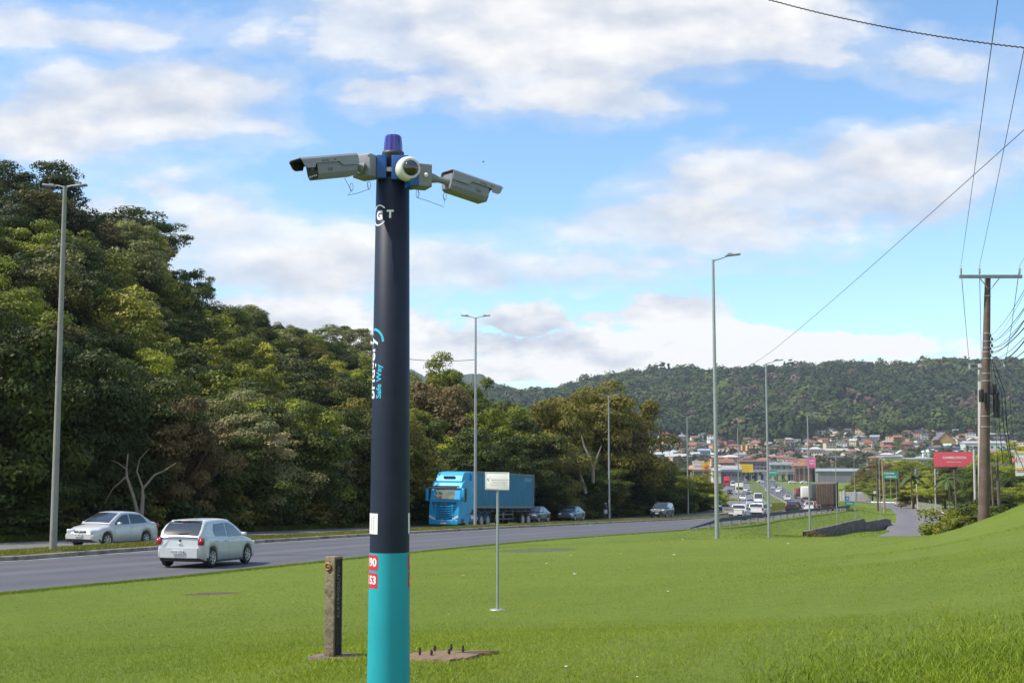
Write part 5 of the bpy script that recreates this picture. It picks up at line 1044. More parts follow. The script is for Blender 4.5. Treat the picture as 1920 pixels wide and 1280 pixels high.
# white-silver hatchback driving away
hb = place_car(393, 40.0, hatch(), M_SILVER, 'silver hatchback seen from behind driving away on the near carriageway', det=3, dyaw=R_(5.5))
add_plate(hb, -2.005, .655-.17, 0, 'IQW 3254')
for s in (-1, 1):
    m = MB(); m.lathe([(0, .02), (.045, .018), (.06, 0)], 18, M=Matrix.Translation((-1.945, s*.72, .81)) @ Matrix.Rotation(-math.pi/2, 4, 'Y')); m.build('lamp_ring', M_REDW, hb)
m = MB(); m.tube([(-1.90, .02, 1.03), (-1.90, -.26, 1.06)], .012, 6); m.box((-1.895, .0, 1.02), (.03, .06, .04)); m.build('wiper', M_BLACK, hb)
m = MB(); m.tube([(-.9, 0, 1.48), (-1.0, 0, 1.62)], [.008, .003], 6); m.build('antenna', M_BLACK, hb)
def sedan(L=4.2):
    k = L/4.2; sc = lambda P_: [(x*k, z) for x, z in P_]
    return dict(L=L, W=1.68, H=1.46, ax=(1.28*k, -1.19*k), r=.30, sill=.20, wb=.93, rw=.68, spk=7,
     deck=sc([(-2.1,.86),(-2.02,.98),(-1.85,1.03),(-1.2,1.04),(.7,.99),(1.1,.95),(1.6,.85),(1.85,.76),(2.02,.66),(2.1,.54)]), belt=sc([(-2.1,.84),(-1.8,.95),(-.5,.92),(.9,.87),(1.6,.77),(2.1,.53)]),
     roof=sc([(-1.55,1.03),(-1.3,1.19),(-1.0,1.36),(-.72,1.435),(-.1,1.46),(.3,1.42),(.62,1.27),(1.0,1.05),(1.12,.95)]), nose=[(.2,.10),(.35,.01),(.5,.0),(.65,.06),(.9,.2)], tail=[(.2,.08),(.32,.0),(.62,.0),(.9,.05),(1.1,.08)],
     ws=(.36*k, 1.06*k), rs=(-1.50*k, -1.0*k), win=[[(x*k, z) for x, z in q] for q in [[(-.1,.94),(-.1,1.35),(.2,1.33),(.42,1.24),(.82,.99),(.82,.92)], [(-1.25,.985),(-1.1,1.18),(-.9,1.32),(-.18,1.36),(-.18,.95)]]], seams=[-.14, .86, -1.0],
     bands=[(1,.30,.56,.03,None,'front_bumper'),(1,.22,.34,.04,M_BLACK,'lower_grille'),(-1,.30,.58,.03,None,'rear_bumper')],
     bits=[('headlight',1.90*k,.585,.665,(.34,.30,.145),M_WHL,-32),('grille',2.045*k,0,.645,(.05,.62,.075),M_BLACK,0),('grille_bar',2.075*k,0,.645,(.02,.56,.012),M_RIM,0),('badge',2.08*k,0,.65,(.02,.09,.09),M_RIM,0),('taillight',-1.99*k,.68,.84,(.16,.24,.2),M_REDL,-14),('door_handle',-.3,.84,.82,(.15,.03,.028),None,0),('door_handle',-1.0*k,.83,.84,(.13,.03,.028),None,0),('mirror',.72*k,.93,.97,(.13,.17,.11),None,0)])
sd = place_car(214, 53.2, sedan(), M_SILVER, 'silver sedan facing the camera on the far road behind the left lamp post', away=False, det=3, dyaw=R_(-3)); add_plate(sd, 2.135, .50, 0, 'IRT 8F21')
def suv(L=4.5, H=1.68, W_=1.82):
    k = L/4.5; sc = lambda P_: [(x*k, z*H/1.68) for x, z in P_]; q = H/1.68
    return dict(L=L, W=W_, H=H, ax=(1.38*k, -1.28*k), r=.35, sill=.26, wb=1.05, rw=.76, spk=5, deck=sc([(-2.25,1.05),(-2.15,1.10),(.9,1.12),(1.3,1.08),(1.9,.99),(2.15,.88),(2.25,.7)]), belt=sc([(-2.25,1.03),(0,1.05),(1.2,1.02),(2.25,.7)]),
     roof=sc([(-2.2,1.1),(-2.0,1.5),(-1.8,1.62),(-1.2,1.67),(0,1.68),(.3,1.64),(.7,1.42),(1.25,1.08)]), nose=[(.25,.10),(.4,.0),(.9,.04),(1.1,.2)], tail=[(.25,.08),(.4,0),(1.1,.05)], ws=(.36*k, 1.2*k), rs=(-2.17*k, -1.95*k),
     win=[[(x*k, z*q) for x, z in w_] for w_ in [[(-.2,1.07),(-.2,1.55),(.25,1.52),(.5,1.42),(.95,1.1)], [(-1.2,1.08),(-1.2,1.54),(-.28,1.55),(-.28,1.07)], [(-1.9,1.12),(-1.75,1.48),(-1.28,1.53),(-1.28,1.09)]]],
     bands=[(1,.30,.6,.04,M_BLACK,'front_bumper'),(-1,.28,.62,.04,M_BLACK,'rear_bumper')],
     bits=[('headlight',2.1*k,.68,.86*q,(.24,.34,.16),M_WHL,-20),('grille',2.235*k,0,.80*q,(.06,.85,.28),M_DARK,0),('taillight',-2.18*k,.76,1.0*q,(.16,.22,.3),M_REDW,-8),('mirror',.8*k,.99,1.12*q,(.14,.18,.14),M_BLACK,0),('rail',-.5,.66,1.70*q,(2.2,.04,.04),M_DARK,0),('brake_light',-2.0*k,0,1.58*q,(.05,.3,.025),M_REDW,0)])
place_car(1003, 112, sedan(4.1), M_BLKP, 'black car with lit headlights facing the camera behind the blue truck', away=False, det=2, group='cars waiting on the far road')
place_car(1071, 124, sedan(4.2), M_BLUEP, 'steel blue sedan facing the camera, second car behind the blue truck', away=False, det=2, group='cars waiting on the far road')
o = place_car(1241, 146, suv(4.6, 1.78, 1.9), M_GREYP, 'dark grey off-road car with bright grille facing the camera on the far road', away=False, det=2); m = MB(); m.box((0, 0, 0), (.05, .8, .3), bev=.02); q = m.build('chrome_grille', mat('chrome', (.55, .57, .58), .25, .7), o); q.location = (2.36, 0, .86); add_plate(o, 2.40, .55, 0, 'IVC 7B44')
place_car(1423, 141, suv(4.6, 1.66, 1.84), M_WHITE, 'white compact off-road car with red brake lights on the near carriageway', away=True, det=2)
place_car(1487, 176, suv(4.5, 1.62, 1.84), M_BLKP, 'black off-road car driving away left of the brown truck', away=True, det=2)
place_car(1518, 192, hatch(), M_WHITE, 'white hatchback directly left of the brown truck', away=True, det=2)
def pickup(mt, label, px, D, away=True, sign=False):
    S = dict(L=4.6, W=1.72, H=1.6, ax=(1.5, -1.25), r=.32, sill=.3, wb=1.0, rw=.74, spk=6, deck=[(-2.3,1.02),(-.4,1.04),(.9,1.04),(1.3,1.0),(2.1,.85),(2.3,.6)], belt=[(-2.3,1.0),(1.2,.98),(2.3,.6)],
      roof=[(-.62,1.0),(-.55,1.45),(-.4,1.57),(.3,1.6),(.6,1.5),(1.15,1.04)], nose=[(.3,.06),(.5,0),(1,.15)], tail=[(.3,.02),(.5,0),(1,0)], ws=(.6, 1.12), rs=(-.6, -.5), win=[[(-.4,1.04),(-.36,1.45),(.3,1.48),(.9,1.06)]],
      bands=[(-1,.38,.60,.08,M_BLACK,'rear_bumper')], bits=[('taillight',-2.28,.80,.86,(.08,.12,.28),M_REDL,0),('mirror',.75,.93,1.05,(.12,.17,.14),M_BLACK,0),('headlight',2.15,.66,.78,(.2,.28,.14),M_WHL,-20)])
    e = place_car(px, D, S, mt, label, 'pickup', away, det=2, name='pickup'); m = MB(); m.box((-1.45, 0, 1.045), (1.5, 1.44, .01)); m.build('cargo_bed', M_BLACK, e); add_plate(e, -2.40, .52, 0, 'ITK 5501')
    return e
pk = pickup(M_WHITE, 'white pickup with its red tail lamps towards us, nearest car beside the guardrail', 1386, 130)
# ladder rack board seen beside the pickup: a small wayside sign
def small_sign(px, py0, py1, w_px, D, name, label, cat, mt, txt=None, tcol=None, posts=1, lines=0, grp=None, frame_=True):
    v0 = at(px, py0, D); v1 = at(px, py1, D); w_ = w_px/F_PX*D; h = v0.z-v1.z; g = G(v0.x, D); e = thing(name, label, cat, (v0.x, D, g), 0, grp)
    yaw = math.atan2(v0.x, D)*-.5; e.rotation_euler.z = yaw
    for k in range(posts):
        m = MB(); xx = 0 if posts == 1 else (-.5+k/(posts-1))*w_*.8; m.tube([(xx, 0, -.3), (xx, 0, v1.z-g+h*.3)], .05 if w_ < 5 else .16, 8); m.build('post', M_GALV, e)
    b = MB(); b.box((0, 0, 0), (w_, .06 if w_ < 5 else .3, h)); bo = b.build('panel', mt, e); bo.location = (0, -.08 if w_ < 5 else -.3, v1.z-g+h/2); fy = -(.032 if w_ < 5 else .155)
    if frame_:
        f_ = MB(); t = max(.03, w_*.012)
        for s in (-1, 1): f_.box((s*(w_/2), 0, 0), (t, .1, h+t)); f_.box((0, 0, s*(h/2)), (w_+t, .1, t))
        f_.build('frame', M_GALV if w_ < 5 else M_DARK, bo)
    if txt:
        for (s, x, z, sz) in txt:
            v, f = text_geo(s, sz*h, sz*h*.02); t = MB(); t.add([(a+x*w_, fy-.004, b_+z*h) for a, b_, c in v], f); t.build('lettering', tcol, bo)
    return e, bo, w_, h
M_WTX = mat('white_sign_ink', (.78, .78, .76), .6, var=.02); M_SGN = mat('sign_green', (.01, .30, .19), .5, var=.05); M_SBL = mat('sign_blue', (.02, .15, .5), .5, var=.05)
small_sign(1365, 950, 960, 21, 126, 'wayside_board', 'weathered cream board with dark lettering beside the white pickup', 'sign', mat('cream_board', (.5, .47, .38), .7, var=.15, vs=3), [('OBRAS', 0, 0, .55)], mat('ink_brown', (.15, .12, .1), .7))
small_sign(1588, 930, 938, 8, 210, 'route_sign', 'small square blue route sign above the small green sign', 'sign', M_SBL, [('15', 0, 0, .6)], M_WTX)
small_sign(1593, 940, 947, 19, 205, 'direction_sign', 'small green direction sign right of the brown truck', 'sign', M_SGN, [('IGREJINHA', 0, 0, .36)], M_WTX)
small_sign(1669, 883, 897, 26, 260, 'direction_sign', 'large green direction sign on three posts above the service road pickup', 'sign', M_SGN, [('TAQUARA', -.08, .22, .3), ('IGREJINHA', .04, -.24, .3)], M_WTX, posts=3)
small_sign(1449, 881, 892, 15, 560, 'gantry_sign', 'green overhead sign beside the yellow billboard', 'sign', M_SGN, [('GRAMADO', 0, .1, .3)], M_WTX, posts=2)
e, bo, bw, bh = small_sign(1787, 847, 875, 71, 262, 'billboard', 'wide coral red billboard with white lettering above the trees on the right', 'billboard', mat('coral_board', (.75, .10, .13), .5, var=.04), [('CAMBELVISION', .02, .12, .22), ('COMUNICACAO VISUAL', 0, -.17, .085)], M_WTX, posts=2)
e, bo, bw, bh = small_sign(1398, 870, 885, 27, 620, 'billboard', 'yellow billboard with orange lettering over the viaduct', 'billboard', mat('yellow_board', (.85, .62, .03), .5, var=.04), [('SUPERMERCADO', 0, .24, .24), ('SEMPRE PERTO', 0, -.05, .22), ('DE VOCE', 0, -.32, .2)], mat('orange_ink', (.75, .25, .02), .6), posts=2)
e, bo, bw, bh = small_sign(1521, 858, 876, 16, 600, 'billboard', 'bright pink billboard left of the brown truck roof', 'billboard', mat('pink_board', (.80, .08, .33), .5, var=.04), [('LOJAS', 0, .2, .22), ('OFERTA', 0, -.1, .2)], M_WTX, posts=2)
small_sign(1506, 859, 873, 14, 602, 'billboard', 'small orange and cream billboard joined to the pink one', 'billboard', mat('peach_board', (.65, .33, .2), .5, var=.3, vs=.6), None, None, posts=1)
e, bo, bw, bh = small_sign(1921, 845, 892, 36, 235, 'billboard', 'pale billboard with yellow bands cut by the right edge', 'billboard', mat('pale_board', (.66, .68, .62), .5, var=.05), [('MODA', -.1, .12, .28)], mat('pink_ink', (.75, .25, .35), .6), posts=2)
for z0, hh, c, nm_ in ((.47, .06, (.8, .5, .05), 'top_band'), (-.2, .07, (.8, .5, .05), 'lower_band'), (-.26, .03, (.6, .08, .12), 'red_band')):
    m = MB(); m.box((0, -.165, z0*bh), (bw, .02, hh*bh)); m.build(nm_, mat(nm_+'_paint', c, .5), bo)
# ---- guardrail with concrete posts
def guardrail():
    e = thing('guardrail', 'low dark steel guardrail on short pale concrete posts curving along the highway', 'guardrail', (0, 0, 0)); ys = np.arange(93, 215, 1.0); x0, y0 = float(Rx(93))+.45, 93.; b = Vector((x0, y0, float(zR(93)))); e.location = b
    m = MB(); prof = [(0, .42), (.05, .48), (0, .54), (.05, .60), (0, .68)]; V = []
    for y in ys: 
        x = float(Rx(y))+.40; k = min(1, (y-93)/10); z = float(zR(y))
        for (d, h) in prof: V.append((x+d+.12-b.x, y-b.y, z+(h*1.25-.08)*(.25+.75*k)-b.z))
    n = len(prof); m.add(V, [(i*n+j, i*n+j+1, (i+1)*n+j+1, (i+1)*n+j) for i in range(len(ys)-1) for j in range(n-1)]); m.build('rail', mat('rail_steel', (.07, .068, .065), .7, .2, var=.2, vs=1), e)
    for y in np.arange(95, 214, 4.0):
        x = float(Rx(y))+.55; z = float(zR(y)); k = min(1, (y-93)/10); p = MB(); p.box((x-b.x-.05, y-b.y, z-b.z+.16*k), (.2, .2, .62*(.35+.65*k))); p.build('post', mat('post_concrete', (.27, .26, .23), .85, var=.2, vs=2), e)
guardrail()
# ---- blue truck
M_TBLUE = mat('truck_blue', (.02, .33, .60), .45, .1, var=.06, vs=2, coat=.25); M_CONT = mat('container_teal', (.03, .18, .30), .55, .1, var=.12, vs=1.2, dirt=((.07, .22, .30), 2.5, .55))
def truck():
    D = 91; v = at(832, 900, D); x = v.x; hd = road_heading(D+6, False); z = float(zL(D+4))+.02; sl_ = float(zL(D+10)-zL(D-2))/12
    e = thing('articulated_truck', 'bright blue articulated truck with a teal container facing the camera on the far road', 'truck', (x, D, z), 0, rot=(0, math.atan(sl_)*1.0, hd)); e.scale = (1, 1, 1.085)
    # x forward; front face at 0
    W2 = 1.25; side = [(-.02, .35), (.02, .7), (0, 1.15), (-.06, 1.75), (-.10, 1.95), (-.34, 2.75), (-.62, 3.12), (-1.0, 3.28), (-2.28, 3.30), (-2.28, 1.15), (-2.0, 1.05), (-1.9, .45)]
    m = MB(); n = len(side); ws_ = [(-1.0, .93), (-.93, 1.0), (.93, 1.0), (1.0, .93)]; V = []
    for (q, s) in ws_: V += [(-1.15+(a+1.15)*(1 if abs(q) < .95 else .965), q*W2, b) for a, b in side]
    m.add(V, [(i*n+k, i*n+(k+1) % n, (i+1)*n+(k+1) % n, (i+1)*n+k) for i in range(3) for k in range(n)]+[tuple(range(n))[::-1], tuple(range(3*n, 4*n))]); m.build('cab', M_TBLUE, e, bevel=.04)
    f = MB(); sp = [(-.72, 3.2), (-.95, 3.62), (-1.25, 3.86), (-2.2, 3.92), (-2.4, 3.92), (-2.4, 3.2)]; f.prism(sp, -1.08, 1.08, 'y'); fo = f.build('roof_fairing', M_TBLUE, e, bevel=.05)
    f = MB(); f.box((-.82, 0, 3.50), (.10, .9, .16), M=Matrix.Rotation(0, 4, 'Y')); f.build('roof_vent', M_BLACK, fo)
    f = MB(); f.prism([(-2.26, 1.3), (-2.75, 1.3), (-2.75, 3.8), (-2.26, 3.85)], 1.14, 1.22, 'y'); f.build('side_fairing', M_TBLUE, e); f = MB(); f.prism([(-2.26, 1.3), (-2.75, 1.3), (-2.75, 3.8), (-2.26, 3.85)], -1.22, -1.14, 'y'); f.build('side_fairing', M_TBLUE, e)
    g = MB(); V = []
    for t in (0, .33, .66, 1): 
        a = -.105-.235*t; b = 1.97+.76*t
        for q in (-1.14, -.6, 0, .6, 1.14): V.append((a+.02-.06*(abs(q) > 1), q, b))
    g.add(V, [(i*5+k, i*5+k+1, i*5+k+6, i*5+k+5) for i in range(3) for k in range(4)], smooth=True); g.build('windshield', mat('truck_glass', (.16, .19, .17), .1, var=.3, vs=2, coat=.5), e)
    f = MB(); f.box((.0, 0, 2.80), (.30, 2.3, .07), M=Matrix.Translation((-.12, 0, 0)) @ Matrix.Rotation(.2, 4, 'Y')); f.box((-.24, 0, 2.86), (.1, 2.2, .1)); f.build('sun_visor', M_DARK, e)
    gr = MB(); gr.prism([(-.98, 1.82), (.98, 1.82), (.78, 1.1), (.62, .62), (-.62, .62), (-.78, 1.1)], 0, .04, 'x', M=Matrix.Translation((-.02, 0, 0))); gr.build('grille_panel', mat('grille_blue', (.012, .12, .26), .4, .2), e, bevel=.01)
    for k in range(6):
        z0 = .74+k*.155; wd = .60+.07*k; s = MB(); s.prism([(-wd, z0+.05), (-wd*.55, z0-.03), (wd*.55, z0-.03), (wd, z0+.05), (wd*.98, z0+.09), (wd*.52, z0+.02), (-wd*.52, z0+.02), (-wd*.98, z0+.09)], .02, .075, 'x'); s.build('grille_slat', M_TBLUE, e)
    t = MB(); vv, ff = text_geo('IVECO', .19, .006); t.add([(.055, a, b+1.70) for a, b, c in vv], ff); t.build('lettering', mat('chrome', (.55, .57, .58), .25, .7), e)
    for s in (-1, 1):
        h = MB(); h.prism([(s*.66, .70), (s*1.16, .92), (s*1.19, .78), (s*.72, .56)], -.05, .05, 'x', M=Matrix.Translation((.0, 0, 0))); h.build('headlight', M_WHL, e, bevel=.01)
        h = MB(); h.prism([(s*.60, .80), (s*.84, .86), (s*.80, .98), (s*.7, 1.7), (s*.62, 1.72)], -.03, .035, 'x'); h.build('air_deflector', M_TBLUE, e)
        m_ = MB(); m_.box((-.12, s*1.46, 2.30), (.14, .22, .85), bev=.04); m_.box((-.16, s*1.36, 2.75), (.06, .26, .05)); m_.box((-.16, s*1.36, 1.9), (.06, .26, .05)); m_.build('mirror', M_TBLUE, e)
        w2 = MB(); w2.add([(-.42, s*(W2+.006), 1.95), (-.62, s*(W2+.006), 2.72), (-1.25, s*(W2+.006), 2.74), (-1.25, s*(W2+.006), 1.82), (-.8, s*(W2+.006), 1.82)], [(0, 1, 2, 3, 4)]); w2.build('side_window', M_GLASS, e)
        d_ = MB(); 
        for (a, b, c, d) in ((-.38, 1.2, -.36, 1.9), (-1.42, 1.0, -1.42, 2.8), (-.62, 2.8, -1.42, 2.8)): d_.add([(a-.015, s*(W2+.004), b), (a+.015, s*(W2+.004), b-.02), (c+.015, s*(W2+.004), d), (c-.015, s*(W2+.004), d+.02)], [(0, 1, 2, 3)])
        d_.build('door_seam', M_DARK, e)
        a_ = MB(); pts = [(-1.42+.62*math.cos(t_), .52+.62*math.sin(t_)) for t_ in [k*math.pi/12 for k in range(13)]]+[(-1.42+.52*math.cos(t_), .52+.52*math.sin(t_)) for t_ in [k*math.pi/12 for k in range(12, -1, -1)]]
        a_.prism(pts, s*1.0, s*1.27, 'y'); a_.build('wheel_arch', M_TBLUE, e)
        st = MB(); st.box((-.55, s*1.2, .55), (.5, .12, .3)); st.build('step', M_DARK, e)
    b = MB(); b.box((.03, 0, .46), (.14, 2.34, .34), bev=.05); b.build('bumper', M_TBLUE, e); b = MB(); b.box((-.1, 0, .27), (.3, 2.1, .1)); b.build('skirt', M_BLACK, e)
    b = MB(); b.box((.11, 0, .40), (.02, .42, .13)); pl = b.build('plate', M_PLATE, e); b = MB(); b.box((.122, 0, .44), (.004, .42, .03)); b.build('plate_band', mat('plate_red', (.5, .05, .05), .5), pl)
    ch = MB(); 
    for s in (-1, 1): ch.box((-4.2, s*.42, .85), (7.2, .09, .26))
    ch.box((-2.6, 0, 1.15), (.9, 2.0, .5)); ch.build('chassis', M_BLACK, e)
    for s in (-1, 1): tk = MB(); tk.tube([(-2.15, s*.95, .68), (-3.35, s*.95, .68)], .31, 16); tk.build('fuel_tank', mat('tank_silver', (.5, .51, .5), .35, .6), e)
    for (wx, ry) in ((-1.42, 1.06), (-4.3, 1.0), (-5.55, 1.0), (-13.0, 1.0), (-14.3, 1.0)):
        for s in (-1, 1): o = wheel(e, wx, s*ry, .51, .36, s, 10); 
    for (wx) in (-4.3, -5.55):
        for s in (-1, 1):
            a_ = MB(); pts = [(wx+.62*math.cos(t_), .52+.62*math.sin(t_)) for t_ in [k*math.pi/12 for k in range(13)]]+[(wx+.57*math.cos(t_), .52+.57*math.sin(t_)) for t_ in [k*math.pi/12 for k in range(12, -1, -1)]]; a_.prism(pts, s*.8, s*1.2, 'y'); a_.build('mudguard', mat('mudguard_blue', (.03, .11, .2), .5), e)
    # trailer frame and corrugated container
    t = MB(); 
    for s in (-1, 1): t.box((-9.2, s*.5, 1.22), (12.2, .14, .22))
    for k in range(9): t.box((-3.6-k*1.4, 0, 1.26), (.12, 2.4, .12))
    for s in (-1, 1): t.box((-9.2, s*1.15, .95), (3.6, .05, .09)); t.box((-9.2, s*1.15, .62), (3.6, .05, .09)); t.box((-7.6, s*1.1, .9), (.08, .08, .8)); t.box((-10.8, s*1.1, .9), (.08, .08, .8))
    t.build('trailer_frame', mat('trailer_grey', (.09, .095, .1), .6, var=.2), e)
    c = MB(); x0, x1, zb, zt = -3.15, -15.3, 1.40, 3.98; hw = 1.22
    for s in (-1, 1):
        k = 44; V = []
        for i in range(k*4+1):
            xx = x0+.12+(x1-x0-.24)*i/(k*4); off = (0, 0, -.045, -.045)[i % 4]; V.append((xx, s*(hw-.02+off), zb+.16)); V.append((xx, s*(hw-.02+off), zt-.12))
        c.add(V, [(2*i, 2*i+2, 2*i+3, 2*i+1) for i in range(k*4)])
    c.box(((x0+x1)/2, 0, (zb+zt)/2), (abs(x1-x0)-.1, 2*hw-.2, zt-zb-.05))
    c.build('container_walls', M_CONT, e)
    r = MB(); 
    for s in (-1, 1): 
        r.box(((x0+x1)/2, s*(hw-.03), zt-.06), (abs(x1-x0), .1, .12)); r.box(((x0+x1)/2, s*(hw-.03), zb+.08), (abs(x1-x0), .1, .16))
        for xx in (x0, x1): r.box((xx, s*(hw-.05), (zb+zt)/2), (.16, .14, zt-zb))
    r.build('container_frame', mat('container_rail', (.14, .19, .21), .6, .1, var=.25, vs=2), e)
    t = MB(); vv, ff = text_geo('HDDGA3J', .38, .008); t.add([(-13.9-a*1.0*-1, 0, 0) if 0 else (-13.85+a, -(hw+.012), b+3.55) for a, b, c_ in vv], ff)
    t2 = MB(); t2.add([(-13.85-a, (hw+.012), b+3.55) for a, b, c_ in vv], ff); t2.build('lettering', mat('cont_letter', (.3, .42, .48), .6), e)
    lad = MB()
    for k in range(6): lad.box((-2.98, 0.7, 1.6+k*.22), (.02, .4, .03))
    for s in (-1, 1): lad.box((-2.98, .7+s*.2, 2.2), (.02, .03, 1.5))
    lad.build('ladder', M_RIM, e)
truck()
# ---- brown curtain truck, rear view
def box_truck(px, D, W_, H_, L_, label, mt, group=None, ribs=0, cabc=None, away=True, name='truck', cat='truck', z0=1.2, lights=True):
    v = at(px, 900, D); hd = road_heading(D, away); z = G(v.x, D); e = thing(name, label, cat, (v.x, D, z), hd, group); s_ = -1 if away else 1
    b = MB(); b.box((0, 0, (z0+H_)/2), (L_, W_, H_-z0), bev=.03)
    for k in range(ribs):
        xx = -L_/2+.3+k*(L_-.6)/max(ribs-1, 1)
        for s in (-1, 1): b.box((xx, s*W_/2, (z0+H_)/2), (.16, .07, H_-z0-.1), 1)
    if ribs:
        for k in range(7): b.box((-L_/2, -W_/2+.2+k*(W_-.4)/6, (z0+H_)/2), (.09, .14, H_-z0-.12), 1)
    b.build('cargo_box', [mt, mat('tarp_fold', (.10, .075, .055), .8, var=.2)], e)
    if cabc: c = MB(); c.box((L_/2+1.15, 0, 1.65), (2.0, W_*.95, 2.5), bev=.12); co = c.build('cab', cabc, e); g = MB(); g.box((L_/2+2.16, 0, 2.05), (.04, W_*.8, .8)); g.build('windshield', M_GLASS, co)
    f = MB(); f.box((0, 0, .95), (L_+.2, W_*.5, .4)); f.box((-L_/2-.05, 0, .62), (.12, W_*.92, .14), 1); f.build('chassis', [M_BLACK, mat('bumper_bar', (.5, .3, .28), .6, var=.4, vs=2)], e)
    for xx in (-L_/2+1.1, -L_/2+2.3, L_/2+.6 if cabc else L_/2-1.2):
        for s in (-1, 1): wheel(e, xx, s*(W_/2-.2), .5, .34, s, 8)
    if lights:
        for s in (-1, 1): l = MB(); l.box((-L_/2-.08, s*W_*.33, .98), (.06, .5, .16)); l.build('taillight', M_REDL, e)
    return e
M_BROWN = mat('brown_tarp', (.135, .098, .072), .8, var=.25, vs=1.2, dirt=((.07, .05, .04), 1.5, .5))
box_truck(1551, 194, 2.6, 4.35, 13.0, 'tall brown tarpaulin truck seen from behind on the near carriageway', M_BROWN, ribs=14, cabc=M_REDP)
box_truck(1531, 262, 2.5, 4.2, 8.0, 'dark grey box truck half hidden ahead of the brown truck', mat('slate_box', (.06, .065, .065), .7), cabc=M_GREYP)
box_truck(1512, 283, 2.4, 3.5, 5.5, 'white box truck ahead of the white hatchback', mat('white_box', (.72, .70, .62), .6, var=.04), cabc=M_WHITE)
box_truck(1499, 330, 2.4, 3.0, 8.0, 'rusty red flatbed truck ahead of the white box truck', mat('rust_box', (.24, .09, .06), .8, var=.3), cabc=M_REDP)
def van(px, D, mt, label, group, away=False, H_=2.3, name='van', cat='van'):
    S = dict(L=5.0, W=1.95, H=H_, ax=(1.6, -1.5), r=.34, sill=.28, wb=1.1, rw=.86, spk=6, deck=[(-2.5,1.15),(1.5,1.15),(2.1,1.05),(2.5,.75)], belt=[(-2.5,1.1),(1.5,1.08),(2.5,.7)], roof=[(-2.48,1.1),(-2.4,H_-.1),(-2.2,H_),(.9,H_),(1.2,H_-.1),(2.0,1.12)],
      nose=[(.3,.05),(1,.1)], tail=[(.3,0),(1,0)], ws=(1.22, 1.95), rs=(-2.46, -2.39), win=[[(.6,1.15),(.6,H_-.35),(1.15,H_-.4),(1.6,1.15)]], bands=[(1,.3,.55,.04,M_BLACK,'front_bumper'),(-1,.3,.55,.04,M_BLACK,'rear_bumper')],
      bits=[('headlight',2.36,.75,.78,(.2,.3,.2),M_WHL,-20),('mirror',1.5,1.08,1.4,(.14,.18,.25),M_BLACK,0),('taillight',-2.46,.9,1.2,(.08,.12,.5),M_REDL,0)])
    return place_car(px, D, S, mt, label, cat, away, group, det=1, name=name)
GO = 'oncoming traffic on the far carriageway'; GA = 'traffic driving away in the distance'
van(1421, 257, M_WHITE, 'white van with a dark windscreen just above the white off-road car', GO)
place_car(1406, 236, sedan(4.3), M_SILV2, 'pale blue silver car between the pickup and the white van', away=False, group=GO)
place_car(1392, 300, sedan(4.3), M_WHITE, 'white sedan alone in the middle of the oncoming carriageway', away=False, group=GO)
box_truck(1386, 395, 2.5, 3.5, 6.5, 'cream coloured truck facing us in the oncoming carriageway', mat('cream_box', (.6, .57, .47), .6), GO, cabc=mat('cream_cab', (.62, .58, .45), .5), away=False, lights=False)
box_truck(1363, 540, 2.5, 3.9, 7.0, 'red truck facing us, farthest left in the oncoming carriageway', mat('crimson_box', (.55, .03, .05), .5), GO, cabc=paint('crimson_cab', (.6, .03, .06), .4, 0), away=False, lights=False)
van(1374, 520, M_WHITE, 'white minibus right of the red truck', GO, name='minibus', cat='minibus')
place_car(1368, 385, suv(), M_BLKP, 'black car at the left edge of the oncoming carriageway', away=False, group=GO)
place_car(1404, 400, sedan(), M_SILV2, 'silver blue car right of the cream truck', away=False, group=GO)
place_car(1397, 430, sedan(), M_WHITE, 'white car just behind the silver blue car', away=False, group=GO)
place_car(1379, 470, sedan(), M_BLUEP, 'blue grey car behind the cream truck', away=False, group=GO)
place_car(1476, 300, hatch(), M_WHITE, 'white hatchback above the black off-road car', away=True, group=GA)
place_car(1458, 415, sedan(), M_WHITE, 'white sedan right of the median lamp posts', away=True, group=GA)
place_car(1462, 436, suv(), M_WHITE, 'white van-like car ahead of the white sedan', away=True, group=GA)
place_car(1449, 470, sedan(), M_SILV2, 'silver car in the far bend of the highway', away=True, group=GA)
place_car(1452, 505, hatch(), M_BLUEP, 'dark blue car in the far bend of the highway', away=True, group=GA)
place_car(1439, 425, hatch(), M_SILV2, 'silver hatchback left of the median lamp posts', away=True, group=GA)
for k, (px, D, mt, lb) in enumerate([(1427,610,M_WHITE,'white car crossing below the yellow billboard'),(1470,640,M_GREYP,'dark car in the cross street under the green gantry sign'),(1486,600,M_WHITE,'white car in the cross street left of the pink billboard'),(1508,610,M_WHITE,'white car parked below the pink billboard'),(1448,640,M_SILV2,'silver car in the cross street'),(1538,560,M_WHITE,'white car parked before the long grey shed')]):
    place_car(px, D, sedan(), mt, lb, away=True, group='cars in the cross street', dyaw=R_(-75))
place_car(1345, 205, sedan(), M_BLUEP, 'dark blue car half hidden at the end of the low wood', away=False, group=GO)
svp = pickup(M_WHITE, 'white pickup with a loaded bed driving on the service road', 1685, 280)
svp.location.z = G(svp.location.x, 280)+.15
m = MB(); m.box((0, 0, 0), (1.2, 1.2, .7), bev=.06); m.box((.1, .2, .5), (.6, .5, .5), 1, bev=.05); o = m.build('load_of_crates', [mat('yellow_load', (.5, .33, .05), .7, var=.3), mat('grey_load', (.3, .29, .27), .7)]); o.location = svp.location+Vector((-.6, -1.2, 1.45)); tag(o, 'yellow and grey load standing in the bed of the service road pickup', 'load')
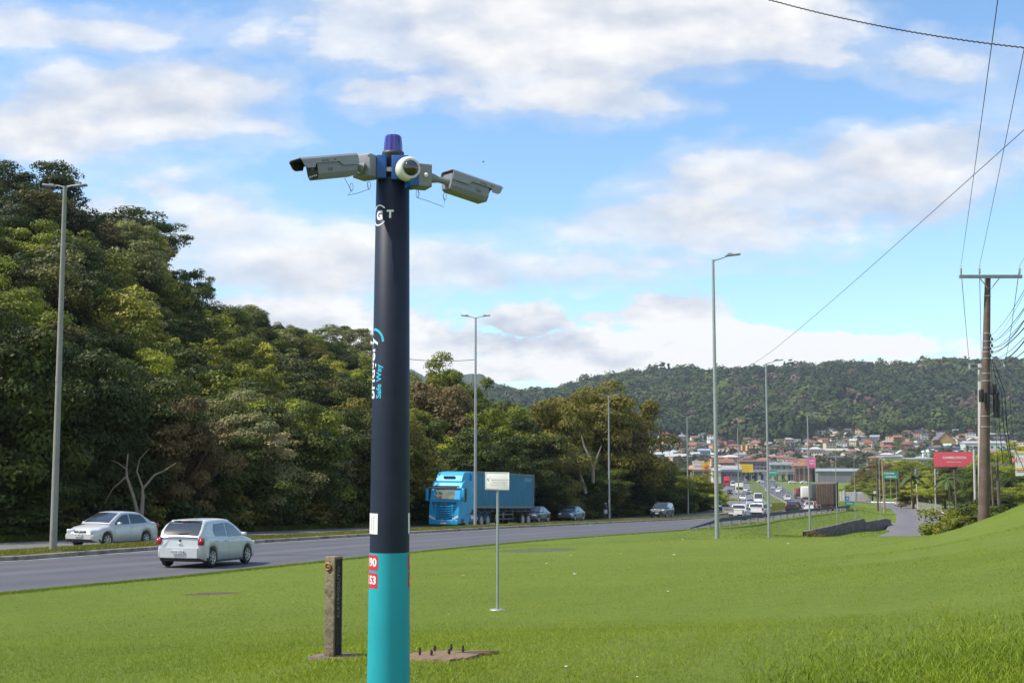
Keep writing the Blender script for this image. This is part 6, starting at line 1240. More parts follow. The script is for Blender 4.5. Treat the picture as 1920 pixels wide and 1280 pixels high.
# ================================================================== stone wall, fence, utility poles, cables
M_STONE = mat('dark_stone', (.13, .108, .105), .95, var=.6, vs=3.5, bump=1.0, bs=9, dirt=((.04, .036, .038), 3.0, .50))
def stone_wall():
    e = thing('stone_wall', 'dark rough retaining wall with a broken top edge beside the service road', 'wall', (0, 0, 0))
    pts = [(1508, 997, 1004, 112), (1530, 992, 1004, 113), (1555, 987, 1003, 116), (1578, 981, 1003, 120), (1600, 976, 1002, 124), (1620, 972, 1000, 129), (1623, 978, 999, 130), (1645, 975, 996, 136), (1664, 972, 992, 142), (1671, 974, 988, 145)]
    rr = random.Random(4); V = []; base = at(1590, 1003, 118); e.location = base; n = 0; fine = []
    for a, b in zip(pts[:-1], pts[1:]):
        for k in range(5): t = k/5; fine.append([a[i]*(1-t)+b[i]*t for i in range(4)])
    fine.append(list(pts[-1]))
    for (px, pt, pb, D) in fine:
        top = at(px, pt+rr.uniform(-.5, .5), D)-base; x, y = top.x, top.y; zb = G(x+base.x, D)-base.z-.6
        for j in range(6): t = j/5; V.append((x+rr.uniform(-.05, .05), y+rr.uniform(-.08, .08)-.2*(1-t), zb+(top.z-zb)*t))
        V.append((x, y+.6, top.z)); V.append((x, y+.6, zb))
    m = MB(); m.add(V, [(i*8+j, (i+1)*8+j, (i+1)*8+j+1, i*8+j+1) for i in range(len(fine)-1) for j in range(7)]); m.build('wall_face', M_STONE, e)
stone_wall()
for k, (px, pt, D, R) in enumerate([(1514, 994, 110, .55), (1524, 992, 111, .6), (1535, 993, 111, .6), (1546, 995, 112, .5)]):
    v = at(px, pt, D); tree(BUSH[k % 3], (v.x, D, v.z-1.3), R, TYPES['reddish brown'], 'low brownish clipped bush at the left end of the stone wall', 'brownish bushes at the stone wall', sz=1.3, name='bush', cat='bush')
def utility_pole(px0, py0, px1, py1, D, r0, r1, label, mt, arms=(), ins=True, grp=None, n=12, base=None):
    t = at(px1, py1, D); g = base if base is not None else G(at(px0, 900, D).x, D); b = Vector((at(px0, 900, D).x, D, g-.2)); e = thing('utility_pole', label, 'utility pole', b, 0, grp); H = t-b; m = MB()
    m.tube([(0, 0, -.5), H*.5, H], [r0, (r0+r1)/2, r1], n); m.build('shaft', mt, e); out = []
    for (za, wl, wr, thick) in arms:
        c = H*(za/H.z); a = MB(); a.box((c.x+(wr-wl)/2, -r1-.05, za), (wl+wr, .1, thick)); ao = a.build('crossarm', mat('crossarm_grey', (.2, .21, .21), .7, var=.15), e)
        if ins:
            br = MB()
            for s in (-1, 1): br.tube([(c.x+s*.38, -r1-.08, za), (c.x+s*.05, -r1-.04, za-.42)], .018, 5)
            br.build('brace', M_GALV, e)
            for xx in (-wl+.06, -.33, wr-.07):
                i_ = MB(); i_.lathe([(.018, 0), (.018, .05)]+[q for k in range(4) for q in ((.045, .06+k*.05), (.02, .09+k*.05))]+[(.012, .3)], 12); o = i_.build('insulator', mat('insulator_grey', (.33, .34, .36), .3), e); o.location = (c.x+xx, -r1-.05, za+thick/2); out.append(b+Vector((c.x+xx, -r1-.05, za+thick/2+.3)))
    return e, b, H, out
GU = 'utility poles on the right'
wpb = G(at(1842, 900, 42).x, 42)
wp, wb, wH, INS = utility_pole(1840, 985, 1852, 516, 42, .205, .095, 'tall dark wooden utility pole with one crossarm rising from the lawn crest', M_WOODP, [((at(1852, 519, 42).z-wpb)+.2, 1.03, 1.12, .11)], n=18, grp=GU)
c2, b2, H2, INS2 = utility_pole(1836, 980, 1838, 682, 73, .19, .14, 'slim concrete utility pole with a crossarm right behind the wooden pole', mat('pale_concrete', (.42, .41, .37), .85), [(at(1838, 691, 73).z-G(at(1836, 900, 73).x, 73)+.2, .68, 1.5, .12)], ins=False, grp=GU)
INS2 = [at(px, 684, 72.9) for px in (1818, 1840, 1883)]
for k, p in enumerate(INS2): m = MB(); m.lathe([(.05, -.25), (.06, 0), (.03, .12)], 10); o = m.build('insulator', MATS['insulator_grey'], c2); o.location = p-b2
# clutter of the wooden pole: strapped cable coils, splice boxes, steel bands
for k, (px, py, w_, h_, lb) in enumerate([(1840, 742, .14, .42, 'splice_box'), (1851, 748, .10, .5, 'splice_box'), (1862, 730, .16, .34, 'splice_box'), (1868, 760, .18, .8, 'cable_coil')]):
    m = MB(); m.box((0, 0, 0), (w_, .16, h_), bev=.03); 
    for q in range(4): m.tube([(w_*.3*math.cos(q*1.5), -.1, -h_*.5), (w_*.5*math.sin(q*2.), -.12, 0), (w_*.35*math.cos(q), -.1, h_*.55)], .015, 5)
    o = m.build(lb, M_BLACK, wp); o.location = at(px, py, 41.75)-wb
for py in (555, 625, 640, 652, 660, 672, 700, 714, 800, 780):
    t_ = (at(1850, py, 42).z-wb.z)/wH.z; r = .205+(.095-.205)*t_; m = MB(); m.lathe([(r+.008, -.02), (r+.014, 0), (r+.008, .02)], 20); o = m.build('steel_band', mat('band_steel', (.3, .28, .28), .5, .4), wp); o.location = wH*t_
for k in range(7):
    m = MB(); py = 632+k*6; p = at(1857+(k % 2)*3, py, 41.85)-wb; m.lathe([(.03, 0), (.045, .02), (.03, .05), (.045, .07), (.02, .1)], 8); o = m.build('clamp', M_DARK, wp); o.location = p
for k, (x0, x1) in enumerate([(1857, 1862), (1861, 1870), (1864, 1884), (1866, 1893), (1862, 1878)]):
    m = MB(); pts = [at(x0, 668+k*6, 41.9)-wb, at(x1, 735, 41.8)-wb, at(x1+4, 800, 41.9)-wb, at(x1+9+k*2, 870, 42)-wb]; m.tube(pts, .008+.005*(k % 3), 6); m.build('hanging_cable', M_BLACK, wp)
GC = 'overhead cables'
def cable(a, b, sag, r, label, n=26, twist=False, tp=1.0):
    a, b = Vector(a), Vector(b); P_ = [a.lerp(b, t)-Vector((0, 0, sag*4*t*(1-t))) for t in [k/n for k in range(n+1)]]; m = MB(); 
    if twist:
        n2 = 420; Q = []
        for i in range(n2+1):
            t = i/n2; p = a.lerp(b, t)-Vector((0, 0, sag*4*t*(1-t))); ang = i*1.1; Q.append(p-a+Vector((0, math.cos(ang)*r*.7, math.sin(ang)*r*.7)))
        m.tube(Q, r*.62, 5); Q2 = [p-a for p in P_]; m.tube(Q2, r*.5, 5)
    else: m.tube([p-a for p in P_], [r*(1+(tp-1)*i/n) for i in range(n+1)], 5)
    o = m.build('overhead_cable', mat('cable_black', (.03, .03, .033), .6), None); o.location = a; tag(o, label, 'cable', GC); return o
cable(INS[0], at(1883, -90, 12), .05, .006, 'thin overhead wire rising from the left insulator of the wooden pole'); cable(INS[1], at(1975, -180, 12), .05, .006, 'thin overhead wire rising from the middle insulator of the wooden pole'); cable(INS[2], at(2130, 60, 14), .1, .006, 'thin overhead wire leaving the right insulator of the wooden pole')
cable(INS[0], INS2[0], .25, .012, 'thin wire from the left insulator down to the concrete pole'); cable(INS[1], INS2[1], .25, .012, 'thin wire from the middle insulator down to the concrete pole'); cable(INS[2], INS2[2], .3, .012, 'thin wire from the right insulator down to the concrete pole')
cable(at(1330, -34, 11), at(2010, 98, 9.5), .10, .0075, 'thick twisted cable crossing the top right corner of the sky', twist=True)
cable(at(1960, 208, 20), at(1385, 690, 330), 1.2, .007, 'single long wire descending across the sky towards the distant hill', n=40, tp=5.5)
cable(at(766, 673, 86), at(890, 674, 88.8), .12, .022, 'short thin wire running from the median lamp post to the left behind the mast')
rc_ = random.Random(8)
for k, (py0, px1, py1, r, D1) in enumerate([(628,1985,420,.012,16),(636,1985,455,.010,16),(643,1990,470,.016,15),(650,1980,500,.018,15),(655,1985,512,.012,16),(660,1985,530,.024,15),(668,1980,545,.026,14),(673,1980,560,.014,15),(678,1985,585,.018,16),(664,1985,490,.010,15),(640,1990,400,.008,16)]):
    cable(at(1859, py0, 41.8), at(px1, py1, D1), .15+.25*rc_.random(), r*.5, 'dark cable fanning right from the wooden pole bundle, '+['topmost','second from top','third from top','fourth from top','fifth from top','middle one','fifth from bottom','third from bottom','lowest','thin inner one','thin outer one'][k])
cable(at(1862, 668, 41.8), at(1960, 655, 30), .5, .012, 'slack cable looping right from the wooden pole at hill height'); cable(at(1905, 845, 100), at(1975, 1005, 90), 0, .035, 'taut dark guy wire in front of the pale billboard at the right edge')
for k, (p0, y0, p1, y1, D, r0, r1, lb, mt_, arms) in enumerate([(1827,955,1826,842,150,.17,.13,'pale concrete utility pole right of the red billboard',MATS['pale_concrete'],[]),(1873,985,1869,862,92,.16,.1,'slender wooden utility pole right of the thick wooden pole',M_WOODP,[(0,)]),
      (1861,940,1859,875,130,.14,.1,'short distant wooden pole just right of the thick wooden pole',M_WOODP,[]),(1645,955,1643,862,235,.2,.15,'brown utility pole left of its twin beside the green direction sign',M_WOODP,[(0,)]),(1657,958,1654,864,225,.18,.13,'yellowish utility pole touching the left edge of the green direction sign',mat('yellow_wood', (.32, .24, .12), .85, var=.2),[]),
      (1688,952,1685,880,270,.25,.2,'grey brown utility pole at the right edge of the green direction sign',M_WOODP,[]),(1720,952,1717,880,255,.18,.13,'pale pole with a flat crossarm in front of the palm',MATS['pale_concrete'],[(0,)]),(1753,925,1753,878,240,.15,.12,'short pale pole below the left end of the red billboard',MATS['pale_concrete'],[]),(1792,955,1789,880,215,.18,.14,'grey pole in the trees below the red billboard',M_WOODP,[])]):
    e_, b_, H_, _i = utility_pole(p0, y0, p1, y1, D, r0, r1, lb, mt_, [], grp=GU)
    if arms: a = MB(); w_ = 2.0 if k != 3 else 2.4; a.box((0, -.2, 0), (w_, .12, .12)); o = a.build('crossarm', MATS['crossarm_grey'], e_); o.location = H_-Vector((0, 0, .3))
def pickets():
    a, b = at(1722, 953, 240), at(1765, 953, 228); e = thing('picket_fence', 'pale greenish picket fence along the yard below the palm', 'fence', (a.x, a.y, G(a.x, a.y))); n = 26
    r = MB(); d = b-a; d.z = 0
    for z in (.5, 1.3): r.tube([(0, 0, z), (d.x, d.y, z)], .05, 5)
    r.build('rail', M_GALV, e); m = MB()
    for k in range(n): t = k/(n-1); m.box((d.x*t, d.y*t, .85), (.12, .06, 1.7))
    m.build('palings', mat('paling', (.42, .46, .30), .8, var=.2), e)
pickets()
small_sign(1640, 920, 925, 5, 300, 'round_sign', 'small pale round-looking sign on the green bank beyond the service road', 'sign', mat('white_sign', (.7, .7, .68), .5), frame_=False)
small_sign(1612, 922, 925, 4, 330, 'round_sign', 'tiny pale sign on the green bank right of the brown truck', 'sign', MATS['white_sign'], frame_=False)
# ================================================================== pedestrian behind the median lamp post
def person():
    D = 139; v = at(1135.5, 966, D); z = float(zL(D)); e = thing('person', 'pedestrian in white cap, dark top and white shorts walking behind a lamp post', 'person', (v.x, D, z), R_(200)); 
    me = bpy.data.meshes.new('body'); J = [(0,0,.95),(0,0,1.2),(0,0,1.42),(0,0,1.5),(0,.01,1.62),(0,.01,1.70),(.11,0,.9),(.12,.06,.5),(.12,-.02,.08),(.12,.12,.04),(-.11,0,.9),(-.12,-.08,.5),(-.12,-.2,.1),(-.12,-.08,.04),(.19,0,1.40),(.25,-.05,1.12),(.26,.06,.88),(.26,.09,.78),(-.19,0,1.40),(-.25,.05,1.12),(-.25,.18,.92),(-.25,.24,.84)]
    E = [(0,1),(1,2),(2,3),(3,4),(4,5),(0,6),(6,7),(7,8),(8,9),(0,10),(10,11),(11,12),(12,13),(2,14),(14,15),(15,16),(16,17),(2,18),(18,19),(19,20),(20,21)]
    Rr = [.14,.13,.14,.055,.085,.08,.085,.055,.04,.035,.085,.055,.04,.035,.055,.04,.03,.035,.055,.04,.03,.035]
    me.from_pydata(J, E, []); o = bpy.data.objects.new('body', me); COL.objects.link(o); o.parent = e; sk = o.modifiers.new('skin', 'SKIN'); 
    for i, rr in enumerate(Rr): me.skin_vertices[0].data[i].radius = (rr, rr*.8)
    me.skin_vertices[0].data[0].use_root = True; ss = o.modifiers.new('sub', 'SUBSURF'); ss.levels = 1; ss.render_levels = 1; me.materials.append(mat('skin_tone', (.32, .17, .1), .6))
    t = MB(); t.lathe([(.13, .98), (.165, 1.15), (.185, 1.36), (.12, 1.46), (.06, 1.49)], 14, M=Matrix.Diagonal((1.15, .85, 1, 1))); 
    for s in (-1, 1): t.tube([(s*.17, 0, 1.41), (s*.25, s*-.03, 1.16)], [.075, .065], 8)
    t.build('shirt', mat('dark_shirt', (.03, .035, .07), .8), e)
    t = MB(); t.lathe([(.165, 1.02), (.18, .9), (.17, .82)], 14, M=Matrix.Diagonal((1.1, .85, 1, 1)))
    for s, yy in ((1, .03), (-1, -.04)): t.tube([(s*.1, 0, .9), (s*.12, yy, .58)], [.11, .10], 10)
    t.build('shorts', mat('white_shorts', (.72, .72, .72), .8), e)
    t = MB(); t.lathe([(.1, 1.66), (.1, 1.72), (.07, 1.78), (0, 1.79)], 14); t.box((0, .12, 1.68), (.15, .12, .015)); t.build('cap', mat('white_cap', (.75, .75, .74), .8), e)
person()
# ================================================================== the town on the slope
HC = {'white': (.62,.61,.57),'cream': (.58,.48,.33),'peach': (.60,.36,.22),'pink': (.55,.28,.26),'brick': (.36,.15,.09),'yellow': (.62,.46,.14),'pale grey': (.42,.42,.41),'pale green': (.42,.50,.36),'turquoise': (.05,.42,.30),'blue grey': (.25,.32,.40),'orange': (.58,.24,.07)}
RC = {'terracotta': (.22,.10,.065),'brown': (.13,.085,.065),'dark': (.07,.065,.065),'grey': (.26,.27,.28),'pale': (.45,.45,.42),'red': (.26,.07,.05),'rust': (.36,.14,.06)}
M_WALL = mat('house_wall', (1, 1, 1), .85, var=.12, vs=.5, objc=True); M_ROOF = mat('roof_tile', (1, 1, 1), .85, var=.3, vs=1.2, objc=True); M_WIN = mat('window_dark', (.04, .045, .055), .2); M_CHIM = mat('chimney_brick', (.3, .14, .09), .9)
HP = []
for (w_, d_, h_, rh, kind) in [(9, 8, 3.0, 1.8, 'gable'), (11, 8, 3.2, 1.8, 'hip'), (8, 7, 5.8, 1.6, 'gable'), (12, 9, 5.9, 1.7, 'hip'), (10, 8, 6.2, .5, 'flat'), (8, 9, 3.0, 2.2, 'front')]:
    m = MB(); m.box((0, 0, h_/2-1.5), (w_, d_, h_+3)); 
    if kind == 'gable': m.prism([(-d_/2, h_), (d_/2, h_), (0, h_+rh)], -w_/2, w_/2, 'x')
    if kind == 'front': m.prism([(-w_/2, h_), (w_/2, h_), (0, h_+rh)], -d_/2, d_/2, 'y')
    a = m.build('wall', M_WALL); r = MB(); o_ = .5; t = .18
    if kind == 'gable':
        for s in (-1, 1): r.add([(-w_/2-o_, s*(d_/2+o_), h_-.25), (w_/2+o_, s*(d_/2+o_), h_-.25), (w_/2+o_, 0, h_+rh+.12), (-w_/2-o_, 0, h_+rh+.12), (-w_/2-o_, s*(d_/2+o_), h_-.25+t), (w_/2+o_, s*(d_/2+o_), h_-.25+t), (w_/2+o_, 0, h_+rh+.12+t), (-w_/2-o_, 0, h_+rh+.12+t)], [(0,1,2,3),(4,5,6,7),(0,1,5,4),(1,2,6,5),(3,0,4,7)])
    elif kind == 'front':
        for s in (-1, 1): r.add([(s*(w_/2+o_), -d_/2-o_, h_-.25), (s*(w_/2+o_), d_/2+o_, h_-.25), (0, d_/2+o_, h_+rh+.12), (0, -d_/2-o_, h_+rh+.12), (s*(w_/2+o_), -d_/2-o_, h_-.25+t), (s*(w_/2+o_), d_/2+o_, h_-.25+t), (0, d_/2+o_, h_+rh+.12+t), (0, -d_/2-o_, h_+rh+.12+t)], [(0,1,2,3),(4,5,6,7),(0,1,5,4),(1,2,6,5),(3,0,4,7)])
    elif kind == 'hip': r.add([(-w_/2-o_, -d_/2-o_, h_), (w_/2+o_, -d_/2-o_, h_), (w_/2+o_, d_/2+o_, h_), (-w_/2-o_, d_/2+o_, h_), (-w_*.22, 0, h_+rh), (w_*.22, 0, h_+rh)], [(0,1,5,4),(1,2,5),(2,3,4,5),(3,0,4),(0,3,2,1)])
    else: r.box((0, 0, h_+.15), (w_+.8, d_+.8, .3))
    b = r.build('roof', M_ROOF); wn = MB(); wn.box((0, 0, 0), (1.3, .08, 1.1)); c = wn.build('window', M_WIN); dm = MB(); dm.box((0, 0, 0), (1.0, .08, 2.1)); d = dm.build('door', mat('door_brown', (.14, .08, .05), .7))
    HP.append((a.data, b.data, c.data, d.data, w_, d_, h_)); [bpy.data.objects.remove(q) for q in (a, b, c, d)]
def house(i, loc, rz, wc, rc2, label, sc=1.0, group='houses on the hillside'):
    a, b, c, d, w_, d_, h_ = HP[i]; e = thing('house', label, 'house', loc, rz, group); e.scale = (sc, sc, sc); j = rnd.uniform(.85, 1.1)
    o = link('wall', a, e); o.color = tuple(x*j for x in HC[wc])+(1,); o = link('roof', b, e); o.color = tuple(x*rnd.uniform(.8, 1.2) for x in RC[rc2])+(1,)
    for z in ([1.6] if h_ < 4 else [1.6, 4.5]):
        for x in (-w_*.3, 0 if z > 2 else None, w_*.3):
            if x is None: o = link('door', d, e); o.location = (0, -d_/2-.03, 1.05); continue
            o = link('window', c, e); o.location = (x, -d_/2-.03, z)
    UNIQ.append(e); return e
def landmark(px):
    for lim, s in [(1240,'beside the wood'),(1332,'left of tallest lamp'),(1380,'right of tallest lamp'),(1475,'by second tall lamp'),(1515,'by third tall lamp'),(1565,'above brown truck'),(1620,'right of brown truck'),(1680,'above green sign'),(1750,'left of red billboard'),(1800,'above red billboard'),(1850,'left of wooden pole'),(2000,'right of wooden pole')]:
        if px < lim: return s
def band_w(py, px): return 'high up' if py < 812 else ('midway up' if py < 836 else 'low down')
rh_ = random.Random(21); HPL = []
explicit = [(1205,793,2,'white','dark'),(1238,800,3,'peach','brown'),(1212,806,1,'brick','terracotta'),(1250,806,2,'brick','rust'),(1282,800,3,'turquoise','pale'),(1281,808,2,'white','grey'),(1293,807,0,'orange','rust'),(1262,812,3,'peach','terracotta'),(1297,815,1,'pink','pale'),(1224,828,1,'white','brown'),(1243,831,3,'peach','brown'),(1255,833,1,'peach','rust'),(1230,815,1,'cream','brown'),(1272,825,1,'pale grey','dark'),
 (1323,822,3,'blue grey','grey'),(1348,828,4,'brick','red'),(1352,836,3,'pink','dark'),(1405,843,2,'yellow','terracotta'),(1368,855,1,'pink','red'),(1459,815,4,'cream','pale'),(1478,806,2,'peach','terracotta'),(1470,822,3,'cream','terracotta'),(1462,832,4,'cream','brown'),(1478,830,3,'peach','pale'),(1455,845,3,'brick','dark'),(1466,860,1,'peach','rust'),
 (1517,793,0,'peach','brown'),(1552,790,4,'brick','brown'),(1559,790,2,'blue grey','dark'),(1545,805,1,'brick','brown'),(1556,806,1,'pale grey','dark'),(1538,815,4,'white','red'),(1545,830,3,'peach','red'),(1632,795,0,'pink','red'),(1565,825,1,'white','brown'),(1590,828,1,'peach','brown'),(1612,822,1,'pale grey','grey'),(1636,828,1,'white','dark'),(1580,838,4,'white','grey'),(1593,842,1,'blue grey','dark'),
 (1668,805,1,'brick','brown'),(1670,815,1,'cream','brown'),(1738,803,3,'pale green','dark'),(1747,806,1,'yellow','brown'),(1757,804,2,'pink','brown'),(1700,817,3,'peach','brown'),(1720,818,4,'pink','brown'),(1698,828,4,'peach','terracotta'),(1724,828,1,'white','dark'),(1700,842,3,'brick','brown'),(1682,828,2,'pink','terracotta'),(1808,808,1,'peach','terracotta'),(1820,815,3,'cream','red'),(1805,820,1,'peach','red'),(1832,806,4,'orange','brown'),(1858,810,1,'peach','rust'),(1898,812,3,'pale grey','grey'),(1915,818,3,'brick','grey'),(1888,822,1,'white','pale'),(1790,842,1,'cream','pale')]
for q in explicit: HPL.append(q)
def zone_top(px): return float(np.interp(px, [1180,1300,1330,1450,1470,1530,1570,1640,1700,1830,1925], [793,800,818,828,806,792,808,806,806,806,806]))
tries = 0
while len(HPL) < 270 and tries < 14000:
    tries += 1; px = rh_.uniform(1190, 1925); py = rh_.uniform(zone_top(px)+2, 872)
    if 1330 < px < 1400 and py < 832 and rh_.random() < .6: continue
    if all(abs(px-h[0]) > 8 or abs(py-h[1]) > 4.2 for h in HPL):
        HPL.append((px, py, rh_.choice([0,0,1,1,1,2,3,5,4]), rh_.choice(['white','white','cream','peach','peach','pink','brick','pale grey','pale grey','cream','pale green','blue grey']), rh_.choice(['terracotta','terracotta','brown','brown','dark','grey','pale','red'])))
HL = []
for (px, py, i, wc, rc2) in HPL:
    p = hit(px, py+1.5, 560, 1900)
    if p.y > 1500: continue
    HL.append((p.x, p.y)); lb = f'{wc} house, {rc2} roof, {band_w(py, px)}, {landmark(px)}'
    house(i, (p.x, p.y, p.z-.3), rh_.uniform(-.6, .6)-p.x/p.y*.5, wc, rc2, lb, rh_.uniform(.8, 1.05))
# trees among the houses
nt_ = 0; tries = 0; TP = []; TI = []
while nt_ < 520 and tries < 22000:
    tries += 1; px = rh_.uniform(1165, 1930); py = rh_.uniform(zone_top(px)-10, 884); p = hit(px, py, 560, 1900)
    if p.y > 1550 or any(abs(p.x-a) < 6.5 and abs(p.y-b) < 7 for a, b in HL) or any(abs(p.x-a) < 4.5 and abs(p.y-b) < 5 for a, b in TP): continue
    if 1340 < px < 1520 and py > 868: continue
    TP.append((p.x, p.y)); nt_ += 1; w_ = rh_.random(); cn = 'dark green' if w_ < .35 else 'deep green' if w_ < .7 else 'olive green' if w_ < .85 else 'mid green' if w_ < .95 else 'reddish brown'
    R = rh_.uniform(2.6, 5.2); TI.append((p.x, p.y, p.z+R*.75, R, rh_.uniform(.8, 1.1), tuple(q*.75 for q in TYPES[cn])))
crown_mass('town_trees', TI, 'dense green trees growing between the houses on the hillside', 33, ncl=22, nl=34, leaf=.16)
# larger buildings
def block(px0, px1, pyt, pyb, depth, name, label, wall, roof, cat='building', D=None, gable=0.0, rows_=1, cols=4, band=None, roofc=.25, group=None, win=True):
    p = hit((px0+px1)/2, pyb, 330, 1600) if D is None else Vector((at((px0+px1)/2, pyb, D).x, D, at((px0+px1)/2, pyb, D).z)); D = p.y; w_ = (px1-px0)/F_PX*D; h = at(px0, pyt, D).z-at(px0, pyb, D).z
    e = thing(name, label, cat, p, -p.x/D*.4, group); m = MB(); hw = h-gable
    m.box((0, depth/2, hw/2-2), (w_, depth, hw+4)); mw = mat('wall_'+'_'.join(str(int(c*99)) for c in wall), wall, .85, var=.12, vs=.3); mr = mat('roof_'+'_'.join(str(int(c*99)) for c in roof), roof, .8, var=.2, vs=.3)
    if gable: m.prism([(-w_/2, hw), (w_/2, hw), (0, hw+gable)], 0, depth, 'y')
    m.build('wall', mw, e); r = MB()
    if gable:
        for s in (-1, 1): r.add([(s*(w_/2+.6), -.6, hw-.3), (s*(w_/2+.6), depth+.6, hw-.3), (0, depth+.6, hw+gable+.15), (0, -.6, hw+gable+.15), (s*(w_/2+.6), -.6, hw), (s*(w_/2+.6), depth+.6, hw), (0, depth+.6, hw+gable+.45), (0, -.6, hw+gable+.45)], [(0,1,2,3),(4,5,6,7),(0,3,7,4),(0,1,5,4)])
    else: r.box((0, depth/2, h+.2), (w_+1, depth+1, .4)); r.prism([(-.5, h+.4), (depth+.5, h+.4), (depth*.5, h+.4+depth*roofc*.35)], -w_/2-.4, w_/2+.4, 'x')
    r.build('roof', mr, e)
    if band: b_ = MB(); b_.box((0, -.15, hw*.9), (w_+.4, .3, hw*.2)); b_.build('fascia', mat('fascia_'+'_'.join(str(int(c*99)) for c in band), band, .6), e)
    if win:
        for rr in range(rows_):
            for c in range(cols): q = MB(); q.box((-w_/2+(c+.5)*w_/cols+rnd.uniform(-.15, .15)*w_/cols, -.06, hw*(.42+rr)/max(rows_, 1)*.95), (w_/cols*rnd.uniform(.3, .6), .12, hw/rows_*rnd.uniform(.25, .38))); q.build('window', M_WIN, e)
    return e, w_, h
GB = 'large buildings of the town'
block(1812,1886,831,852,22,'office_building','white two-storey building with dark windows right behind the wooden pole',(.52,.58,.50),(.35,.36,.36),rows_=2,cols=7,group=GB)
block(1762,1842,850,856,12,'low_building','long low grey building above the right end of the red billboard',(.40,.38,.35),(.3,.3,.3),rows_=1,cols=8,group=GB)
block(1755,1792,811,838,30,'hall','big hall with a steep brown roof and ochre gable above the red billboard',(.40,.24,.07),(.14,.11,.10),gable=9,win=False,group=GB)
block(1745,1800,840,850,14,'low_building','dark blue roofed low building just above the red billboard',(.25,.28,.34),(.06,.09,.16),rows_=1,cols=8,group=GB)
block(1858,1925,814,826,16,'house_row','large pale-roofed house high up at the right edge',(.20,.17,.15),(.34,.36,.40),rows_=1,cols=5,group=GB)
block(1660,1691,857,888,14,'warehouse','tall blank white warehouse end left of the red billboard',(.58,.58,.55),(.30,.32,.32),D=430,win=False,roofc=.03,group=GB)
block(1690,1756,862,884,22,'warehouse','long grey-roofed warehouse joined to the white one',(.30,.30,.31),(.22,.23,.24),D=470,win=False,roofc=.06,group=GB)
for px in (1708, 1717): 
    v = at(px, 850, 500); m = MB(); m.tube([(0, 0, -6), (0, 0, 3)], .5, 10); m.lathe([(.8, 3), (.9, 3.4), (0, 3.8)], 10); o = m.build('roof_vent', mat('white_vent', (.6, .66, .62), .6)); o.location = (v.x, 485, at(px, 862, 485).z); tag(o, 'pale ventilation stack on the long grey warehouse roof, '+('left' if px < 1712 else 'right')+' one', 'vent', 'ventilation stacks')
block(1535,1662,884,893,26,'long_shed','long low grey-roofed shed behind the brown truck',(.20,.20,.22),(.26,.28,.31),D=640,win=False,roofc=.12,group=GB)
block(1548,1612,845,853,24,'factory','white long factory building above the brown truck',(.60,.60,.56),(.40,.36,.30),rows_=1,cols=9,group=GB)
block(1536,1600,853,859,14,'row_building','long pink building below the white factory',(.55,.32,.30),(.3,.2,.18),rows_=1,cols=8,group=GB)
block(1228,1262,852,860,22,'warehouse','grey metal-roofed warehouse above the bright trees at left',(.34,.32,.28),(.42,.42,.40),group=GB,cols=5); block(1250,1300,856,866,24,'warehouse','second grey metal-roofed warehouse, right of the first',(.40,.26,.20),(.40,.40,.38),group=GB,cols=6)
block(1297,1313,851,863,16,'building','blank pale pinkish building left of the tallest lamp post',(.58,.52,.50),(.4,.4,.4),win=False,group=GB); block(1312,1332,845,862,18,'apartment_building','blue grey three-storey building touching the tallest lamp post',(.34,.35,.44),(.24,.28,.40),rows_=3,cols=4,group=GB)
block(1298,1332,880,896,16,'shop_building','brown shop building with a salmon fascia left of the tallest lamp post',(.20,.14,.09),(.55,.26,.16),D=560,band=(.62,.30,.20),win=False,group=GB)
e, bo, bw, bh = small_sign(1309, 864, 880, 22, 548, 'shop_sign', 'white shop sign with red lettering beside an orange fruit picture', 'sign', mat('white_board2', (.72, .68, .64), .5), [('QUITANDA', 0, .3, .22), ('VIVA', 0, -.14, .42)], mat('red_ink', (.6, .12, .08), .6), posts=2)
e, bo, bw, bh = small_sign(1323, 866, 880, 13, 547, 'shop_sign', 'yellow shop sign with an orange fruit left of the tallest lamp post', 'sign', mat('yellow_sign2', (.82, .58, .05), .5), posts=2)
m = MB(); m.lathe([(0, .05), (bh*.3, .04), (bh*.33, 0)], 20, M=Matrix.Translation((0, -.2, -bh*.05)) @ Matrix.Rotation(math.pi/2, 4, 'X')); m.build('orange_fruit', mat('orange_fruit', (.8, .2, .02), .5), bo); m = MB(); m.box((0, -.2, bh*.36), (bh*.35, .05, bh*.1)); m.build('leaf', mat('leaf_green', (.1, .3, .04), .5), bo)
block(1337,1352,883,896,12,'tower_building','cream stepped building right of the tallest lamp post',(.60,.52,.36),(.4,.36,.3),D=600,win=False,group=GB); block(1344,1351,875,884,6,'water_tank','small cream tank tower right of the tallest lamp post',(.62,.56,.42),(.5,.45,.35),D=606,win=False,group=GB,cat='tower')
block(1352,1390,881,896,20,'petrol_station','grey canopy building under the left end of the viaduct',(.16,.16,.17),(.30,.30,.31),D=600,band=(.34,.34,.35),rows_=1,cols=6,group=GB)
block(1388,1446,866,880,26,'school_building','long building with a rusty red roof above the yellow billboard',(.20,.18,.20),(.15,.075,.055),D=780,rows_=2,cols=8,roofc=.1,group=GB)
block(1492,1523,874,893,16,'shop_building','brick-coloured shop block left of the pink billboard',(.15,.08,.06),(.25,.14,.11),D=650,band=(.34,.17,.12),cols=5,group=GB)
block(1336,1376,858,868,16,'long_house','long mauve building above the cream stepped one',(.30,.17,.20),(.35,.22,.22),rows_=1,cols=7,group=GB); block(1350,1376,868,878,12,'big_roof_house','house with a broad rusty hipped roof left of the yellow billboard',(.22,.16,.12),(.22,.10,.06),roofc=.7,group=GB)
block(1446,1490,872,884,18,'commercial_building','grey commercial block behind the row of far lamp posts',(.19,.19,.21),(.22,.22,.23),D=760,rows_=2,cols=8,group=GB)
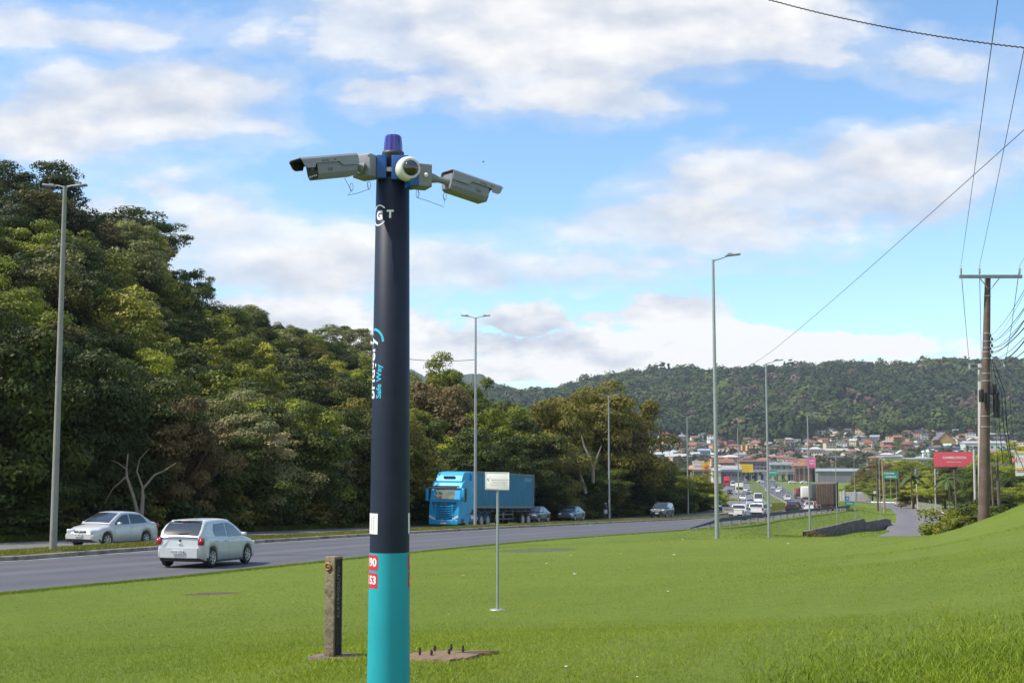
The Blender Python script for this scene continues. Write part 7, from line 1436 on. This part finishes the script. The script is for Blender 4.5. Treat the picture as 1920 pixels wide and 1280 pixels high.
# viaduct over the highway
def viaduct():
    D = 660; a, b = at(1385, 884, D), at(1500, 886, D); e = thing('viaduct', 'grey road viaduct crossing the highway below the yellow billboard', 'viaduct', (a.x, D, a.z)); L = b.x-a.x; g0 = G(a.x, D)-a.z; m = MB()
    m.box((L/2, 0, -.6), (L+6, 10, 1.3)); m.build('deck', mat('viaduct_concrete', (.30, .30, .30), .85, var=.15, vs=.3), e); 
    m = MB(); m.box((L/2, -5, .6), (L+6, .25, 1.0)); m.build('parapet', mat('parapet_grey', (.42, .41, .40), .85), e)
    for k in range(9):
        p = MB(); p.box((2+k*(L-4)/8, 0, (g0-1.2)/2), (.9, 6, abs(g0+1.2)+.2)); p.build('pier', mat('viaduct_concrete', (.3, .3, .3), .85), e)
    for k in range(5): q = MB(); q.box((L*.05+k*2.2, -5.3, -.9), (1.5, .3, 1.5)); q.build('sign_panel', mat('dark_panel', (.03, .03, .035), .6), e)
viaduct()
for k, (px0, px1, py, c, lb) in enumerate([(1575, 1632, 905, (.62, .60, .54), 'whitish boundary wall on the green bank right of the brown truck'), (1345, 1352, 905, (.5, .3, .25), 'short reddish wall at the roadside by the red truck')]):
    p = at((px0+px1)/2, py+7, 335); w_ = (px1-px0)/F_PX*335; m = MB(); m.box((0, 0, .9), (w_, .3, 2.4)); 
    for j in range(int(w_/3)): m.box((-w_/2+j*3+1, -.05, 1.2), (.3, .4, 2.6))
    o = m.build('boundary_wall', mat('bwall_%d' % k, c, .85, var=.15)); o.location = (p.x, 335, G(p.x, 335)+.6); tag(o, lb, 'wall')
# dark undergrowth of the valley between houses is covered by the trees above
# ================================================================== haze
hz = MB(); hz.box((200, 1180, 70), (2700, 2700, 260)); ho = hz.build('haze', []) ; tag(ho, kind='stuff')
hm = bpy.data.materials.new('haze_air'); hm.use_nodes = True; hn = hm.node_tree; hn.nodes.clear(); pv = hn.nodes.new('ShaderNodeVolumePrincipled'); pv.inputs['Density'].default_value = 0.000085; pv.inputs['Color'].default_value = (.80, .88, 1, 1); pv.inputs['Anisotropy'].default_value = .2
hoo = hn.nodes.new('ShaderNodeOutputMaterial'); hn.links.new(pv.outputs[0], hoo.inputs['Volume']); ho.data.materials.append(hm)
# ================================================================== labels: give look-alikes their place in the row
def finish_labels():
    bpy.context.view_layer.update(); by = {}
    for e in UNIQ: by.setdefault(e['label'], []).append(e)
    words = ['', 'second', 'third', 'fourth', 'fifth', 'sixth', 'seventh', 'eighth', 'ninth', 'tenth', 'eleventh', 'twelfth', 'thirteenth', 'fourteenth', 'fifteenth', 'sixteenth', 'seventeenth', 'eighteenth', 'nineteenth', 'twentieth']
    for lb, es in by.items():
        if len(es) < 2: continue
        es.sort(key=lambda e: px_of(e.location)[0]); n = len(es)
        for k, e in enumerate(es):
            if k == 0: t = 'leftmost'
            elif k == n-1: t = 'rightmost'
            elif k < n/2: t = f'{words[k]} from left' if k < 20 else None
            else: t = f'{words[n-1-k]} from right' if n-1-k < 20 else None
            if t: e['label'] = f'{lb}, {t}'
finish_labels()
